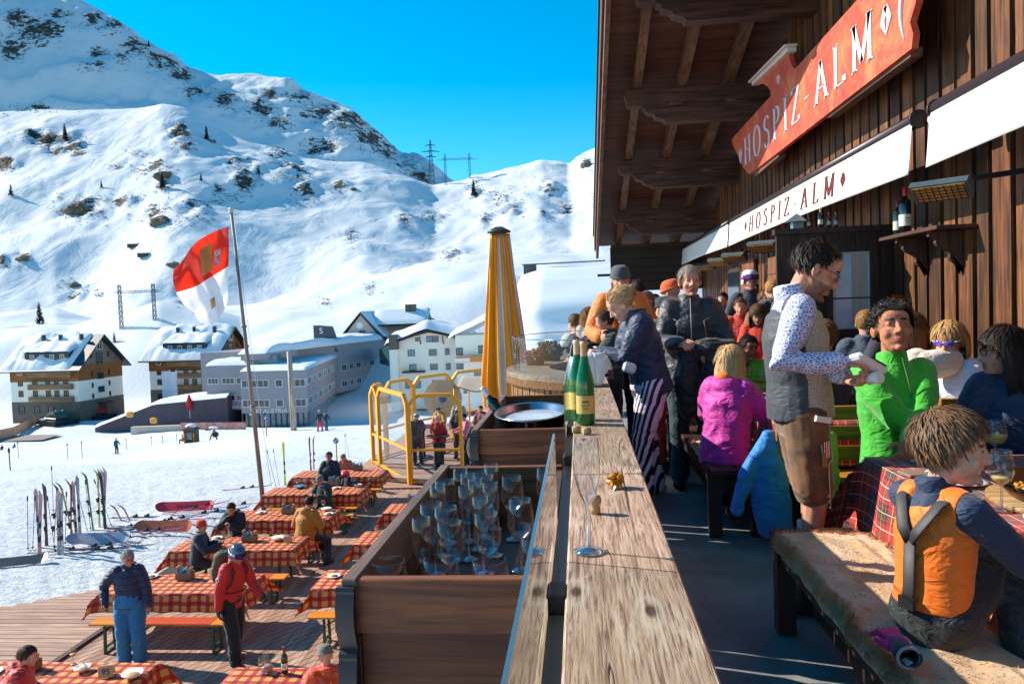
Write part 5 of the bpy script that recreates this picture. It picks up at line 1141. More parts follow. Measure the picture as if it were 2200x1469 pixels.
def ttable(x0,x1,y0,y1,label,rz=0,drop=.30,seed=0,legs=True):
    cx,cy=(x0+x1)/2,(y0+y1)/2
    e=empty('beer_table',(cx,cy,DZ),rz,label,'table','beer tables on the lower deck'); L=x1-x0; W=y1-y0
    b=MB(); b.box((0,0,.735),(L-.02,W-.02,.03)); b.build('tabletop',ORB,e)
    for s in(-1,1):
        b=MB(); X=s*(L/2-.35)
        for q in(-.25,.25): b.bar((X,q,.72),(X,q*1.15,0),.04,.04)
        b.bar((X,-.28,.12),(X,.28,.12),.035,.035).bar((X,0,.5),(X-s*.35,0,.72),.025,.025); b.build('leg',GRN,e)
    cloth(cx,cy,L,W,DZ+.757,drop,rz,GING,label.replace('beer table','checked cloth on the table'),'checked tablecloths',seed,.022,flare=.05)
TR=[(8.0,8.85,'nearest left','with the number card'),(11.15,12.0,'second left','beside the man in the navy jacket'),(13.25,14.08,'third left','with the orange beanie guest'),(15.25,16.05,'fourth left','with the mustard jacket guest'),(17.45,18.2,'fifth left','with the grey haired guest'),(19.3,20.15,'farthest left','before the yellow windbreak')]
for i,(y0,y1,nm,w_) in enumerate(TR): ttable(-7.90,-5.46,y0,y1,f'{nm} beer table {w_}',R(rnd.uniform(-.8,.8)),seed=i*3)
RRR=[(7.95,8.75,'nearest right','holding a carafe'),(11.34,12.2,'second right','partly behind the planter'),(13.55,14.37,'third right','partly behind the planter'),(15.7,16.5,'farthest right','with the black bobble hat guest')]
for i,(y0,y1,nm,w_) in enumerate(RRR): ttable(-4.42,-2.0,y0,y1,f'{nm} beer table {w_}',R(rnd.uniform(-.8,.8)),seed=i*5+1)
for i,(x,y,l) in enumerate([(-6.6,11.35,'orange beer bench before the navy jacket table'),(-6.5,13.25,'orange beer bench behind the navy jacket table'),(-6.6,15.35,'orange beer bench behind the orange beanie guest'),(-6.5,17.25,'orange beer bench behind the mustard jacket guest'),(-6.5,19.65,'orange beer bench between the two farthest tables'),(-6.6,17.85,'orange beer bench in front of the fifth table'),(-3.2,11.3,'orange beer bench before the second right table'),(-3.2,13.4,'orange beer bench before the third right table'),(-3.2,15.7,'orange beer bench before the farthest right table')]): beer_bench(x,y,2.25,l)
# things on the lower tables
TBZ=DZ+.768; BOXM=wood('a8937c','8a745f','x',fine=60)
def napkinbox(x,y,label,z=TBZ,rz=0):
    x,y=fx(x,y)
    e=empty('condiment_box',(x,y,z),rz,label,'condiment box','wooden condiment boxes on the lower deck')
    b=MB()
    for a,c,d in(((0,-.075,.06),(.26,.012,.12),0),((0,.075,.06),(.26,.012,.12),0),((-.124,0,.06),(.012,.138,.12),0),((.124,0,.06),(.012,.138,.12),0),((0,0,.006),(.236,.138,.012),0)): b.box(a,c)
    b.build('crate',BOXM,e)
    b=MB(); b.box((-.05,0,.10),(.07,.12,.13),M=Matrix.Rotation(.15,3,'Y'),b=.006); b.build('blue_pack',M('3fa3c8',.5,.15,12,.1),e)
    b=MB(); b.box((-.10,0,.13),(.02,.12,.17),M=Matrix.Rotation(-.2,3,'Y')).box((.09,0,.12),(.03,.1,.16),M=Matrix.Rotation(.3,3,'Y')); b.build('menu',M('c8ab78',.7,.2,12,.1),e)
    for k in range(6): b=MB(); p=V((rnd.uniform(0,.08),rnd.uniform(-.05,.05),.08)); b.bar(p,p+V((rnd.uniform(-.04,.05),rnd.uniform(-.03,.03),.12)),.014,.008); b.build('cutlery_bundle',M('2d2b2c' if k%2 else 'd8d4d0',.4,.2,5,0,metal=.5),e)
napkinbox(-7.1,9.25,'wooden condiment box with blue pack on the nearest left table'); napkinbox(-6.75,12.35,'wooden condiment box on the navy jacket table'); napkinbox(-6.55,14.35,'wooden condiment box behind the red rescuer\'s helmet'); napkinbox(-6.55,16.3,'wooden condiment box left of the mustard jacket'); napkinbox(-6.4,18.9,'wooden condiment box left of the grey haired guest'); napkinbox(-3.9,16.8,'wooden condiment box beside the black bobble hat')
napkinbox(-6.3,20.6,'wooden condiment box on the farthest left table')
e=empty('number_card',(*fx(-5.95,9.0),TBZ),R(18),'folded wooden table number card reading 95','number card')
for s,l in((1,0),(-1,0)): b=MB(); b.box((0,s*.035,.062),(.17,.006,.135),M=Matrix.Rotation(s*.28,3,'X')); q=b.build('card_board',M('c9a878',.7,.1,8,0) if s<0 else CH,e)
text_on('95',.10,Matrix.Translation((0,-.041,.064))@Matrix.Rotation(PI/2-.28,4,'X'),M('2a1c14',.6,.1,4,0),e,extr=.001)
e=empty('number_card',(*fx(-5.75,14.2),TBZ),R(10),'small folded wooden number card on the table behind the rescuer','number card')
for s in(-1,1): b=MB(); b.box((0,s*.03,.05),(.14,.006,.11),M=Matrix.Rotation(s*.28,3,'X')); b.build('card_board',M('c9a878',.7,.1,8,0),e)
for x,y,r,l in((-6.35,9.15,.10,'white bowl with cutlery on the nearest left table'),(-5.6,8.95,.13,'wide bowl at the front right of the nearest left table'),(-6.15,16.2,.13,'white plate before the mustard jacket guest'),(-5.75,16.4,.12,'white plate at the right end of the mustard jacket table'),(-7.2,18.7,.14,'blue plate at the left end of the fifth table'),(-6.0,14.35,.13,'white plate beside the rescuer\'s helmet'),(-5.7,18.6,.10,'small bowl at the right end of the fifth table')):
    x,y=fx(x,y)
    e=empty('bowl',(x,y,TBZ),0,l,'bowl','bowls and plates on the lower deck'); b=MB(); b.lathe([(.0005,.004),(r*.6,.006),(r,.05),(r,.054),(r*.55,.0),(.0005,.0)],(0,0,0),24); b.build('dish',CH if 'blue' not in l else M('3a8fb5',.3,.1,3,0),e); b=MB(); b.ell((0,0,.02),(r*.6,r*.6,.02),n=12,m=6); b.build('food',M('c9a06a',.7,.4,30,.2),e)
for x,y,k in [(-7.3,18.8,'wine'),(-7.15,18.9,'wine'),(-6.9,18.8,'wine'),(-5.95,16.3,'wine'),(-5.85,16.5,'wine'),(-6.05,18.75,'wine'),(-5.9,18.85,'big'),(-6.2,14.6,'flute'),(-4.0,8.9,'wine')]: wineglass(*fx(x,y),TBZ,k,'wine glass on a checked tablecloth of the lower deck','glasses on the lower deck',fill=(.12,'c98a2a') if k=='wine' else None)
bottle(*fx(-3.72,8.9),TBZ,'bord','1e4a2a','green wine bottle on the nearest right table','bottles on the lower deck',cap='8c2020',lab='e6e0cc',s=1.05)
b=MB(); b.lathe([(.0005,0),(.06,.0),(.075,.03),(.065,.08),(.025,.15),(.022,.19),(.04,.25),(.038,.25),(.02,.19),(.023,.15),(.06,.08),(.07,.03),(.0005,.004)],(0,0,0),24); o=b.build('carafe',PANE_T,label='glass carafe with rose wine beside the green bottle',cat='carafe'); o.location=(*fx(-3.96,8.95),TBZ)
q=MB(); q.lathe([(.0005,.006),(.066,.02),(.07,.03),(.062,.075),(.0005,.075)],(0,0,0),20); q.build('wine',M('d88a7a',.1,.1,3,0),o)
b=MB(); b.lathe([(.0005,0),(.03,0),(.028,.12),(.012,.15),(.012,.19),(.0005,.19)],(0,0,0),14); o=b.build('water_bottle',M('3a86a8',.1,.1,3,0,spec=.9),label='blue water bottle before the grey haired guest',cat='bottle'); o.location=(*fx(-6.15,16.55),TBZ)
# --- flag --------------------------------------------------------------------
base=PZ(568,1092,DZ+.0); top=P(497,458,base.y); WOODP=wood('cdb4a4','a58c7c','z',fine=14,bump=.3)
e=empty('flagpole',base,0,'tall leaning wooden flagpole with ball finial on the snow edge','flagpole')
tp=top-base; b=MB(); b.tube([V((0,0,-.3)),tp*.5,tp],[.062,.05,.038],12); b.build('pole',WOODP,e)
b=MB(); b.ell(tp+V((0,0,.09)),.07,n=12,m=8); b.lathe([(.0005,.0),(.07,.0),(.07,.03),(.0005,.03)],tp,12); b.build('finial',M('d8c8b8',.5,.1,3,0),e)
for k in(.35,.62): b=MB(); b.tube([tp*k-V((0,0,.03)),tp*k+V((0,0,.03))],.075,12); b.build('collar',M('8c8078',.5,.1,3,0),e)
b=MB(); b.tube([tp*.97+V((.08,-.05,0)),tp*.5+V((.16,-.05,0)),V((.25,-.05,.6))],.006,5); b.build('halyard',WHITEF,e)
def flagmesh():
    yb=base.y; A=[(491,487),(491,560),(489,640),(487,668)] ; 
    L=[(430,535),(368,588),(385,625),(395,662)]
    H=P(491,487,yb).z-P(491,668,yb).z
    rows=24; cols=34; b=MB(); Vv=[]
    hoist=[(491,487),(492,530),(491,575),(491,620),(489,655)]; fly=[(370,582),(374,600),(384,628),(398,652),(416,668)]
    def pick(a,t): k=t*(len(a)-1); i=min(int(k),len(a)-2); f=k-i; return a[i][0]*(1-f)+a[i+1][0]*f,a[i][1]*(1-f)+a[i+1][1]*f
    for i in range(cols):
        u=i/(cols-1)
        for j in range(rows):
            v=j/(rows-1); h=pick(hoist,v); g=pick(fly,v); x=h[0]+(g[0]-h[0])*u; y=h[1]+(g[1]-h[1])*u
            y+= 26*math.sin(u*PI)*(v-.35)*1.0 - 10*math.sin(u*PI)*(1-v)
            y+= 34*v*math.sin(u*PI*.9)*.55; x+=5*math.sin(u*9+v*4)*u
            dd=yb+.28*math.sin(u*8.5+v*3.0)*u**.6+.12*math.sin(u*17+v*7)*u+.10*noi(u*4,v*4,2)
            Vv.append(P(x,y,dd))
    b.add(Vv,[(i*rows+j,(i+1)*rows+j,(i+1)*rows+j+1,i*rows+j+1) for i in range(cols-1) for j in range(rows-1)],0,True)
    for k,f in enumerate(b.f):
        j=k%(rows-1); b.m[k]=0 if j<(rows-1)*.44 else 1
    b2=MB()
    def band(u0,u1,v0,v1,off=-.012):
        def fn(a,c):
            u=(u0+(u1-u0)*a)*(cols-1); v=(v0+(v1-v0)*c)*(rows-1); i=min(int(u),cols-2); j=min(int(v),rows-2); p=V(Vv[i*rows+j]).lerp(V(Vv[(i+1)*rows+j]),u-i).lerp(V(Vv[i*rows+j+1]).lerp(V(Vv[(i+1)*rows+j+1]),u-i),v-j); return p+V((0,off,0))
        return fn
    return b,band
RED=fabric('d8261c',.25,4,.1,.6); RED2=NT('flag_red'); RED2.set(Base_Color=srgb('dd2218'),Roughness=.7); tr=RED2.n('ShaderNodeBsdfTranslucent'); tr.inputs[0].default_value=srgb('ff3a20'); mx=RED2.n('ShaderNodeMixShader'); mx.inputs[0].default_value=.45; RED2.l(RED2.bs.outputs[0],mx.inputs[1]); RED2.l(tr.outputs[0],mx.inputs[2]); RED2.l(mx.outputs[0],RED2.out.inputs[0])
WH2=NT('flag_white'); WH2.set(Base_Color=srgb('f4eef0'),Roughness=.7); tr=WH2.n('ShaderNodeBsdfTranslucent'); tr.inputs[0].default_value=srgb('ffffff'); mx=WH2.n('ShaderNodeMixShader'); mx.inputs[0].default_value=.45; WH2.l(WH2.bs.outputs[0],mx.inputs[1]); WH2.l(tr.outputs[0],mx.inputs[2]); WH2.l(mx.outputs[0],WH2.out.inputs[0])
fb,band=flagmesh(); fo=fb.build('flag',[RED2.m,WH2.m],fix=False,label='large red and white flag with a golden emblem flying from the pole',cat='flag')
b=MB(); b.grid(band(.30,.50,.12,.42),8,8); b.build('gold_emblem',M('e08a3a',.6,.2,8,0),fo,fix=False)
b=MB(); b.grid(band(.16,.26,.22,.40),8,8); b.build('white_emblem',M('e8c8c0',.6,.5,14,0,col2='d03a28'),fo,fix=False)
b=MB(); b.grid(band(.30,.42,.70,.82),5,5); b.build('gold_emblem',M('d89058',.6,.2,8,0),fo,fix=False)
# --- skis stuck in the snow & lying ---------------------------------------------------
def ski_mesh(L=1.7,w_=.075):
    b=MB(); n=16
    def sec(t):
        x=L*t; wd=w_*(1.25-.55*math.sin(PI*min(1,max(0,t))))*(1 if t<.93 else math.sqrt(max(.02,(1-t)/.07))); z=0
        if t>.88: z=((t-.88)/.12)**2*.10
        if t<.05: z=((.05-t)/.05)**2*.015
        return x,wd/2,z
    top=[];bot=[]
    for i in range(n+1):
        x,wd,z=sec(i/n); top+=[(x,-wd,z+.014),(x,wd,z+.014)]; bot+=[(x,-wd,z),(x,wd,z)]
    v=top+bot; N=2*(n+1); f=[]
    for i in range(n):
        f+=[(2*i,2*i+2,2*i+3,2*i+1),(N+2*i,N+2*i+1,N+2*i+3,N+2*i+2),(2*i,N+2*i,N+2*i+2,2*i+2),(2*i+1,2*i+3,N+2*i+3,N+2*i+1)]
    f+=[(0,1,N+1,N),(2*n,N+2*n,N+2*n+1,2*n+1)]; b.add(v,f); return b
SB=M('26282c',.4,.2,6,0)
def ski(p,rot,col,label,col2=None,group='skis standing and lying on the snow',bind=True,L=1.7):
    m=M(col,.35,.15,3,0,coat=.3) if not col2 else M(col,.35,.15,3.0,0,col2=col2,coat=.3)
    o=ski_mesh(L).build('ski',m,label=label,cat='ski',group=group); o.location=p; o.rotation_euler=rot
    if bind:
        for x in(.62,.92): b=MB(); b.box((x,0,.035),(.13,.06,.045),b=.01).box((x+.03,0,.07),(.05,.05,.04),b=.01); b.build('binding',SB,o)
    return o
def upright(px,py,col,label,lean=0,col2=None,h=1.45,rz=0):
    p=hit(px,py); 
    if p is None: return
    ski(p-V((0,0,.22)),(0,-PI/2+lean,rz),col,label,col2)
def pole(px,py,col,label,lean=(0,0),L=1.15):
    p=hit(px,py); 
    if p is None: return
    o=MB(); o.tube([(0,0,-.05),(0,0,L)],.007,6); o.tube([(0,0,.05),(0,0,.06)],.035,10); q=o.build('ski_pole',M('5a5a5e',.35,.2,5,0,metal=.7),label=label,cat='ski pole',group='ski poles in the snow'); q.location=p; q.rotation_euler=(lean[0],lean[1],0); g=MB(); g.tube([(0,0,L-.0),(0,0,L+.12)],.016,8); g.build('grip',M(col,.6,.1,5,0),q)
SK=[(85,1175,'8a6a5c',-.12,'c9bdb6','brown and white ski at the far left of the ski rack heap'),(100,1172,'4a2a34',.06,None,'dark red ski beside the two left poles'),(125,1190,'e6e4e4',-.10,'8a8a90','tall white ski in the middle of the standing skis'),(134,1192,'d8d8da',.05,'5a5c60','second tall white ski in the middle'),(152,1165,'4a3438',.06,'b04048','dark ski with a red base in the middle'),(165,1160,'8a2f3c',-.05,'e0ded8','crimson ski with white tip right of the middle'),(172,1150,'e0dedc',.10,'4a4c52','white tipped ski leaning left'),(202,1138,'5fc23a',-.06,'2a2c2e','green and black ski left of the bright green one'),(214,1132,'55c828',.03,'c03a2e','bright green and red ski standing tallest on the right'),(222,1130,'d83a3a',.12,'e8e6e4','red and white ski behind the green one'),(228,1128,'3fb04a',-.03,None,'thin green ski at the right end of the standing skis'),(668,1010,'b03a2a',.02,'6e2018','dark red ski standing in the snow behind the tables'),(674,1008,'c84a34',-.03,'7a2418','second dark red ski standing in the snow behind the tables')]
for i in range(7):
    x=rnd.uniform(78,238); y=1196-(x-78)*.42+rnd.uniform(-10,6); SK.append((x,y,rnd.choice(('d8d4d4','2c2e36','e0243a','3fc83a','f4f0f0','2a7ad0','e8e030','e0403a')),rnd.choice((rnd.uniform(-.18,.18),rnd.uniform(-.42,.42))),rnd.choice(('2c2c34','c8c4c8','a02a36',None)),'ski of the crowded row standing in the snow'))
for i,(x,y,c,ln,c2,l) in enumerate(SK): upright(x,y,c,l,ln,c2,rz=rnd.uniform(0,3))
p=hit(613,1042); ski(p-V((0,0,.15)),(0,-PI/2-.02,2.0),'dfe22a','yellow and blue ski standing alone in the snow behind the flagpole',None); b=MB()
for x,y,lx,l in((60,1182,.05,'left of the two thin poles at the far left of the heap'),(70,1180,.12,'right of the two thin poles at the far left of the heap'),(118,1180,-.05,'black gripped pole before the white skis'),(140,1170,.10,'pole leaning right between the standing skis'),(188,1140,-.2,'pole leaning left before the green skis'),(195,1138,-.05,'pole standing right before the green skis'),(240,1130,-.35,'pole leaning far left at the right end of the heap'),(593,1045,-.22,'left thin pole near the lone yellow ski'),(600,1043,-.12,'right thin pole near the lone yellow ski'),(742,985,.04,'left pole behind the seated man in dark blue'),(750,983,-.12,'right pole behind the seated man in dark blue'),(115,1100,.0,'short pole left behind the standing skis')):
    pole(x,y,'1c1c20','ski pole: '+l if len(l.split())<13 else l,(rnd.uniform(-.05,.05),lx))
def lying(px,py,ang,col,label,col2=None,L=1.7,tilt=0,group='skis standing and lying on the snow'):
    p=hit(px,py); 
    if p is None: return
    ski(p+V((0,0,.06)),(0,tilt,ang),col,label,col2,group,L=L)
lying(225,1140,.12,'3a3038','dark ski lying along the heap towards the tables',None,1.8); lying(480,1058,.05,'c83a2a','red ski with blue tip lying behind the phone man','3a2a2a',1.6,-.08)
lying(60,1195,.25,'4a4a50','grey ski lying at the foot of the heap','9a9aa0',1.6); lying(150,1188,.1,'26262c','black ski lying under the blue snowboard',None,1.5); lying(345,1100,.15,'2a3038','dark ski lying behind the red snowboard',None,1.5,-.08); lying(240,1118,.1,'5a2a34','maroon ski lying right of the standing skis',None,1.7)
def board(px,py,ang,col,label,col2,L=1.5,tx=0,lift=.1,sc=3):
    p=hit(px,py)
    b=MB(); n=20; top=[];
    for i in range(n+1):
        t=.5-.5*math.cos(PI*i/n); x=L*(t-.5); e_=min(t,1-t); wd=.145*(1-.12*math.sin(PI*t))*math.sqrt(max(.0004,1-(1-min(1,e_/.11))**2)); z=(max(0,.12-e_)/.12)**2*.08; top.append((x,wd,z))
    v=[(x,-w_,z+.012) for x,w_,z in top]+[(x,w_,z+.012) for x,w_,z in top]+[(x,-w_,z) for x,w_,z in top]+[(x,w_,z) for x,w_,z in top]; N=n+1; f=[]
    for i in range(n): f+=[(i,i+1,N+i+1,N+i),(2*N+i,3*N+i,3*N+i+1,2*N+i+1),(i,2*N+i,2*N+i+1,i+1),(N+i,N+i+1,3*N+i+1,3*N+i)]
    f+=[(0,N,3*N,2*N),(n,2*N+n,3*N+n,N+n)]; b.add(v,f)
    o=b.build('snowboard',M(col,.3,.2,sc,0,col2=col2,coat=.4,stretch=(1,2,1)),label=label,cat='snowboard',group='snowboards lying on the snow'); o.location=p+V((0,0,lift)); o.rotation_euler=(tx,0,ang)
    return o
board(215,1168,.08,'3a9ac0','blue and pink snowboard lying before the standing skis','d8a090',1.5,.9,.14); board(400,1098,.1,'e83040','bright red snowboard with dark lettering lying bottom up','d02030',1.55,.9,.14,2); board(355,1140,-.02,'c03a2c','red and orange striped snowboard behind the first tables','e0803a',1.45,1.1,.12,5)
board(35,1215,.35,'2a2c30','black snowboard lying at the left edge of the snow','3c4044',1.3,.5,.1)
for x,l in((290,'left red ski tail sticking up from the snow'),(308,'right red ski tail sticking up from the snow')): p=hit(x+8,1112); ski(p-V((0,0,1.15)),(0,-PI/2-.35,.3),'d02a3a',l,None,bind=False)
for k in range(9):
    x=rnd.uniform(120,470); lying(x,1188-(x-100)*.26+rnd.uniform(-14,14),rnd.uniform(-.15,.5),rnd.choice(('d8d4d4','c8202c','26282e','2a6aa0','e8e4e0')),'ski lying in the tangle between the standing skis and the tables',rnd.choice((None,'26262c','c82a36')),rnd.uniform(1.5,1.8),rnd.uniform(-.12,0))
o=bpy.data.objects['snowboard.001']; text_on('SALOMON',.11,Matrix.Translation((0,0,.016)),M('2a1418',.5,.1,4,0),o,extr=.001,shear=.3)
# --- yellow framed windbreak ------------------------------------------------------------
YF=M('ffa80c',.45,.12,2,.1); WB=[(-3.55,21.5),(-5.17,21.5),(-6.78,24.1),(-7.2,24.7),(-6.95,25.6),(-6.29,27.2),(-5.12,28.9),(-4.0,30.3)]
PLX=glassmat((.93,.95,.96,1),.03,True,name='windbreak_pane')
e=empty('yellow_windbreak',(0,0,0),0,'yellow framed glass windbreak enclosing the crowded bar on the lower deck','windbreak')
zt=CAMZ-2.5
for (xa,ya),(xb,yb) in zip(WB[:-1],WB[1:]):
    A=V((xa,ya,0));B=V((xb,yb,0)); L=(B-A).length; d=(B-A)/L; H=2.62; c=.28; z0=DZ+.02
    b=MB(); P_=[(.04,0),(.04,H-c),(.04+c,H),(L-.04-c,H),(L-.04,H-c),(L-.04,0)]
    pp=[A+d*u_+V((0,0,z0+h)) for u_,h in P_]
    for q0,q1 in zip(pp[:-1],pp[1:]): b.bar(q0,q1,.10,.11,up=(0,0,1) if abs((q1-q0).normalized().z)<.9 else (d.y,-d.x,0))
    b.bar(A+d*.07+V((0,0,z0+1.0)),A+d*(L-.07)+V((0,0,z0+1.0)),.06,.07); b.bar(A+d*.07+V((0,0,z0+.05)),A+d*(L-.07)+V((0,0,z0+.05)),.06,.07); f_=b.build('frame_panel',YF,e)
    g=MB(); g.add([A+d*.07+V((0,0,z0+.1)),A+d*(L-.07)+V((0,0,z0+.1)),A+d*(L-.07)+V((0,0,z0+H-c)),A+d*(L-.1-c)+V((0,0,z0+H-.04)),A+d*(.1+c)+V((0,0,z0+H-.04)),A+d*.07+V((0,0,z0+H-c))],[(0,1,2,3,4,5)]); g.build('pane',PLX,f_)
b=MB()
for k in range(22): b.box((-4.9,21.4+k*.55,DZ-.02),(5.2,.54,.04))
tag(b.build('platform_floor',DKX),'board floor inside the yellow windbreak','floor')
for q in((-5.6,21.7),): b=MB(); b.bar((-6.1,22.1,DZ+.1),(-4.4,21.4,DZ+.1),.3,.12); tag(b.build('board_stack',wood('d8c0a4','b89a7c','x')),'pale board stack at the foot of the yellow windbreak','boards')
# --- closed parasol ------------------------------------------------------------------
up=P(1086,856,11); tpz=P(1072,503,11); e=empty('closed_parasol',(up.x,11,DZ),0,'tall closed parasol with yellow and white stripes','parasol')
h0=up.z-DZ; h1=tpz.z-DZ; dx=tpz.x-up.x
YC=M('e0900c',.8,.1,3,.2,30,.004); WC=M('e2dcd6',.8,.08,3,.2,30,.004)
b=MB(); nn=96
def pr(a,t):
    z=h0+(h1-h0)*t; r=.205*(1-t)+.115; r*=1-.18*max(0,(.12-t)/.12)**2; fold=.085*r/.3*math.cos(a*11+t*1.5)*(1-.45*t)+.03*math.cos(a*23+t*3)
    r=r+fold; return V((dx*t+r*math.cos(a),r*math.sin(a)*.9,z+ (0.05*math.cos(a*11) if t<.02 else 0)))
rows=30
vv=[pr(2*PI*k/nn,i/(rows-1)) for i in range(rows) for k in range(nn)]
ff=[(i*nn+k,i*nn+(k+1)%nn,(i+1)*nn+(k+1)%nn,(i+1)*nn+k) for i in range(rows-1) for k in range(nn)]; b.add(vv,ff,0,True)
for i,f in enumerate(ff): 
    k=i%nn; b.m[i]=1 if (k*22//nn)%5 in (1,) or (k*22//nn)%7==4 else 0
o=b.build('cover',[YC,WC],e,fix=False); so_=o.modifiers.new('s','SOLIDIFY'); so_.thickness=.004
b=MB(); b.tube([(dx*.5,0,0),(dx,0,h1+.05)],.035,12); b.build('pole',M('8a8a8e',.4,.1,4,0,metal=.7),e)
b=MB(); b.lathe([(.0005,.09),(.06,.085),(.16,.03),(.175,.02),(.175,.0),(.11,-.005),(.11,-.04),(.0005,-.04)],(dx,0,h1+.02),24); b.build('cap',M('3a3634',.5,.2,4,0),e)
b=MB(); b.lathe([(.45,0),(.45,.1),(.06,.14),(.0005,.14)],(0,0,0),24); b.build('base',BRL,e)
# --- far piste furniture -------------------------------------------------------------
def ss(x,y): return ground(x,y)
def snowcat(px,py,label,body,cab,rz=0):
    p=hit(px,py); e=empty('snow_groomer',p,rz,label,'snow groomer','snow groomers')
    b=MB()
    for s in(-1,1): b.prism([(-2.4,.1),(2.2,.1),(2.7,.55),(2.2,1.0),(-2.4,1.0),(-2.8,.55)],'y',(s*1.7-.55,s*1.7+.55))
    b.build('track',SB,e)
    b=MB(); b.box((-.3,0,1.25),(4.6,2.4,.6),b=.1); b.build('chassis',M(body,.4,.2,2,0),e)
    b=MB(); b.prism([(-1.9,1.5),(-1.7,2.2),(-.2,2.9),(1.2,2.9),(1.9,2.0),(1.9,1.5)],'y',(-1.15,1.15)); c=b.build('cab',M(cab,.35,.15,2,0),e)
    b=MB(); b.prism([(-.6,1.9),(-.2,2.65),(1.05,2.65),(1.6,1.9)],'y',(-1.17,1.17)).prism([(1.35,1.8),(1.72,2.0),(1.3,2.6),(1.0,2.6)],'y',(-1.0,1.0)); b.build('window',GLASSD,c)
    b=MB(); b.box((3.5,0,.55),(.2,4.6,1.0),M=Matrix.Rotation(.3,3,'Y')).box((3.4,2.5,.55),(.9,.3,.9)).box((3.4,-2.5,.55),(.9,.3,.9)); b.build('blade',SB,e)
    b=MB(); b.box((-3.5,0,.5),(1.3,4.4,.5),b=.1); b.build('tiller',SB,e)
    b=MB()
    for s in(-1,1): b.box((-2.2,s*1.5,1.25),(1.6,.8,.12))
    b.build('load_deck',WHITEF,e)
    for k in range(2): b=MB(); b.ell((1.2,(-1)**k*.7,3.0),.14,n=8,m=6); b.build('lamp',WHITEF,e)
snowcat(122,912,'dark green snow groomer parked before the left chalet','27302c','2c5a4a',R(-25)); snowcat(205,900,'snow groomer with a bright red cab parked behind the dark one','2a2a2c','d0202c',R(-20))
def thinpole(px,py,h,col,label,ball=True,grp='piste marker poles'):
    p=hit(px,py); h=h*13/F*p.y; o=MB(); o.tube([(0,0,-.1),(0,0,h)],.03,6); q=o.build('marker_pole',M(col,.6,.1,4,0),label=label,cat='pole',group=grp); q.location=p
    if ball: g=MB(); g.ell((0,0,h+.1),(.06,.06,.16),n=8,m=6); g.build('head',SB,q)
for i,(x,y,h) in enumerate([(146,986,2.4),(177,984,2.6),(272,966,1.7),(326,958,1.4),(350,955,1.2),(380,950,1.1),(400,948,1.0),(40,984,2.6),(22,1010,3.2),(452,942,1.2)]): thinpole(x,y,h,'55504e',('thin dark marker pole of the row across the piste' if 2<i<7 or i==9 else ['leftmost tall marker pole in the middle of the piste','second tall marker pole of the piste','marker pole right behind the lone green skier','','','','','marker pole beside the seated child at the left edge','reddish marker pole at the lower left edge of the piste'][i]))
def flagban(px,py,h,w_,col,label,c2=None,grp=None):
    p=hit(px,py); e=empty('banner_flag',p,R(10),label,'banner',grp); b=MB(); b.tube([(w_,0,0),(w_,0,h*1.05)],.05,6); b.build('pole',WHITEF,e)
    b=MB(); b.grid(lambda u,v:V((w_*u-.1*math.sin(v*5),.1*math.sin(u*5+v*3),h*.12+h*.88*v)),8,16); b.build('cloth',M(col,.7,.2,1.5,0,col2=c2),e,fix=False); return e
q=flagban(143,903,6.2,1.3,'2f8fd0','blue beach flag with a white round top between the groomers','dfeaf2'); b=MB(); b.tube([(.65,-.12,5.9),(.65,-.02,5.9)],.75,18); b.build('round_logo',WHITEF,q)
flagban(352,889,9.5,1.8,'efe6ea','left white banner flag before the second chalet','e0d4da','white banner flags'); flagban(366,889,9.5,1.8,'efe6ea','right white banner flag before the second chalet','e0d4da','white banner flags')
p=hit(408,880); e=empty('red_parasol',P(408,888,140),0,'closed red parasol before the dark wing','parasol'); b=MB(); b.lathe([(.0005,4.2),(.25,3.6),(.55,2.6),(.5,1.2),(.15,.9),(.0005,.9)],(0,0,-.2),10); b.build('cover',M('c81c22',.7,.2,2,0),e); b=MB(); b.tube([(0,0,-1),(0,0,4)],.06,6); b.build('pole',WHITEF,e)
for x,y,l in((279,890,'left orange road marker plate'),(330,903,'right orange road marker plate')): p=P(x,y,112); b=MB(); b.box((0,0,0),(1.0,.6,.9),b=.15); o=b.build('marker_plate',M('e89a28',.5,.1,3,0),label=l+' on the snow before the dark wing',cat='marker',group='orange marker plates'); o.location=p
e=empty('piste_kiosk',hit(412,950),R(5),'small brown ticket hut with orange boards on the piste','hut'); b=MB(); b.box((0,0,1.4),(2.4,2,2.8)); b.build('wall',HUT,e); b=MB(); b.prism([(-1.5,2.8),(1.5,2.8),(0,3.5)],'y',(-1.4,1.4)); b.build('roof',M('6a4a40',.6,.2,2,0),e); b=MB(); b.ell((0,0,3.45),(1.1,1.2,.5)); b.build('roof_snow',SNOW,e); b=MB(); b.box((0,-1.02,1.5),(1.1,.06,1.5)); b.build('window',CURT,e)
for s in(-1,1): b=MB(); b.box((s*.95,-1.1,1.2),(.35,.1,1.9),b=.05); b.build('orange_board',M('d87a1c',.5,.2,3,0),e)
bpy.data.objects['piste_kiosk'].scale=(.64,.64,.64)
p=hit(458,945); e=empty('lift_machine',p,0,'grey tow lift machine right of the ticket hut','lift machine'); b=MB(); b.bar((-.8,0,0),(.4,0,2.4),.2,.2).bar((.9,0,0),(.4,0,2.4),.2,.2).bar((-1.6,0,2.2),(1.6,0,2.6),.25,.25); b.build('frame',GREYD,e); b=MB(); b.ell((.3,0,2.7),(1.2,.6,.3)); b.build('snow_cap',SNOW,e); b=MB(); b.tube([(.6,-.3,1.2),(.6,.3,1.2)],.6,16); b.build('wheel',SB,e); e.scale=(.62,.62,.62)
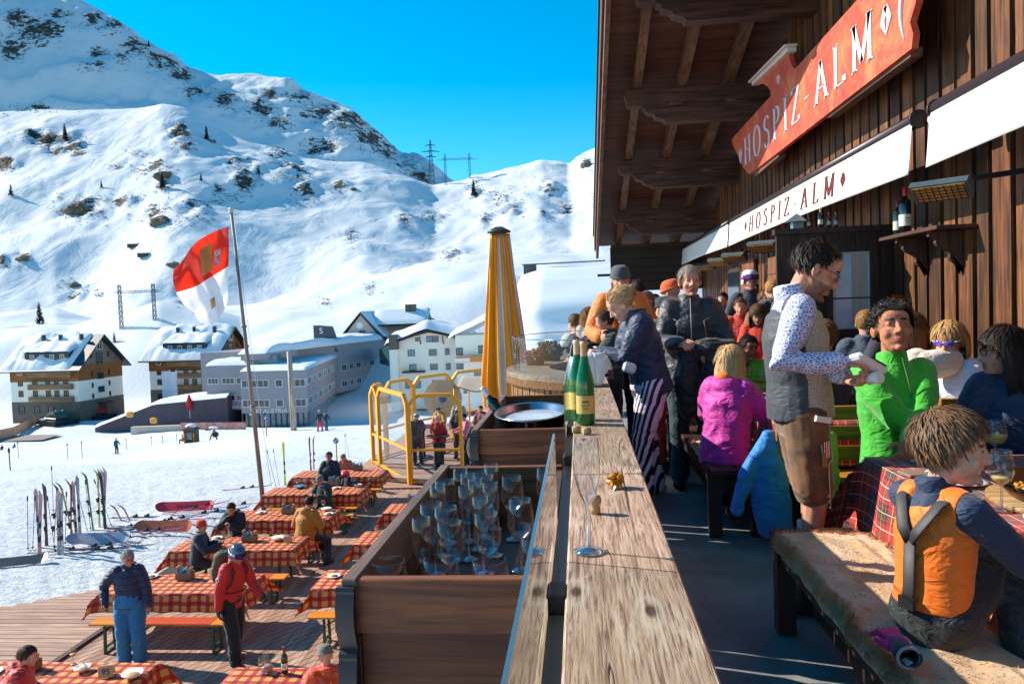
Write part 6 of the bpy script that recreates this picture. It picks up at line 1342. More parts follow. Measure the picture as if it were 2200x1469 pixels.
# orange safety net
b=MB(); A=[hit(-30,952),hit(0,945),hit(30,938),hit(60,922),hit(78,912)]
for a,c in zip(A[:-1],A[1:]): b.add([a,c,c+V((0,0,1.9)),a+V((0,0,1.9))],[(0,1,2,3)])
tag(b.build('safety_net',M('e88a4a',.7,.25,2,0,col2='f0c0a0')),'orange safety net at the left edge of the piste','net')
thinpole(76,918,2.0,'e8801c','orange flagged pole at the end of the safety net')
# round blue signs, tall wooden post, road
def rsign(px,py,h,label):
    p=hit(px,py); S_=h/F*p.y/1.6; h=1.2; e=empty('piste_sign',p,0,label,'sign','round blue piste signs'); b=MB(); b.tube([(0,0,-.2),(0,0,h)],.045,8); b.build('post',M('c98a3a' if py>930 else '2a5a78',.6,.1,4,0),e); Q=lambda m: setattr(m,'v',[(v[0]*.42,v[1]*.42,h+(v[2]-h)*.42) for v in m.v]) or m
    b=MB(); b.tube([(0,-.06,h+.3),(0,-.02,h+.3)],.42,20); Q(b); d=b.build('disc',M('2468a0',.4,.1,3,0),e)
    b=MB(); b.bar((.2,-.075,h+.5),(-.18,-.075,h+.12),.03,.09).bar((-.2,-.075,h+.1),(-.2,-.075,h+.34),.03,.08).bar((-.2,-.075,h+.1),(.04,-.075,h+.1),.03,.08); Q(b); b.build('arrow',WHITEF,d); b=MB(); b.prism([(-.14,h+.72),(.14,h+.72),(0,h+.9)],'y',(-.06,-.02)); Q(b); b.build('top_marker',M('2468a0',.4,.1,3,0),e); e.scale=(S_*.62,)*3
rsign(724,992,92,'round blue piste sign with a white arrow right of the standing red skis'); rsign(573,937,82,'tall blue sign with a white mark before the glass front')
p=P(632,934,128); e=empty('wooden_post',p,0,'tall bare pale wooden post before the grey building','post'); t=P(621,755,128)-p; b=MB(); b.tube([(0,0,-1),t*.5,t],[.55,.5,.42],10); b.build('trunk',wood('d8c4ae','b89c84','z',fine=4),e)
b=MB(); b.add([V((-135,118,ss(-118,118)+.15))+V((0,0,0)),V((-98,126,ss(-98,126)+.3)),V((-100,134,ss(-100,134)+.3)),V((-140,132,ss(-118,130)+.3))],[(0,1,2,3)]); b.build('valley_road',M('8a8078',.8,.2,.3,0),kind='structure')
# ================================================================ people
def skinmat(c='d9a088',c2='b9785f'):
    k=('skin',c)
    if k not in MC:
        t=NT('skin'); n=t.noise(26,detail=4); t.l(t.ramp(n,[(.3,srgb(c2)),(.62,srgb(c))]),t.bs.inputs['Base Color']); t.set(Roughness=.6); t.bs.inputs['Specular IOR Level'].default_value=.3; t.bump(t.noise(160),.08,.001); MC[k]=t.m
    return MC[k]
def hairmat(c):
    k=('hair',c)
    if k not in MC:
        t=NT('hair'); n=t.noise(60,(1,1,.25),5,.7); a=srgb(c); t.l(t.ramp(n,[(.3,tuple(x*.45 for x in a[:3])+(1,)),(.7,a)]),t.bs.inputs['Base Color']); t.set(Roughness=.6); t.bs.inputs['Specular IOR Level'].default_value=.25; MC[k]=t.m
    return MC[k]
LIP=M('a85a50',.45,.1,20,0); EYEW=M('a89c94',.2,.05,5,0,spec=.8); DARKE=M('1c1512',.15,.1,5,0,spec=.9); SHADE=M('20222a',.08,.2,2,0,spec=1,coat=1)
def rotm(yaw=0,pitch=0,roll=0):
    """yaw + turns left (ccw), pitch + looks down, roll + tilts to the right shoulder"""
    return Matrix.Rotation(yaw,3,'Z')@Matrix.Rotation(-pitch,3,'X')@Matrix.Rotation(roll,3,'Y')
def ik(a,t,l1,l2,pole):
    d=t-a; L=d.length; L2=min(L,(l1+l2)*.995); d=d.normalized(); 
    t=a+d*L2; c=(l1*l1+L2*L2-l2*l2)/(2*l1*L2); c=max(-1,min(1,c)); s=math.sqrt(1-c*c)
    p=pole-d*pole.dot(d); p=p.normalized() if p.length>1e-4 else d.orthogonal()
    return a+d*l1*c+p*l1*s, t
def hand(mb,w,d,n,s=1.0,curl=.5,thumb=1,spread=.12):
    """palm from wrist w along d; n = palm normal (fingers curl towards n); thumb=+1/-1 side"""
    d=d.normalized(); n=(n-d*n.dot(d)).normalized(); x=d.cross(n)*thumb
    pc=w+d*.045*s
    mb.ell(pc,(.040*s,.017*s,.052*s),M=Matrix((x,n,d)).transposed(),n=12,m=8)
    for i,(off,L) in enumerate(((.028,.072),(.010,.080),(-.009,.075),(-.027,.060))):
        b=w+d*(.080*s)+x*off*s; dd=(d+x*(off*spread/.03)).normalized(); c=curl*(.8+.15*i); pts=[b-dd*.03*s,b]; q=b; ang=0
        for k,f in enumerate((.45,.30,.25)):
            ang+=c*(.9 if k==0 else 1.1); v=dd*math.cos(ang)+n*math.sin(ang); q=q+v*L*f*s; pts.append(q)
        mb.tube(pts,[.0095*s,.0092*s,.0085*s,.0078*s,.0065*s],8,round_=True)
    b=w+d*.02*s+x*.030*s; v1=(d*.6+x*.75+n*.3).normalized(); v2=(d*.9+x*.15+n*.45*(.4+curl)).normalized()
    mb.tube([b-v1*.01*s,b+v1*.036*s,b+v1*.036*s+v2*.030*s,b+v1*.036*s+v2*.055*s],[.013*s,.0115*s,.0095*s,.0075*s],8,round_=True)
def headparts(mb,c,Rm,s=1.0,fem=0,child=0):
    def E(p,r,rot=None): mb.ell(c+Rm@(V(p)*s),[q*s for q in r],M=(Rm@rot) if rot else Rm,n=18,m=12)
    E((0,-.012,.032),(.0745,.094,.086)); E((0,.026,-.030),(.058,.064,.080)); E((0,.046,-.088),(.030 if fem else .034,.032,.024)); E((0,.03,-.075),(.046,.045,.03))
    E((0,.060,.045),(.055,.030,.035)); E((0,.077,.026),(.046,.012,.008))
    for k in(-1,1):
        E((k*.036,.058,-.030),(.023,.024,.024)); E((k*.031,.074,.010),(.014,.010,.009)); E((k*.077,-.004,-.004),(.009,.019,.032),Matrix.Rotation(k*.35,3,'Z'))
        E((k*.011,.094,-.030),(.008,.009,.007))
    mb.tube([c+Rm@(V((0,.082,.018))*s),c+Rm@(V((0,.096,-.010))*s),c+Rm@(V((0,.107 if not child else .102,-.026))*s)],[.0085*s,.010*s,.0115*s],10,round_=True)
    E((0,.0865,-.057),(.021,.0085,.0050)); E((0,.086,-.0675),(.018,.0095,.0058)); E((0,.080,-.095),(.016,.012,.012))
def hairline(n,recede=0):
    # n: unit direction from skull centre in head frame; True if covered with hair
    t=min(1,max(0,(n.y+.35)/1.15)); zz=-.62+(1.18+recede)*t*t*(3-2*t); 
    if abs(n.x)>.80 and n.y>-.2 and n.y<.35: zz=min(zz,-.02)
    return n.z>zz
def hairdo(c,Rm,s,style,col,parent,n=900,seed=0):
    rr=random.Random(seed); m=hairmat(col); o=V((0,-.012,.032)); rad=V((.0745,.094,.086)); b=MB()
    rec=.0; thick=.010
    if style=='short': Ls,lift=(.022,.042),.35
    elif style=='tousled': Ls,lift,thick=(.035,.07),.5,.016
    elif style=='curly': Ls,lift,thick=(.022,.038),.8,.014
    elif style in('long','longish','bob'): Ls,lift,thick=(.05,.09),.12,.012
    elif style=='bun': Ls,lift,thick=(.06,.09),.08,.008
    else: Ls,lift=(.01,.02),.3
    if style=='receding': rec=.28; Ls,lift,thick=(.02,.04),.3,.007
    # under cap
    cap=MB(); nu,nv=28,20; vv=[]; inside=[]
    for i in range(nu):
        for j in range(nv+1):
            a=2*PI*i/nu; e_=PI*j/nv; d=V((math.sin(e_)*math.cos(a),math.sin(e_)*math.sin(a),math.cos(e_))); k=1+thick/.085*(1+.35*noi(d.x*3+seed,d.y*3,d.z*3)); vv.append(c+Rm@((o+V((d.x*rad.x,d.y*rad.y,d.z*rad.z))*k)*s)); inside.append(hairline(d,rec))
    ff=[]
    for i in range(nu):
        for j in range(nv):
            q=(i*(nv+1)+j,((i+1)%nu)*(nv+1)+j,((i+1)%nu)*(nv+1)+j+1,i*(nv+1)+j+1)
            if sum(inside[x] for x in q)>=2: ff.append(q)
    cap.add(vv,ff,0,True)
    cnt=0
    while cnt<n:
        d=V((rr.gauss(0,1),rr.gauss(0,1),rr.gauss(0,1))).normalized()
        if not hairline(d,rec-.03): continue
        cnt+=1; p=o+V((d.x*rad.x,d.y*rad.y,d.z*rad.z))*(1+thick*.75/.085)
        # comb: away from the crown, down the back/sides, forward at the front for short styles
        cr=V((0,-.5,.85)); t=(d-cr); t=t-d*t.dot(d); 
        if t.length<1e-3: t=V((0,1,0))
        t.normalize()
        if style in('short','receding'): t=(t+V((.25,.1,0))).normalized()
        if style=='bun': t=(V((0,-1,.15))-d*(V((0,-1,.15)).dot(d))).normalized()
        if style=='curly': t=V((rr.gauss(0,1),rr.gauss(0,1),rr.gauss(0,1))); t=(t-d*t.dot(d)).normalized()
        t=(t+V((rr.gauss(0,.18),rr.gauss(0,.18),rr.gauss(0,.1)))).normalized()
        L=rr.uniform(*Ls); w_=rr.uniform(.0022,.0042)*(1.3 if style in('long','bob') else 1); sd=d.cross(t).normalized()*w_
        pts=[p]; q=p; v=(t+d*lift).normalized()
        for k in range(4):
            q=q+v*L/4; pts.append(q); v=(v-d*(lift*.55)+ (V((0,0,-.25)) if style in('long','bob','longish') else V((0,0,-.05)))).normalized()
            if style=='curly': v=(v+V((rr.gauss(0,.6),rr.gauss(0,.6),rr.gauss(0,.6)))).normalized()
            rel=q-o; e_=math.sqrt((rel.x/rad.x)**2+(rel.y/rad.y)**2+(rel.z/rad.z)**2)
            mn=1+(thick*.6)/.085
            if e_<mn: q=o+rel*(mn/e_); pts[-1]=q
        vs_=[]
        for k,x in enumerate(pts):
            f=1-(k/4)**2*.85; vs_+=[c+Rm@((x-sd*f)*s),c+Rm@((x+sd*f)*s)]
        b.add(vs_,[(2*k,2*k+1,2*k+3,2*k+2) for k in range(4)],0,True)
    if style in('long','longish','bob'):
        Lh={'long':.34,'longish':.22,'bob':.13}[style]
        for _ in range(int(n*.9)):
            a=rr.uniform(PI*.90,PI*2.10); dx,dy=math.cos(a),math.sin(a); st=V((dx*.078,dy*.094-.012,.02+rr.uniform(-.03,.03))); L=Lh*rr.uniform(.7,1.05); w_=rr.uniform(.003,.006); pts=[]
            for k in range(6):
                t=k/5; pts.append(st+V((dx*(.012+.018*math.sin(t*3)),dy*(.012+.02*math.sin(t*2.5)),-L*t))+V((.006*noi(a*4,t*3,seed),.006*noi(a*5,t*4,seed+3),0)))
            sd=V((-dy,dx,0))*w_; vs_=[]
            for k,x in enumerate(pts):
                f=1-(k/5)**3*.8; vs_+=[c+Rm@((x-sd*f)*s),c+Rm@((x+sd*f)*s)]
            b.add(vs_,[(2*k,2*k+1,2*k+3,2*k+2) for k in range(5)],0,True)
    if style=='bun': b.ell(c+Rm@(V((0,-.125,.05))*s),(.035*s,.03*s,.035*s))
    cap.add(b.v,b.f,0,True)
    return cap.build('hair',m,parent,fix=False)
def person(label,loc,face=0,H=1.75,pose='stand',hz=None,lean=0,side=0,head=(0,0,0),handR=None,handL=None,footR=None,footL=None,elR=None,elL=None,
           top=None,leg=None,skinc=('d9a088','b9785f'),hair=('short','3a2a20'),fem=0,child=0,vox=.012,bulk=1.0,tw=.028,lw=.022,hem=.10,hood=None,hat=None,glasses=None,
           shoes='1c1c20',scarf=None,gloves=None,curlR=.5,curlL=.5,nR=None,nL=None,hs=1.0,sleeve=1.0,group=None,fine=False,beard=None,topname='jacket',legname='trousers',wr=.0045,collar=True,shorts=0,noface=False,twist=0):
    """loc: feet (stand) or seat (sit) point on the ground plane; face: heading in degrees, 0 = away from camera (+Y), 90 = to the left"""
    s=H/1.75; loc=V(loc); Fm=Matrix.Rotation(R(face),3,'Z')
    inv=Fm.transposed()
    T=lambda p: inv@(V(p)-loc)      # world to local
    sit=pose=='sit'; pz=(hz if hz is not None else (.95*s if not sit else .52)); pel=V((0,0,pz))
    Ru=Matrix.Rotation(R(twist),3,'Z')@Matrix.Rotation(R(-lean),3,'X')@Matrix.Rotation(R(side),3,'Y'); up=Ru@V((0,0,1)); rt=Ru@V((1,0,0)); fw=Ru@V((0,1,0))
    wa=pel+up*.12*s; ch=pel+up*.33*s; nb=pel+up*.50*s
    Rh=rotm(R(head[0]),R(head[1]),R(head[2])); hc=nb+up*.03*s+Rh@V((0,.035*s*hs,.125*s*hs))
    sh={1:pel+up*.455*s+rt*.165*s*(.92 if fem else 1),-1:pel+up*.455*s-rt*.165*s*(.92 if fem else 1)}
    wrist={};elb={}
    for k,hnd,el in((1,handR,elR),(-1,handL,elL)):
        if hnd is None: t=sh[k]+V((k*.09,.05,-.50))*s if not sit else pel+V((k*.14,.32,.12))*s
        else: t=V(hnd) if not isinstance(hnd,tuple) or len(hnd)==3 else V(hnd)
        e_=V(el) if el else V((k*.5,-.6,-.5)); elb[k],wrist[k]=ik(sh[k],t,.285*s,.255*s,e_)
    hip={};kn={};an={}
    for k,ft in((1,footR),(-1,footL)):
        hip[k]=pel+V((k*.085*s,0,-.02*s))
        t=V(ft) if ft is not None else (V((k*.11*s,.02,.085*s)) if not sit else V((k*.13*s,.40*s,.085*s)))
        kn[k],an[k]=ik(hip[k],t,.43*s,.415*s,V((k*.15,1,.25)))
    g=bulk; fm_=.92 if fem else 1
    skin_=MB()
    # skin body
    skin_.tube([pel-up*.04*s,wa,ch,pel+up*.43*s,nb-up*.015*s,nb+up*.01*s],[(.15*s*g,.10*s*g),(.13*s*g*fm_,.095*s*g),(.15*s*g*fm_,.105*s*g),(.135*s*fm_,.085*s),(.058*s,.058*s),(.048*s,.050*s)],16,side=rt,round_=True)
    skin_.tube([nb-up*.03*s,hc+Rh@V((0,-.02*s,-.05*s))],[.054*s*fm_,.052*s*fm_],12,side=rt,round_=True)
    headparts(skin_,hc,Rh,s*hs,fem,child)
    for k in(1,-1):
        skin_.tube([sh[k],elb[k],wrist[k]],[.040*s,.034*s,.026*s],10,round_=True)
        skin_.tube([hip[k],kn[k],an[k]],[.078*s*g,.052*s,.036*s],12,round_=True)
        fd=(V((k*.12,1,-.0))).normalized() ; 
        skin_.tube([an[k]-fd*.03*s-V((0,0,.03*s)),an[k]+fd*.13*s-V((0,0,.055*s))],[.035*s,.028*s],10,round_=True)
        d=(wrist[k]-elb[k]).normalized(); n=(nR if k>0 else nL); n=V(n) if n else V((-k,.25,-.1))
        hand(skin_,wrist[k]-d*.005,d,n,s*1.0,curlR if k>0 else curlL,thumb=(1 if (d.cross(n)).dot(V((0,.6,.7)))>0 else -1))
    vs_=vox if not fine else vox*.62
    me=remeshed(skin_,max(vs_,.0052),1)
    # regions of the head get their own colour
    SK=skinmat(*skinc); mats=[SK,LIP,hairmat(hair[1] if hair else '3a2a20'),hairmat(beard) if beard else SK]
    if fine or vox<=.012:
        idx=[]; ih=Rh.transposed(); sc=s*hs
        for pl in me.polygons:
            q=ih@(pl.center-hc)/sc; i=0
            if q.y>.05 and abs(q.x)<.05 and -.12<q.z<.06:
                if abs(q.x)<.022 and -.0735<q.z<-.052 and q.y>.082: i=1
                elif .012<abs(q.x)<.046 and .024<q.z<.0335 and q.y>.07: i=2
            if beard and i==0 and q.z<-.035 and q.z>-.13 and q.y>.0 and (abs(q.x)>.028 or q.z<-.072 or (-.052<q.z<-.042 and q.y>.07)): i=3
            idx.append(i)
    else: idx=None
    body=meshobj('person',me,mats); body.location=loc; body.rotation_euler=(0,0,R(face)); tag(body,label,'person',group)
    if idx: me.polygons.foreach_set('material_index',idx)
    def add(name,mb,v,mat,wr_=0,wf=9,sm=2):
        m_=remeshed(mb,v,sm,wr_,wf); return meshobj(name,m_,mat,body)
    # trousers
    if leg:
        t=MB(); w_=lw*s
        t.tube([wa+up*.02*s,pel,pel-up*.05*s],[(.142*s*g*fm_+w_*.6,.105*s*g+w_*.6),(.158*s*g+w_*.7,.115*s*g+w_),(.15*s*g+w_,.11*s*g+w_)],16,side=rt,round_=True)
        for k in(1,-1):
            if shorts: kk=hip[k].lerp(kn[k],shorts); t.tube([hip[k],kk],[.088*s*g+w_,.075*s+w_],14,round_=True)
            else: t.tube([hip[k],hip[k].lerp(kn[k],.5),kn[k],kn[k].lerp(an[k],.5),an[k]+(an[k]-kn[k]).normalized()*-.0],[.085*s*g+w_,.075*s*g+w_,.058*s+w_,.052*s+w_,.052*s+w_*1.1],14,round_=True)
        add(legname,t,max(vox*1.0,.008),leg,wr,8)
    if shoes:
        for k in(1,-1):
            b=MB(); fd=V((k*.12,1,0)).normalized(); fl=an[k]-V((0,0,.085*s)); zt=V((0,0,1))
            if pose=='kneel' or footR is not None and False: pass
            b.tube([fl+V((0,0,.045*s))-fd*.055*s,fl+V((0,0,.045*s))+fd*.05*s,fl+V((0,0,.035*s))+fd*.16*s],[(.046*s,.046*s),(.050*s,.046*s),(.044*s,.036*s)],12,side=(1,0,0),round_=True); b.tube([an[k]+V((0,0,.09*s)),an[k]-V((0,0,.03*s))],[.056*s,.054*s],12,round_=True)
            add('shoe',b,max(.009,vox),M(shoes,.45,.2,8,.1),0,9,1)
    if top:
        t=MB(); w_=tw*s; hm=hem*s
        t.tube([pel-up*hm,pel+up*.04*s,wa+up*.02*s,ch,pel+up*.435*s,nb-up*.0*s],[(.160*s*g+w_,.118*s*g+w_),(.152*s*g*fm_+w_,.112*s*g+w_),(.138*s*g*fm_+w_,.105*s*g+w_),(.158*s*g*fm_+w_,.112*s*g+w_),(.150*s*fm_+w_*.7,.092*s+w_*.6),(.070*s+w_*.5,.066*s+w_*.5)],18,side=rt,caps=True)
        for k in(1,-1):
            we=elb[k].lerp(wrist[k],sleeve) 
            if sleeve>0: t.tube([sh[k]-rt*k*.02*s,sh[k].lerp(elb[k],.5),elb[k],elb[k].lerp(we,.5),we],[.056*s+w_,.052*s+w_*.9,.045*s+w_*.8,.040*s+w_*.7,.034*s+w_*.6],14,round_=True)
            else: t.tube([sh[k]-rt*k*.05*s,sh[k]+rt*k*.005*s],[.056*s+w_,.052*s+w_*.4],14,round_=True)
        if collar: t.tube([nb-up*.02*s,nb+up*.068*s+Rh@V((0,-.012,0))],[.070*s+w_*.4,.066*s+w_*.35],16,side=rt,round_=False)
        if hood:
            hp=nb-fw*.085*s-up*.005*s; t.ell(hp,(.115*s,.06*s,.085*s),M=Ru); t.tube([nb+rt*.09*s+up*.0*s,hp+rt*.07*s+up*.04*s,hp+up*.06*s,hp-rt*.07*s+up*.04*s,nb-rt*.09*s],[.03*s]*5,8,round_=True)
        j=add(topname,t,max(vox,.0085),top,wr,8)
        if hood=='down': pass
    else: j=None
    if scarf:
        t=MB(); pts=[nb+up*.03*s+Ru@V((math.cos(a)*.068*s,math.sin(a)*.068*s,.012*math.sin(a*2))) for a in np.linspace(0,2*PI,14)]; t.tube(pts,.030*s,8); add('scarf',t,max(.010,vox),fabric(scarf,.5,30),.004,20)
    if gloves:
        for k in(1,-1):
            t=MB(); d=(wrist[k]-elb[k]).normalized(); n=(nR if k>0 else nL); n=V(n) if n else V((-k,.25,-.1)); hand(t,wrist[k]-d*.01,d,n,s*1.22,curlR if k>0 else curlL,thumb=(1 if (d.cross(n)).dot(V((0,.6,.7)))>0 else -1)); t.tube([wrist[k]-d*.05*s,wrist[k]+d*.02*s],[.042*s,.040*s],12,round_=True); add('glove',t,.008,M(gloves,.6,.2,9,.2))
    sc=s*hs
    if hair and not(hat and hat[0] in('helmet',)):
        nh={'short':1100,'tousled':1300,'curly':1500,'long':1500,'longish':1300,'bob':1300,'bun':1400,'receding':700}.get(hair[0],700)
        hairdo(hc,Rh,sc*(1.0 if not hat else .97),hair[0],hair[1],body,int(nh*(1.6 if fine else (.45 if vox>.015 else .8))),seed=len(label))
    hp=lambda p: hc+Rh@(V(p)*sc)
    if hat:
        k,colr=hat[0],hat[1]; c2=hat[2] if len(hat)>2 else None
        if k=='beanie':
            b=MB()
            def fn(u,v):
                a=2*PI*u; z=v; r=math.cos(z*1.5)**.6 if z<1 else 0; rr_=max(0,math.cos(v*PI/2))**.5
                return hp((math.cos(a)*.088*rr_,-.012+math.sin(a)*.106*rr_,.035+.10*math.sin(v*PI/2)+.012*math.sin(a)*(1-v)*-1))
            b.grid(fn,36,14); 
            h=b.build('beanie',fabric(colr,.5,40,.2),body,fix=False); b=MB(); b.tube([hp((math.cos(a)*.086,-.012+math.sin(a)*.104,.035-.012*math.sin(a))) for a in np.linspace(0,2*PI,26)],.009*sc,8); b.build('cuff',fabric(colr,.5,40,.2),h)
            if c2: b=MB(); b.ell(hp((0,-.02,.155)),.03*sc); b.build('bobble',fabric(c2,.6,60,.2),h)
        elif k=='cap':
            b=MB(); b.grid(lambda u,v:hp((math.cos(2*PI*u)*.083*max(0,math.cos(v*PI/2))**.5,-.012+math.sin(2*PI*u)*.100*max(0,math.cos(v*PI/2))**.5,.045+.08*math.sin(v*PI/2))),30,12); h=b.build('cap',fabric(colr,.3,30),body,fix=False)
            b=MB(); b.grid(lambda u,v:hp(((u-.5)*.14,.07+.075*v*(1-(u-.5)**2*2.2),.048-.015*v-.05*(u-.5)**2)),10,5); o_=b.build('brim',fabric(c2 or colr,.3,30),h,fix=False); q=o_.modifiers.new('s','SOLIDIFY'); q.thickness=.003
        elif k=='band':
            b=MB(); b.grid(lambda u,v:hp((math.cos(2*PI*u)*.086,-.012+math.sin(2*PI*u)*.104,.03+.055*v-.02*math.sin(2*PI*u)*-1)),36,4); b.build('headband',fabric(colr,.3,30),body,fix=False)
        elif k=='helmet':
            b=MB(); b.grid(lambda u,v:hp((math.cos(2*PI*u)*.104*max(0,math.cos(v*PI/2))**.45,-.016+math.sin(2*PI*u)*.128*max(0,math.cos(v*PI/2))**.45,.018+(-.05 if math.sin(2*PI*u)<.45 else .012)*(1-v)**2+.128*math.sin(v*PI/2))),44,18); h=b.build('helmet',M(colr,.3,.06,3,0,coat=.5),body,fix=False)
            b=MB()
            for xx in(-.05,0,.05): b.box((0,0,0),(.012*sc,.04*sc,.004*sc),M=Rh); b.v=b.v[:-8]+[tuple(V(q)+hp((xx,.03,.145-abs(xx)*.35))) for q in b.v[-8:]]
            b.build('vent',SB,h)
            b=MB(); b.tube([hp((math.cos(a)*.108,-.016+math.sin(a)*.132,.045)) for a in np.linspace(0,2*PI,30)],[(.006*sc,.019*sc)]*30,8,side=Rh@V((1,0,0))); b.build('goggle_strap',M(c2 or '26262c',.5,.3,20,0),h)
            b=MB(); b.grid(lambda u,v:hp((math.sin((u-.5)*2.0)*.105,-.01+math.cos((u-.5)*2.0)*.138,.02+.062*v)),18,6); q=b.build('goggle_lens',M('5a3a8a' if c2 else '2c3038',.08,.3,3,0,metal=.6,col2='20202c'),h,fix=False); z=q.modifiers.new('s','SOLIDIFY'); z.thickness=.012
    if glasses:
        k=glasses[0]; b=MB(); lens=M(glasses[1],.06,.25,3,0,spec=1,coat=1) if k=='sun' else None
        for q in(-1,1): b.tube([hp((q*.052,.083,.014)),hp((q*.074,.06,.016)),hp((q*.079,-.01,.014))],[.0024*sc if k!='sun' else .004*sc]*3,6)
        b.tube([hp((-.008,.103,.014)),hp((.008,.103,.014))],.002*sc,6)
        if k!='sun':
            for q in(-1,1): b.tube([hp((q*(.032+.023*math.cos(a)),.098-.016*abs(.032+.023*math.cos(a))/.05,.006+.017*math.sin(a))) for a in np.linspace(0,2*PI,16)],.0019*sc,6)
        g_=b.build('glasses',M(glasses[2] if len(glasses)>2 else '26221f',.3,.1,4,0),body)
        if k=='sun':
            for q in(-1,1): b=MB(); b.ell(hp((q*.032,.094,.008)),(.026*sc,.007*sc,.020*sc),M=Rh@Matrix.Rotation(-q*.28,3,'Z')); b.build('lens',lens,g_)
    if not noface and vox<=.013 and not (glasses and glasses[0]=='sun'):
        for q in(-1,1):
            b=MB(); b.ell(hp((q*.031,.0795,.0095)),(.0115*sc,.0065*sc,.0042*sc),M=Rh,mi=0); b.ell(hp((q*.031,.0845,.0092)),(.0052*sc,.0032*sc,.0042*sc),M=Rh,mi=1); b.build('eye',[EYEW,DARKE],body)
    body['_']=0; del body['_']
    info=dict(body=body,hc=hc,Rh=Rh,nb=nb,pel=pel,up=up,rt=rt,fw=fw,sh=sh,elb=elb,wrist=wrist,hip=hip,kn=kn,an=an,ch=ch,wa=wa,s=s,jacket=j,T=T,hp=hp)
    return info
def local(loc,face,p):
    """world point -> person's local frame"""
    return tuple(Matrix.Rotation(R(-face),3,'Z')@(V(p)-V(loc)))
def HA(px,py,d,H=None):
    """ground point and seat height (or body height) that put a head at this spot"""
    q=P(px,py,d); 
    if H: return (q.x,d,0),q.z-.66*H/1.75-.02
    return (q.x,d,0),q.z/1.605*1.75
FB=fabric
# ---------------------------------------------------------------- the waiter
def waiter_shirt():
    t=NT('patterned_shirt'); v=t.n('ShaderNodeTexVoronoi',feature='DISTANCE_TO_EDGE'); v.inputs['Scale'].default_value=62; t.l(t.coord(),v.inputs['Vector'])
    t.l(t.ramp(v.outputs['Distance'],[(.0,srgb('e8e6f2')),(.10,srgb('dcd8ee')),(.16,srgb('6f78b8')),(.35,srgb('8d94c8'))]),t.bs.inputs['Base Color']); t.set(Roughness=.75)
    h=t.noise(11,(1,1,1.8),3,.45,1.2); t.bump(t.ramp(h,[(.3,(0,0,0,1)),(.5,(1,1,1,1)),(.7,(0,0,0,1))]),.5,.012); return t.m
def vestmat():
    t=NT('vest_front'); v=t.n('ShaderNodeTexVoronoi'); v.inputs['Scale'].default_value=85; v.inputs['Randomness'].default_value=0; t.l(t.coord((1,1,.6)),v.inputs['Vector'])
    t.l(t.ramp(v.outputs['Distance'],[(.25,srgb('8a8270')),(.4,srgb('c4bca6')),(.6,srgb('a89f8a'))]),t.bs.inputs['Base Color']); t.set(Roughness=.7); t.bump(v.outputs['Distance'],.3,.002); return t.m
WL=V((1.08,3.82,0)); wf_deg=-92
wd=P(1868,752,3.42); wp=P(1800,860,3.45)
Wt=person('waiter in a grey vest and leather shorts typing an order into a handheld device',WL,wf_deg,1.86,'stand',lean=-3,head=(-6,30,0),
  handR=local(WL,wf_deg,P(1812,778,3.50)),handL=local(WL,wf_deg,P(1820,812,3.62)),elR=(.5,-.5,-.9),elL=(-.6,-.3,-.8),top=waiter_shirt(),leg=M('8a5c30',.85,.5,9,.5,70,.003,col2='4c331d',sheen=.4),
  hair=('receding','2e221b'),skinc=('d89a80','b87860'),beard='b57a62',glasses=('clear','ffffff','5a5a60'),vox=.010,fine=True,tw=.017,lw=.018,hem=.0,shorts=.80,topname='shirt',legname='leather_shorts',bulk=.98,
  shoes='2c2a2e',curlR=.9,curlL=.75,nR=(-.4,.2,-.9),nL=(.5,.1,.8),wr=.006,sleeve=.9,hs=1.14,
  footR=(.12,-.02,.09),footL=(-.10,.06,.09))
def vest(i,back,front):
    s=i['s']; t=MB(); up,rt=i['up'],i['rt']; pel=i['pel']
    t.tube([pel-up*.05*s,pel+up*.04*s,i['wa'],i['ch'],pel+up*.43*s,i['nb']-up*.03*s],[(.182*s,.150*s),(.178*s,.148*s),(.168*s,.140*s),(.186*s,.148*s),(.168*s,.122*s),(.092*s,.084*s)],22,side=rt)
    for k in(1,-1): t.tube([i['sh'][k]-rt*k*.06*s,i['sh'][k]-rt*k*.012*s],[.078*s,.070*s],14)
    me=remeshed(t,.008,2,.0015,8); o=meshobj('vest',me,[back,front],i['body']); fw=i['fw']; c0=i['ch']
    me.polygons.foreach_set('material_index',[1 if (pl.center-c0).dot(fw)>.0 else 0 for pl in me.polygons]); return o
vv=vest(Wt,fabric('3b3d44',.3,10,.1,.6),vestmat())
b=MB(); s=Wt['s']; up=Wt['up']; 
for k in range(5): b.ell(Wt['pel']+up*(.08+k*.07)*s+Wt['fw']*.137*s,.008,n=8,m=6)
b.build('button',M('b8a878',.3,.1,4,0,metal=.8),vv)
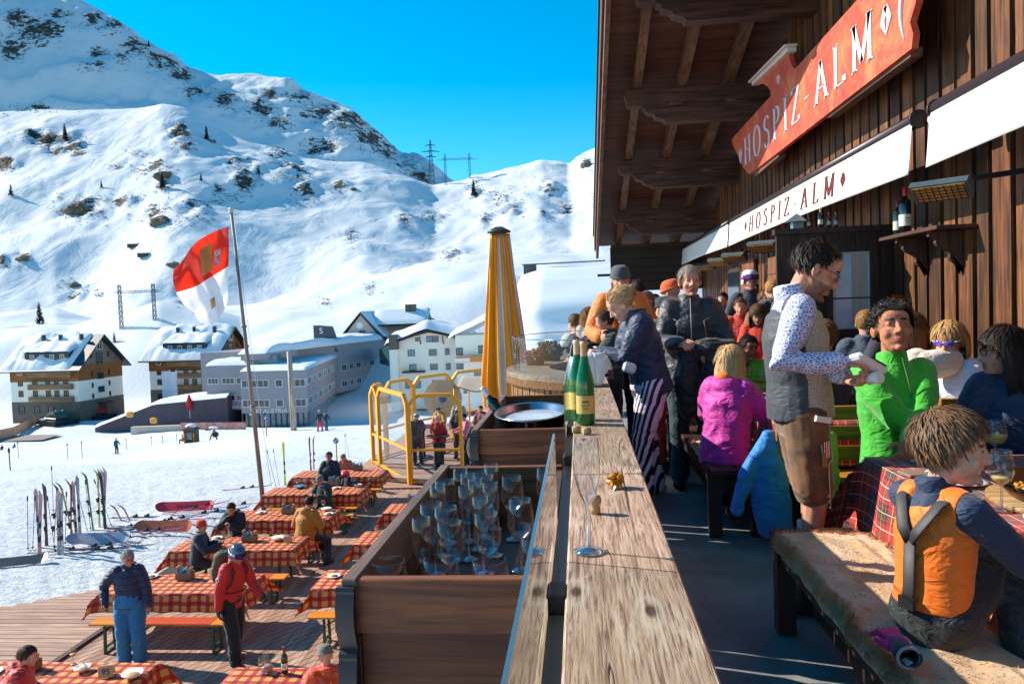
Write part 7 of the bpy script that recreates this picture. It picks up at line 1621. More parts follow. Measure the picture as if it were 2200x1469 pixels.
# trouser details: knife pocket, laces, belt, calves warmers
Lh=Wt['hip'][1]; Kn=Wt['kn'][1]; out=V((.9,.35,0)).normalized()
def onleg(t,f,o=.112): return Lh.lerp(Kn,t)+V((math.cos(f)*o,math.sin(f)*o,0))*Wt['s']
b=MB(); b.bar(onleg(.02,.15,.115),onleg(.06,.85,.118),.012,.028,up=(0,0,1)); b.build('receipt_pad',CH,Wt['body'])
b=MB(); q0=onleg(.38,.55,.105); 
for dz in(-.014,0,.014): b.bar(q0+V((-dz,dz,.05)),q0+V((-dz,dz,-.03)),.006,.006)
b.build('cutlery',MET,Wt['body']); b=MB(); b.bar(q0+V((.012,-.016,-.0)),q0+V((.012,-.016,-.07)),.02,.014); b.build('knife_handle',M('a86a3c',.5,.2,8,.1),Wt['body'])
b=MB(); b.tube([onleg(.30,.30,.108),onleg(.46,.30,.108),onleg(.52,.55,.108),onleg(.46,.85,.108),onleg(.30,.85,.108)],.0028,6); b.tube([onleg(.52,.55,.108),onleg(.98,.55,.092)],.0028,6); b.build('seam_embroidery',M('d8c8a0',.7,.1,9,0),Wt['body'])
b=MB()
for t_ in(.84,.90,.96): b.ell(onleg(t_,.45,.098),.007,n=8,m=6)
b.build('button',M('c8c0a8',.3,.1,4,0,metal=.8),Wt['body'])
for k in(1,-1):
    A_l=Wt['an'][k]; b=MB(); b.tube([A_l+V((0,0,.30)),A_l+V((0,0,.18)),A_l+V((0,0,.05))],[.060,.056,.044],14); b.build('sock',fabric('b9b2ae',.4,60),Wt['body'])
# device
hm=(Wt['wrist'][1]+Wt['wrist'][-1])/2; fdir=(Wt['wrist'][1]-Wt['elb'][1]).normalized()
dv=P(1862,782,3.50); e=empty('order_device',dv,R(-60),'white and grey handheld order device with a paper roll in the waiter\'s hands','device')
T_=Matrix.Rotation(R(-25),3,'X')@Matrix.Rotation(R(-15),3,'Y')
b=MB(); b.box((0,0,0),(.085,.20,.035),M=T_,b=.012); b.build('housing',M('e6e6ea',.35,.05,3,0),e); b=MB(); b.box(T_@V((0,.055,.022)),(.07,.085,.012),M=T_,b=.005); b.build('screen',M('3c4048',.1,.2,3,0,spec=1),e)
b=MB(); b.tube([T_@V((-.03,.06,-.045)),T_@V((.03,.06,-.045))],.028,18); b.build('paper_roll',CH,e)
# ---------------------------------------------------------------- the boy
BL=V((1.025,2.30,.47)); bf=-62
NAVY='1d3252'
ORV=fabric('ff7a0e',.5,9,.12,.6); NVS=fabric(NAVY,.45,14,.15,.7); BLK=fabric('24242a',.5,13,.2,.6)
By=person('boy in an orange ski vest with black braces kneeling on the sheepskin bench',BL,bf,1.24,'kneel',hz=.13,lean=4,head=(-58,4,0),
  handR=(.17,.30,.22),handL=(-.14,.36,.30),elR=(.6,-.8,-.2),elL=(-.6,-.5,-.5),top=NVS,leg=BLK,hair=('tousled','86644a'),skinc=('eeb79e','d08a74'),bulk=.9,vox=.008,fine=True,tw=.018,lw=.030,hem=.02,topname='shirt',legname='ski_trousers',
  footR=(.16,.18,.03),footL=(-.12,.14,.03),shoes=None,child=1,hs=1.30,wr=.006,curlR=.7,curlL=.7)
# ski vest with braces
i=By; s=i['s']; up,rt,fw,pel=i['up'],i['rt'],i['fw'],i['pel']
t=MB(); t.tube([pel+up*.02*s,i['wa'],i['ch'],pel+up*.42*s,i['nb']-up*.02*s],[(.166*s,.134*s),(.156*s,.130*s),(.172*s,.138*s),(.155*s,.120*s),(.086*s,.084*s)],22,side=rt)
for k in(1,-1): t.tube([i['sh'][k]-rt*k*.10*s,i['sh'][k]-rt*k*.025*s],[.090*s,.076*s],14)
t.tube([i['nb']-up*.03*s,i['nb']+up*.035*s],[.075*s,.07*s],16)
me=remeshed(t,.007,2,.0022,9); meshobj('vest',me,ORV,i['body'])
def strap(pts,w_,name,mat,parent,th=.004):
    b=MB(); b.tube(pts,[(w_,th)]*len(pts),8,side=rt); return b.build(name,mat,parent)
STR=M('3a3638',.6,.2,30,.2)
bk=-fw
X0=i['ch']+bk*.150*s-up*.02*s
for k in(1,-1):
    strap([i['sh'][k]-rt*k*.06*s+up*.075*s+fw*.03,i['sh'][k]-rt*k*.075*s+bk*.10*s+up*.02*s,X0+rt*k*.035*s+up*.05*s,X0],.019,'brace',STR,i['body'])
strap([X0,i['wa']+bk*.146*s,pel+bk*.150*s+up*.03*s],.021,'brace',STR,i['body'])
b=MB(); b.box(pel+bk*.155*s+up*.05*s,(.05,.012,.035)); b.build('buckle',SB,i['body'])
# ---------------------------------------------------------------- glove pair on the sheepskin
e=empty('ski_glove',P(1935,1345,2.14)*1,R(-75),'pink and black child ski glove lying on the sheepskin behind the boy','glove'); e.location.z=.555; e.scale=(.8,)*3
GP=fabric('f0187a',.5,30,.2,.6)
b=MB(); 
for k in range(4): b.tube([(-.05,.03-k*.012,.01),(-.10,.05-k*.022,.02),(-.13,.055-k*.026,.0)],[.016,.015,.011],8,round_=True)
b.ell((-.02,.01,.01),(.05,.04,.028)); b.tube([(-.02,-.03,.0),(-.06,-.05,.01)],[.016,.012],8,round_=True); me=remeshed(b,.006,1); meshobj('fingers',me,GP,e)
b=MB(); b.tube([(0,0,.01),(.05,-.02,.01),(.09,-.04,.015)],[(.04,.028),(.042,.032),(.045,.036)],18,side=(0,1,0),caps=False); q=b.build('cuff',fabric('38363c',.4,30),e,fix=False); z=q.modifiers.new('s','SOLIDIFY'); z.thickness=.008
b=MB(); b.tube([V((.092,-.04,.015))+V((.2*.04*math.cos(a),.042*math.cos(a)*.9,.036*math.sin(a))) for a in np.linspace(0,2*PI,20)],.006,6); b.build('cuff_edge',M('9a9aa0',.6,.1,9,0),e); b=MB(); b.box((.07,-.035,-.01),(.035,.03,.002),M=Matrix.Rotation(.4,3,'X')); b.build('care_tag',CH,e)
# ---------------------------------------------------------------- man in green
GRNJ=fabric('35b81f',.42,9,.12,.65,.4)
gl=V((1.64,4.05,0)); gf=180+8
Gm=person('man in a bright green zip pullover sitting with folded arms at the near table',gl,gf,1.80,'sit',hz=.665,lean=-4,head=(-14,-14,0),
  handR=(-.15,.25,.86),handL=(.13,.30,.81),elR=(.9,.25,-.55),elL=(-.9,.25,-.55),top=GRNJ,leg=FB('1c1e24',.3,10),hair=('curly','3c3632'),skinc=('c58466','9c5f48'),vox=.010,fine=True,tw=.024,hem=.22,topname='pullover',bulk=1.08,hs=1.16,curlR=.35,curlL=.4,nR=(0,-1,0),nL=(0,-1,0),wr=.005,sleeve=.80)
i=Gm; s=i['s']
b=MB(); q=i['wrist'][-1].lerp(i['elb'][-1],.12); d=(i['wrist'][-1]-i['elb'][-1]).normalized(); b.tube([q-d*.012,q+d*.012],[.036,.036],18); w=b.build('watch_strap',M('e6e2e0',.4,.1,4,0),i['body'])
b=MB(); q2=q+V((0,.036,.004)); b.tube([q2,q2+V((0,.014,0))],.026,20); b.build('watch_case',M('3a3c42',.25,.2,4,0,metal=.5),w)
b=MB(); c=i['ch']; b.tube([i['nb']+i['fw']*.085*s+i['up']*.05,c+i['fw']*.147*s+i['up']*.05,i['wa']+i['fw']*.142*s],.0035,6); b.build('zipper',M('1f6a1a',.5,.1,5,0),i['body'])
b=MB(); b.bar(c+i['fw']*.145*s+i['rt']*-.055-i['up']*.02,c+i['fw']*.143*s+i['rt']*-.050-i['up']*.15,.004,.008); b.build('chest_zip',SB,i['body'])
b=MB(); b.tube([c+i['fw']*.146*s+i['rt']*-.085+i['up']*.01+i['rt']*.013*math.cos(a)+i['up']*.012*math.sin(a) for a in np.linspace(0,5.2,12)],.003,6); b.build('emblem',M('2b3a24',.6,.1,5,0),i['body'])
b=MB(); 
for q in(-1,1): b.ell(i['hp']((q*.034,.055,.098)),(.030,.018,.012),M=i['Rh']@Matrix.Rotation(.6,3,'X'))
b.build('pushed_up_sunglasses',SHADE,i['body'])
# ---------------------------------------------------------------- woman in navy with striped trousers
def stripemat():
    t=NT('striped_trousers'); w=t.n('ShaderNodeTexWave',wave_type='BANDS',bands_direction='DIAGONAL',wave_profile='SIN'); w.inputs['Scale'].default_value=11; w.inputs['Distortion'].default_value=1.6; w.inputs['Detail'].default_value=1; w.inputs['Detail Scale'].default_value=.8
    t.l(t.coord((1,1,.35)),w.inputs['Vector']); t.l(t.ramp(w.outputs['Fac'],[(.48,srgb('e6dcf0')),(.52,srgb('1e1a2c'))]),t.bs.inputs['Base Color']); t.set(Roughness=.7)
    h=t.noise(12,(1,1,1.8),3,.45,1); t.bump(h,.5,.015); return t.m
NVY=fabric('10284e',.5,9,.15,.55,.2)
nl=V((.54,5.95,0)); nf=100
Nw=person('blonde woman in a navy jacket and zebra striped ski trousers',nl,nf,1.74,'stand',lean=12,head=(-8,36,-10),
  handR=(-.03,.36,1.10),handL=(.06,.40,1.16),elR=(.9,-.5,-.9),elL=(-.6,-.4,-.7),top=NVY,leg=stripemat(),hair=('bun','dcae80'),skinc=('ecb8a0','cc8d78'),fem=1,vox=.011,fine=True,tw=.045,lw=.034,hem=.10,shoes='d8a83a',curlR=.7,curlL=.7,nR=(-1,0,-.2),nL=(1,0,-.2),wr=.010,hs=1.08,footR=(.12,-.04,.09),footL=(-.12,.12,.09))
i=Nw
b=MB(); b.tube([i['sh'][-1]+V((-.075,-.0,-.06)),i['sh'][-1]+V((-.10,0,-.065))],.03,16) if False else b.ell(i['sh'][1].lerp(i['elb'][1],.35)+V((.085,0,0)),(.004,.028,.028)); b.build('sleeve_badge',M('8a94a8',.5,.2,20,0),i['body'])
t=MB(); t.tube([i['pel']+V((0,0,-.08)),i['pel']+V((0,0,-.03))],[(.20,.16),(.20,.16)],18); meshobj('undershirt',remeshed(t,.012,1,.004),FB('d8cce0',.3,12),i['body'])
# small orange thing she holds
c=(i['wrist'][1]+i['wrist'][-1])/2; cw=Matrix.Rotation(R(nf),3,'Z')@(c+V((0,.10,0)))+nl
crumple(cw.x,cw.y,cw.z,.07,'e8641a','orange_glove','orange glove in the hands of the woman in navy','glove',.8,5,rough=.6,amp=.8)
b=MB(); b.tube([cw+V((.02,0,-.03)),cw+V((.09,-.05,-.13)),cw+V((.15,-.06,-.15))],[.012,.01,.008],8); tag(b.build('strap',CH),'pale strap hanging from the orange glove','strap')
e=empty('small_handbag',(0,0,0),0,'small grey and white bag at the waist of the woman in navy','bag'); q=P(1352,790,5.5); b=MB(); b.box(q,(.10,.04,.08),b=.02,M=Matrix.Rotation(.3,3,'Y')); b.build('bag_body',M('8a8a90',.5,.4,7,.1,col2='e0dce0'),e)
# ---------------------------------------------------------------- man in black holding a coat
bl=V((.92,6.35,0)); bfc=180-6
Bm=person('grey haired man in a black ski jacket holding a dark coat over his arm',bl,bfc,1.86,'stand',lean=0,head=(8,-2,0),handR=(.10,.36,1.22),handL=(-.16,.28,1.12),elR=(.6,-.6,-.9),elL=(-.7,-.5,-.7),top=fabric('2c2d34',.45,8,.15,.5),leg=FB('1a3a44',.4,10),hair=('short','c0b4a8'),skinc=('d8987c','b87660'),vox=.012,fine=True,tw=.040,hem=.14,bulk=1.14,hs=1.05,wr=.009,curlR=.5,curlL=.6,nR=(-.6,.4,-.5))
i=Bm; t=MB(); c=i['wrist'][-1]; 
t.tube([c+V((.22,.02,.02)),c+V((.05,.06,.06)),c+V((-.12,.02,.05)),c+V((-.22,-.06,-.05))],[.07,.085,.09,.07],12,round_=True); t.tube([c+V((.20,.03,.0)),c+V((.22,.05,-.18)),c+V((.20,.05,-.42))],[.07,.10,.085],12,round_=True); t.tube([c+V((-.02,.04,0)),c+V((0,.06,-.22)),c+V((.02,.05,-.55))],[.09,.11,.08],12,round_=True)
me=remeshed(t,.014,2,.018,9); o=meshobj('coat',me,fabric('202127',.55,9,.2,.6)); o.location=bl; o.rotation_euler=(0,0,R(bfc)); tag(o,'dark coat draped over the arm of the man in black','coat')
b=MB(); 
for k in(-1,1): b.tube([i['ch']+i['up']*.09+i['rt']*.20*k*i['s']+i['fw']*.05,i['ch']+i['up']*.03+i['rt']*.10*k+i['fw']*.165*i['s'],i['ch']-i['up']*.12+i['rt']*.12*k+i['fw']*.165*i['s']],.003,5)
b.tube([i['nb']+i['fw']*.09+i['up']*.04,i['ch']+i['fw']*.175*i['s'],i['wa']+i['fw']*.165*i['s']],.004,5)
b.build('seam',M('8a8c92',.5,.1,4,0),i['body'])
# ---------------------------------------------------------------- girl in pink (back view)
PK=fabric('cc1f9c',.55,8,.12,.6,.3)
pl_=V((.97,5.2,0))
Pk=person('girl in a magenta ski jacket with long blonde hair at the far table',pl_,-35,1.5,'sit',hz=.55,bulk=1.1,lean=10,head=(0,6,0),handR=(.14,.36,.80),handL=(-.12,.36,.80),top=PK,leg=FB('2a2a34'),hair=('long','e6b682'),vox=.011,tw=.046,hem=.16,hood=True,fem=1,hs=1.14,wr=.012,footR=(.10,.30,.09),footL=(-.12,.28,.09))
i=Pk; b=MB(); b.ell(i['nb']-i['fw']*.115*i['s']+i['up']*.045,(.05,.022,.035),M=Matrix.Rotation(R(-10),3,'X')); b.build('hood_lining',FB('f07a22',.3,20),i['body'])
# ---------------------------------------------------------------- boy in green beyond the girl
person('black haired boy in a lime green jacket sitting at the far table',HA(1605,742,6.9,1.5)[0],160,1.5,'sit',hz=HA(1605,742,6.9,1.5)[1],head=(35,8,0),lean=4,top=FB('6cc81e',.5,11),leg=FB('26262c'),hair=('short','15110f'),skinc=('b87858','8f5840'),vox=.012,tw=.035,child=1,hs=1.1,wr=.008,handR=(.12,.3,.78),handL=(-.12,.3,.78))
person('girl with centre parted brown hair in a red jacket and grey scarf',HA(1632,665,7.9,1.55)[0],150,1.55,'sit',hz=HA(1632,665,7.9,1.55)[1],head=(15,24,0),lean=6,top=FB('d8331c',.5,11),leg=FB('26262c'),hair=('longish','7a5236'),fem=1,scarf='5a5c60',vox=.013,tw=.03,handR=(.12,.3,.80),handL=(-.12,.3,.80))
person('guest with tousled brown hair behind the girl in the red jacket',HA(1642,640,9.3,1.7)[0],175,1.7,'sit',hz=HA(1642,640,9.3,1.7)[1],head=(10,5,0),top=FB('8a5a3a'),leg=FB('26262c'),hair=('tousled','8a5c38'),vox=.016)
person('ginger haired guest left of the draught screen',HA(1662,618,8.6,1.66)[0],20,1.66,'sit',hz=HA(1662,618,8.6,1.66)[1],head=(0,0,0),top=FB('3a3c44'),leg=FB('26262c'),hair=('short','c48a4a'),vox=.016)
person('skier in a white helmet with pink goggle band standing by the shutters',HA(1610,605,10.5)[0],170,HA(1610,605,10.5)[1],'stand',head=(10,0,0),top=FB('26303c'),leg=FB('26262c'),hair=None,hat=('helmet','f0f0f4','c81a50'),vox=.016)
# ---------------------------------------------------------------- behind the green man
person('brown haired guest with a cream fur hood seen from behind the man in green',HA(1968,708,5.2,1.70)[0],8,1.70,'sit',hz=HA(1968,708,5.2,1.70)[1],head=(10,4,0),lean=4,top=FB('1c1c20',.5,10,.2,.6),leg=FB('26262c'),hair=('bob','6a4228'),fem=1,vox=.011,tw=.05,hs=1.12,hem=.1)
crh=P(2008,782,4.98); t=MB(); t.ell((0,0,0),(.17,.08,.095)); t.ell((-.10,.03,.02),(.09,.07,.085)); t.ell((.10,.03,.02),(.09,.07,.085)); me=remeshed(t,.010,3,.006,9); o=meshobj('fur_hood',me,FB('f2dcc4',.4,16,.1,.9,.6)); o.location=crh; o.name='cream_hood'; tag(o,'cream puffed hood hanging down the back of the brown haired guest','hood')
person('blonde woman with violet mirrored sunglasses and a white jacket by the wall',HA(2050,722,5.1,1.70)[0],118,1.70,'sit',hz=HA(2050,722,5.1,1.70)[1],head=(20,12,0),lean=2,top=FB('e6dfe6',.4,11),leg=FB('26262c'),hair=('bob','d9a468'),fem=1,glasses=('sun','5a3ac8','e8e8f0'),vox=.011,tw=.034,scarf='1c2238',hs=1.08)
person('dark haired woman in a navy jacket at the right edge of the photo',HA(2180,745,4.0,1.68)[0],150,1.68,'sit',hz=HA(2180,745,4.0,1.68)[1],head=(-75,6,0),lean=3,top=fabric('1a2748',.5,9,.15,.6),leg=FB('26262c'),hair=('longish','2b1d17'),fem=1,vox=.011,tw=.045,glasses=('clear','ffffff'),hs=1.1)
person('guest with a bun and a dark teal headband behind the curly haired man',HA(1932,668,6.0,1.72)[0],0,1.72,'sit',hz=HA(1932,668,6.0,1.72)[1],head=(0,0,0),top=FB('2c3038'),leg=FB('26262c'),hair=('bun','a8703c'),hat=('band','2a4a5a'),fem=1,vox=.014)
person('brown haired guest seen from behind between the waiter and the man in green',HA(1768,718,5.3,1.66)[0],-10,1.66,'sit',hz=HA(1768,718,5.3,1.66)[1],head=(-20,0,0),top=FB('23252c'),leg=FB('26262c'),hair=('tousled','7a5230'),vox=.012)
# ---------------------------------------------------------------- crowd by the round bar
person('woman with brown hair and sunglasses in a grey hooded sweatshirt at the round bar',HA(1262,682,7.85)[0],-85,HA(1262,682,7.85)[1],'stand',head=(-5,0,0),top=FB('a39c98',.4,12),leg=FB('26262c'),hair=('longish','8f5c36'),fem=1,glasses=('sun','2a2420'),vox=.013,hood=True,scarf='2a2c36',handR=(.1,.35,1.1),handL=(-.1,.35,1.1))
person('person in a blue cap and lime jacket at the round bar',HA(1302,668,8.3)[0],-120,HA(1302,668,8.3)[1],'stand',head=(0,15,0),top=FB('9cc81c',.4,12),leg=FB('26262c'),hair=('short','5a4030'),hat=('cap','22307a'),vox=.014,handR=(.1,.35,1.1),handL=(-.1,.35,1.1))
person('person in a dark green jacket leaning on the round bar',(.28,7.2,0),100,1.52,'stand',head=(0,10,0),top=FB('34443c',.5,10),leg=FB('26262c'),hair=('short','5a4030'),vox=.014,handR=(.1,.38,1.0),handL=(-.1,.38,1.02))
person('tall person in a grey beanie and orange jacket behind the blonde woman',HA(1332,602,7.45)[0],170,HA(1332,602,7.45)[1],'stand',head=(10,6,0),top=FB('ee7a14',.5,9,.1,.6),leg=FB('26262c'),hair=None,hat=('beanie','4c5058'),vox=.013,tw=.045,handR=(.16,.34,1.25),handL=(-.12,.3,1.2))
person('bald man in an orange jacket behind the woman in navy',HA(1393,648,8.4)[0],150,HA(1393,648,8.4)[1],'stand',head=(-20,0,0),top=FB('ee6a14',.5,9),leg=FB('26262c'),hair=('receding','8a7060'),vox=.014)
person('curly dark haired guest far behind the woman in navy',HA(1372,622,10.2)[0],20,HA(1372,622,10.2)[1],'stand',head=(0,0,0),top=FB('3a4450'),leg=FB('26262c'),hair=('curly','2c1f18'),vox=.018)
person('guest in an orange hood and teal jacket left of the man in black',HA(1452,628,7.6)[0],60,HA(1452,628,7.6)[1],'stand',head=(0,10,0),top=FB('1f6a80',.5,10),leg=FB('1c3a44'),hair=None,hat=('beanie','f0641a'),vox=.014,tw=.04,hood=True)
person('skier in black with a blue patterned hood behind the navy jacket',(.78,6.85,0),30,1.62,'stand',head=(0,0,0),top=FB('1c222c',.5,10),leg=FB('c8281c',.4,10),hair=None,hat=('beanie','1a1c22'),vox=.014,tw=.05)
person('guest in dark clothes far down the terrace by the eave',(1.25,12.5,0),170,1.72,'stand',head=(10,0,0),top=FB('34405a'),leg=FB('26262c'),hair=('short','3a2a20'),vox=.018)
# white helmet on the ledge
e=empty('ski_helmet',(.05,4.65,1.16),R(-70),'white ski helmet lying on the ledge behind the bottles','helmet')
b=MB(); b.grid(lambda u,v:V((math.cos(2*PI*u)*.115*max(0,math.cos(v*PI/2))**.45,math.sin(2*PI*u)*.145*max(0,math.cos(v*PI/2))**.45,-.03+(-.07 if math.sin(2*PI*u)<.4 else 0)*(1-v)**2+.13*math.sin(v*PI/2))),44,18); q=b.build('shell',M('e8eaf0',.25,.05,3,0,coat=.6),e,fix=False); z=q.modifiers.new('s','SOLIDIFY'); z.thickness=.012
b=MB(); b.grid(lambda u,v:V((math.sin((u-.5)*2)*.118,math.cos((u-.5)*2)*.15,-.065+.055*v)),16,4); q=b.build('visor_trim',SB,e,fix=False)
b=MB()
for k in(-1,0,1): b.box((k*.035,.05,.098-abs(k)*.006),(.012,.05,.006),M=Matrix.Rotation(-.35,3,'X'))
b.build('vent',SB,e); b=MB(); b.tube([(-.09,.02,-.09),(-.05,.06,-.10),(.05,.06,-.10),(.09,.02,-.09)],.008,6); b.build('chin_strap',SB,e)
# things behind the curved glass: backpacks, helmets
for x,y,r,c,l in((-.30,7.25,.13,'24262c','black rucksack on the round bar counter at the left'),(.0,7.35,.15,'5c646c','grey helmet bag in the middle of the round bar counter'),(-.42,6.75,.10,'8a3a34','dark red gloves lying on the round bar counter'),(.10,5.62,.10,'6c7680','grey glove by the near end of the round bar')):
    crumple(x,y,1.035+r*.6,r,c,'bag' if 'ruck' in l or 'bag' in l else 'gloves',l,'bag' if 'ruck' in l or 'bag' in l else 'gloves',.8,x*9+3,sub=4,amp=.35)
# jackets draped: blue quilted one behind the waiter
t=MB(); bp=V((1.14,4.60,0)); t.tube([bp+V((-.02,0,.72)),bp+V((-.05,-.03,.56)),bp+V((-.02,-.02,.30)),bp+V((.0,0,.14))],[(.06,.04),(.11,.06),(.12,.055),(.11,.05)],16,side=(1,0,0),round_=True); t.tube([bp+V((-.06,-.02,.66)),bp+V((-.17,-.04,.50)),bp+V((-.23,-.03,.28))],[.05,.05,.04],12,round_=True)
me=remeshed(t,.009,2,.008,8); o=meshobj('blue_jacket',me,fabric('1f86e0',.5,9,.12,.6)); tag(o,'bright blue quilted jacket hanging beside the waiter\'s legs','jacket')
t=MB(); bp=V((1.40,4.45,0)); t.tube([bp+V((0,0,.74)),bp+V((.0,-.02,.5)),bp+V((-.02,0,.34))],[(.06,.04),(.08,.05),(.05,.04)],16,side=(1,0,0),round_=True); me=remeshed(t,.009,2,.010,10); o=meshobj('lime_jacket',me,fabric('b8b040',.5,12,.35,.8)); tag(o,'lime yellow knitted garment hanging between waiter and green man','jacket')
for x,y,z,c,l in((2.74,12.0,1.40,'24272e','black jacket hanging on the wall by the far shutter'),):
    t=MB(); t.tube([(x,y,z+.3),(x-.05,y,z),(x-.04,y,z-.45)],[(.05,.10),(.08,.2),(.08,.18)],14,side=(1,0,0),round_=True); me=remeshed(t,.02,2,.02,6); o=meshobj('hanging_jacket',me,FB(c,.5,9)); tag(o,l,'jacket')
# ================================================================ lower deck people
D_=DZ
def low(px,py,zoff=0): q=PZ(px,py,D_+zoff); return V((q.x,q.y,D_))
n1=V((-7.15,11.05,D_)); 
NJ=fabric('1f2f52',.5,8,.15,.6,quilt=3.2)
A=person('grey haired man in a navy quilted jacket and blue ski trousers',(-6.82,10.35,D_),-165,1.78,'stand',head=(35,10,0),lean=2,handR=(.30,.12,.98),handL=(-.30,.08,.86),elR=(.9,-.5,-.1),elL=(-.6,-.6,-.4),top=NJ,leg=fabric('1c7fb8',.5,8,.15,.6),hair=('short','b8b2ac'),skinc=('d88e74','b46a54'),vox=.013,glasses=('sun','4a5560','f4f4f6'),tw=.035,lw=.045,hem=.08,bulk=1.1,wr=.010,shoes='2a4a66',hood=True,beard='c8beb4')
rp=V((-5.42,10.9,D_))
A=person('mountain rescuer in a red jacket and black trousers with helmet and rucksack walking',(-5.27,10.40,D_),-112,1.84,'stand',head=(-10,22,0),lean=12,handR=(.26,.02,.88),handL=(-.20,.40,1.02),elR=(.5,-.9,-.3),elL=(-.5,-.6,-.7),top=fabric('d3201f',.5,8,.12,.6),leg=fabric('1a1a1e',.5,8),hair=('short','5a4438'),hat=('helmet','3a5068','e8e8f0'),skinc=('c8806a','a05c48'),vox=.013,tw=.034,lw=.035,hem=.12,wr=.009,gloves='1c1c20',shoes='8c2a2c',footR=(.13,.18,.09),footL=(-.10,-.12,.09))
i=A
t=MB(); bc=i['ch']-i['fw']*.26*i['s']; t.ell(bc,(.15,.11,.25),M=Matrix.Rotation(R(-12),3,'X')); t.ell(bc+i['up']*.20,(.13,.10,.08)); t.ell(bc-i['fw']*.07-i['up']*.08,(.11,.07,.12)); me=remeshed(t,.013,2,.010,12); bpk=meshobj('rucksack',me,fabric('5c5440',.5,12,.3,.8)); bpk.location=i['body'].location; bpk.rotation_euler=i['body'].rotation_euler; tag(bpk,'olive brown rucksack on the rescuer\'s back','rucksack')
for k in(1,-1): b=MB(); b.tube([i['sh'][k]-i['rt']*k*.06-i['fw']*.10+i['up']*.02,i['sh'][k]-i['rt']*k*.05+i['up']*.09,i['sh'][k]-i['rt']*k*.05+i['fw']*.13,i['ch']+i['rt']*k*.15+i['fw']*.13-i['up']*.06,i['wa']+i['rt']*k*.19],[(.022,.006)]*5,8,side=i['rt']); b.build('shoulder_strap',SB,bpk)
b=MB(); b.tube([i['wa']+i['up']*.0+Matrix.Rotation(a,3,'Z')@V((.185*i['s'],0,0))*1.0 for a in np.linspace(0,2*PI,20)],[(.006,.018)]*20,8,side=(0,0,1)); b.build('hip_belt',SB,bpk)
b=MB(); q=i['sh'][1].lerp(i['elb'][1],.4)+V((.085,-.01,0)); b.ell(q,(.006,.035,.035)); bb=b.build('sleeve_badge',WHITEF,i['body']); b=MB(); b.ell(q+V((.003,0,0)),(.006,.022,.022)); b.build('badge_centre',M('2a4a9a',.5,.1,4,0),bb)
def sitlow(px,py,label,face,H,**k):
    q=PZ(px,py,D_+.47); return person(label,(q.x,q.y,D_),face,H,'sit',hz=k.pop('hz',.56),vox=k.pop('vox',.015),**k)
sitlow(425,1213,'guest in an orange beanie and dark blue coat with an arm on the table',-75,1.74,head=(-25,5,0),lean=8,top=fabric('26364a',.4,9),leg=FB('26262c'),hair=('short','6a4a38'),hat=('beanie','ee4a12'),scarf='b8a8a0',tw=.04,handR=(.10,.42,.85),handL=(-.12,.34,.84),hem=.16)
sitlow(512,1160,'dark haired man in a navy hooded jacket eating with his hand at his mouth',175,1.78,head=(0,24,0),lean=12,top=fabric('1c2434',.5,9),leg=FB('26262c'),hair=('short','4a3426'),hood=True,tw=.04,handR=(.05,.26,1.02),handL=(-.05,.30,.88),glasses=('clear','fff'),elR=(.7,0,-.7))
sitlow(655,1163,'guest in a mustard yellow jacket seen from behind with dark hair',-15,1.86,head=(-5,18,0),lean=14,top=fabric('b87512',.5,8,.1,.65),leg=FB('23272f'),hair=('short','3a2c24'),hood=True,tw=.045,bulk=1.1,handR=(.2,.36,.82),handL=(-.2,.36,.82),hem=.2,footR=(.45,.10,.09),footL=(.30,.25,.09))
sitlow(700,1092,'grey haired guest in sunglasses with a lilac hood and dark green jacket',160,1.74,head=(-5,16,0),lean=10,top=fabric('2e3a34',.5,9),leg=FB('26262c'),hair=('short','a8a09a'),glasses=('sun','3a2a28'),scarf='b8b0cc',tw=.045,bulk=1.05,hood=True,handR=(.12,.36,.86),handL=(-.12,.36,.86))
sitlow(712,1050,'heavy man with glasses in a dark blue jacket facing the viewer',178,1.84,head=(0,0,0),lean=2,top=fabric('1e2838',.45,8),leg=FB('26262c'),hair=('short','4a3a30'),glasses=('clear','fff'),tw=.045,bulk=1.25,skinc=('d88070','b46050'),hz=.66)
sitlow(757,1055,'guest in a bright red orange ski helmet low at the fifth table',160,1.6,head=(0,30,0),lean=20,top=FB('3a3440'),leg=FB('26262c'),hair=None,hat=('helmet','e8401c'),vox=.018,hz=.40)
sitlow(748,1015,'small guest with light hair bent over the farthest left table',170,1.6,head=(0,30,0),lean=20,top=FB('b8705a'),leg=FB('26262c'),hair=('short','b09078'),vox=.018,hz=.42)
person('guest in a black bobble hat and black jacket at the farthest right table',(-3.45,16.85,D_),175,1.74,'sit',hz=.54,head=(20,15,0),lean=12,top=fabric('22252c',.5,9),leg=FB('26262c'),hair=('short','3a2a20'),hat=('beanie','1c1c20','1c1c20'),vox=.016,tw=.045)
person('person in a bright red hooded jacket at the lower left corner',(P(15,1390,7.9).x,7.9,D_),-60,1.80,'sit',hz=.60,head=(-10,14,0),lean=14,top=fabric('d01a1a',.5,8,.12,.55),leg=FB('26262c'),hair=('short','5a3a28'),hood=True,tw=.06,bulk=1.15,vox=.013,wr=.012)
person('person in an orange jacket and knitted grey hat at the lower edge',(P(700,1400,7.9).x,7.9,D_),20,1.80,'sit',hz=.58,head=(10,14,0),lean=12,top=fabric('ee4a12',.5,8,.12,.55),leg=FB('26262c'),hair=None,hat=('beanie','7a7668'),tw=.06,bulk=1.15,vox=.014,wr=.012)
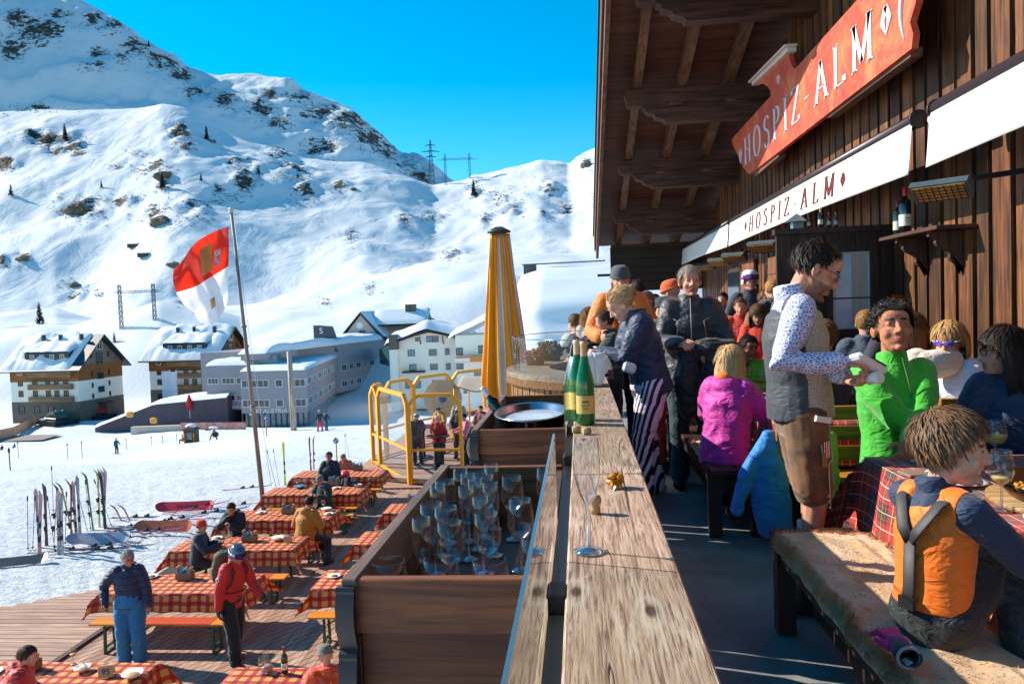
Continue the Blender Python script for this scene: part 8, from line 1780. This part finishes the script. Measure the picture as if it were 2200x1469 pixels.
# crowd inside the windbreak
cr=[(-4.75,24.2,-10,1.72,'b8201e','e8e0dc','person in a red and white jacket with white cap inside the windbreak',('beanie','d8c8bc')),(-5.55,24.8,20,1.72,'39424c',None,'person in a dark grey padded jacket left inside the windbreak',('helmet','a8b0b4')),(-4.3,25.6,170,1.76,'2c3430',None,'person in dark green facing the viewer inside the windbreak',('helmet','8c9498')),(-5.1,26.6,160,1.74,'e8a04a',None,'person in an orange yellow jacket at the back of the windbreak',('helmet','b0b4b8')),(-3.9,24.6,120,1.7,'d86a8a',None,'person in a pink jacket at the right inside the windbreak',None),(-3.6,26.4,150,1.72,'7c3a44',None,'person in wine red at the back right of the windbreak',None),(-4.6,27.6,190,1.8,'b8a890',None,'person in a beige jacket standing at the back of the windbreak',('helmet','c8ccd0')),(-3.35,23.2,30,1.7,'1c1c20',None,'person in black near the right post of the windbreak',None)]
for x,y,f,H_,c,c2,l,ht in cr: person(l,(*fx(x,y),D_+.0),f,H_,'stand',head=(rnd.uniform(-20,20),8,0),top=FB(c,.5,9),leg=FB(rnd.choice(('23242a','5c4a3c','2c3a44'))),hair=('short',rnd.choice(('3a2a20','8a6a4a','20180f'))) if not ht else None,hat=ht,vox=.02,tw=.05,handR=(.15,.35,1.1),handL=(-.15,.35,1.1),group='guests inside the yellow windbreak')
person('woman with long dark hair in a long beige fur coat right of the windbreak',(-3.05,21.1,D_),-10,1.74,'stand',head=(0,4,0),top=FB('bda88c',.6,20,.2,.9,.6),leg=FB('a08c74'),hair=('long','2c1c16'),fem=1,vox=.016,tw=.06,hem=.55)
person('person in a white and grey knitted hat and pale jacket by the planter corner',(-2.5,21.7,D_),40,1.74,'stand',head=(30,20,0),top=FB('d8d4e0',.5,10),leg=FB('26262c'),hair=None,hat=('beanie','8a8e94'),vox=.016,tw=.05)
e=empty('bar_canopy',(-3.6,30,D_),0,'beige canopy of the lower bar behind the windbreak','canopy'); b=MB(); b.grid(lambda u,v:V((-1.4+3.2*u,-2+4*v,2.2+.5*u-.35*math.sin(u*PI)-.15*math.sin(v*PI*2)+.1*noi(u*5,v*5))),20,14); q=b.build('canvas_sheet',FB('b09a84',.4,3),e,fix=False); z=q.modifiers.new('s','SOLIDIFY'); z.thickness=.01
for x,y in((-1.3,-1.8),(-1.3,1.8),(1.6,-1.8),(1.6,1.8)): b=MB(); b.tube([(x,y,0),(x,y,2.3)],.04,8); b.build('post',YF,e)
b=MB(); b.box((.2,0,.55),(1.2,2.6,1.1)); b.build('counter',M('a83028',.6,.3,2,0,col2='d8c8c0'),e)
e=empty('barrel_sign',(-5.4,28.4,D_),0,'round beige board with blurred lettering standing inside the windbreak','sign'); b=MB(); b.tube([(0,0,1.7),(0,.06,1.7)],.75,28); d=b.build('disc',M('d8b890',.7,.1,2,0),e); b=MB(); b.box((0,.05,.5),(.1,.1,1.0)); b.build('post',BRL,e)
text_on('KRYSTAL BAR',.20,Matrix.Translation((0,-.03,1.85))@Matrix.Rotation(PI/2,4,'X'),M('4a3a6a',.6,.2,4,0),d,extr=.005) if False else None
b=MB(); b.ell((0,-.02,1.7),(.14,.02,.16)); b.build('blue_emblem',M('2a7ac0',.5,.1,4,0),d)
# rope stools / tables inside
for x,y in((-4.7,23.6),(-5.6,25.6),(-4.0,25.0)): e=empty('bar_table',(x,y,D_),0,{-4.7:'round standing table near the front of the windbreak',-5.6:'round standing table at the left inside the windbreak',-4.0:'round standing table at the right inside the windbreak'}[x],'table','standing tables in the windbreak'); b=MB(); b.tube([(0,0,1.05),(0,0,1.09)],.38,20); b.build('tabletop',BR,e); b=MB(); b.tube([(0,0,0),(0,0,1.05)],.04,8); b.tube([(0,0,0),(0,0,.03)],.28,16); b.build('column',SB,e)
# skiers on the piste
def skier(px,py,label,face,top,leg,H=1.75,skis=True,**k):
    q=hit(px,py); a=person(label,q,face,H,'stand',vox=.035,top=FB(top),leg=FB(leg),hair=None,noface=True,hat=k.pop('hat',('beanie','1c1c22')),handR=(.35,.25,1.0),handL=(-.4,.1,1.0),**k)
    if skis:
        for s in(-1,1): o=ski(q+Matrix.Rotation(R(face),3,'Z')@V((s*.12,-.7,.05)),(0,0,R(face+90)),'2a2a30','ski under the '+label.split(' with')[0][:60],bind=False,L=1.6,group='skis of the skiers on the piste')
skier(251,975,'lone skier in a teal jacket on the piste',-120,'1f5a5a','1c3438',1.85)
skier(688,927,'skier in red trousers and dark jacket before the snow bank',200,'2a3440','e01c2c',1.85,hat=('helmet','c8ccd0'),footR=(.2,0,.09),footL=(-.2,0,.09))
skier(701,925,'skier in blue trousers right of the one in red trousers',-40,'202a3c','1f4a6a',1.8,hat=('helmet','2a2a30'))
q=hit(32,963); person('small child in blue seated in the snow beside a pole at the left',q,90,1.2,'sit',hz=.25,vox=.03,top=FB('1f3a6a'),leg=FB('2a4a8a'),hair=None,hat=('helmet','2a3a5a'),noface=True)
q=hit(5,968); person('child in dark clothes lying in the snow at the very left edge',q,60,1.2,'sit',hz=.22,vox=.03,top=FB('1c2430'),leg=FB('1f3a5a'),hair=None,hat=('helmet','26282c'),noface=True)
q=hit(393,952); person('person in an orange vest sitting beside the ticket hut',q,120,1.7,'sit',hz=.4,vox=.04,top=FB('e8761c'),leg=FB('26262c'),hair=None,hat=('beanie','2a2a2e'),noface=True)

# more guests along the wall and round the bar
for k,(px,py,d,face,c,hr,l) in enumerate([(1590,655,9.8,170,'c83a2a',('short','6a4a30'),'guest in a red jersey at the back of the far table'),(1555,640,12.0,150,'2a4a7a',('short','2a2018'),'guest in a blue jersey far along the wall'),(1520,650,12.5,200,'3a3c40',('longish','8a6238'),'guest with long fair brown hair far along the wall'),(1425,660,10.5,30,'e86a1c',('short','4a3020'),'guest in a bright orange jacket between the two standing men'),(2110,700,6.1,10,'5a2a34',('short','3a2a20'),'guest in a wine red top against the wall planks'),(1860,690,6.4,-20,'3a4a5a',('short','a87848'),'fair haired guest behind the curls of the man in green'),(1240,690,9.0,40,'c8c0c0',('short','6a4a30'),'guest in a light grey jacket at the far side of the round bar')]):
    lc,hz_=HA(px,py,d,1.7); person(l,lc,face,1.7,'sit',hz=hz_,head=(0,6,0),top=FB(c,.5,10),leg=FB('26262c'),hair=hr,vox=.016,tw=.035)
for i,(x,y,k) in enumerate([(1.55,3.62,'wine'),(1.48,2.78,'wine'),(2.12,3.0,'big'),(1.9,3.62,'big')]): wineglass(x,y,TT,k,['wine glass by the elbow of the man in green','wine glass beside the near plate at the boy','balloon glass behind the pan at the right edge','balloon glass at the far edge of the near table'][i],'wine glasses on the near table',fill=(.12,'d8c070') if i%2 else None)

# clutter on the lower tables
for i,(x,y) in enumerate([(-7.5,9.2),(-6.6,9.35),(-7.4,12.5),(-6.1,12.2),(-7.3,14.6),(-6.9,14.3),(-7.2,16.4),(-6.9,16.2),(-5.6,16.1),(-6.8,18.6),(-6.2,18.5),(-5.5,18.9),(-7.2,20.4),(-5.7,20.5),(-4.2,12.2),(-4.1,14.4)]):
    X_,Y_=fx(x,y)
    if i%2: wineglass(X_,Y_,TBZ,'wine','wine glass on a checked tablecloth of the lower deck','glasses on the lower deck',fill=(.13,'d8a040'))
    else:
        e=empty('plate',(X_,Y_,TBZ),0,'white plate with food scraps on a checked tablecloth','plate','small plates on the lower deck'); b=MB(); b.lathe([(.0005,.004),(.07,.004),(.115,.018),(.115,.014),(.07,0),(.0005,0)],(0,0,0),22); b.build('dish',CH,e); b=MB(); b.ell((0,0,.012),(.06,.045,.018),n=10,m=6); b.build('food',M('b8803a',.7,.5,40,.3),e)
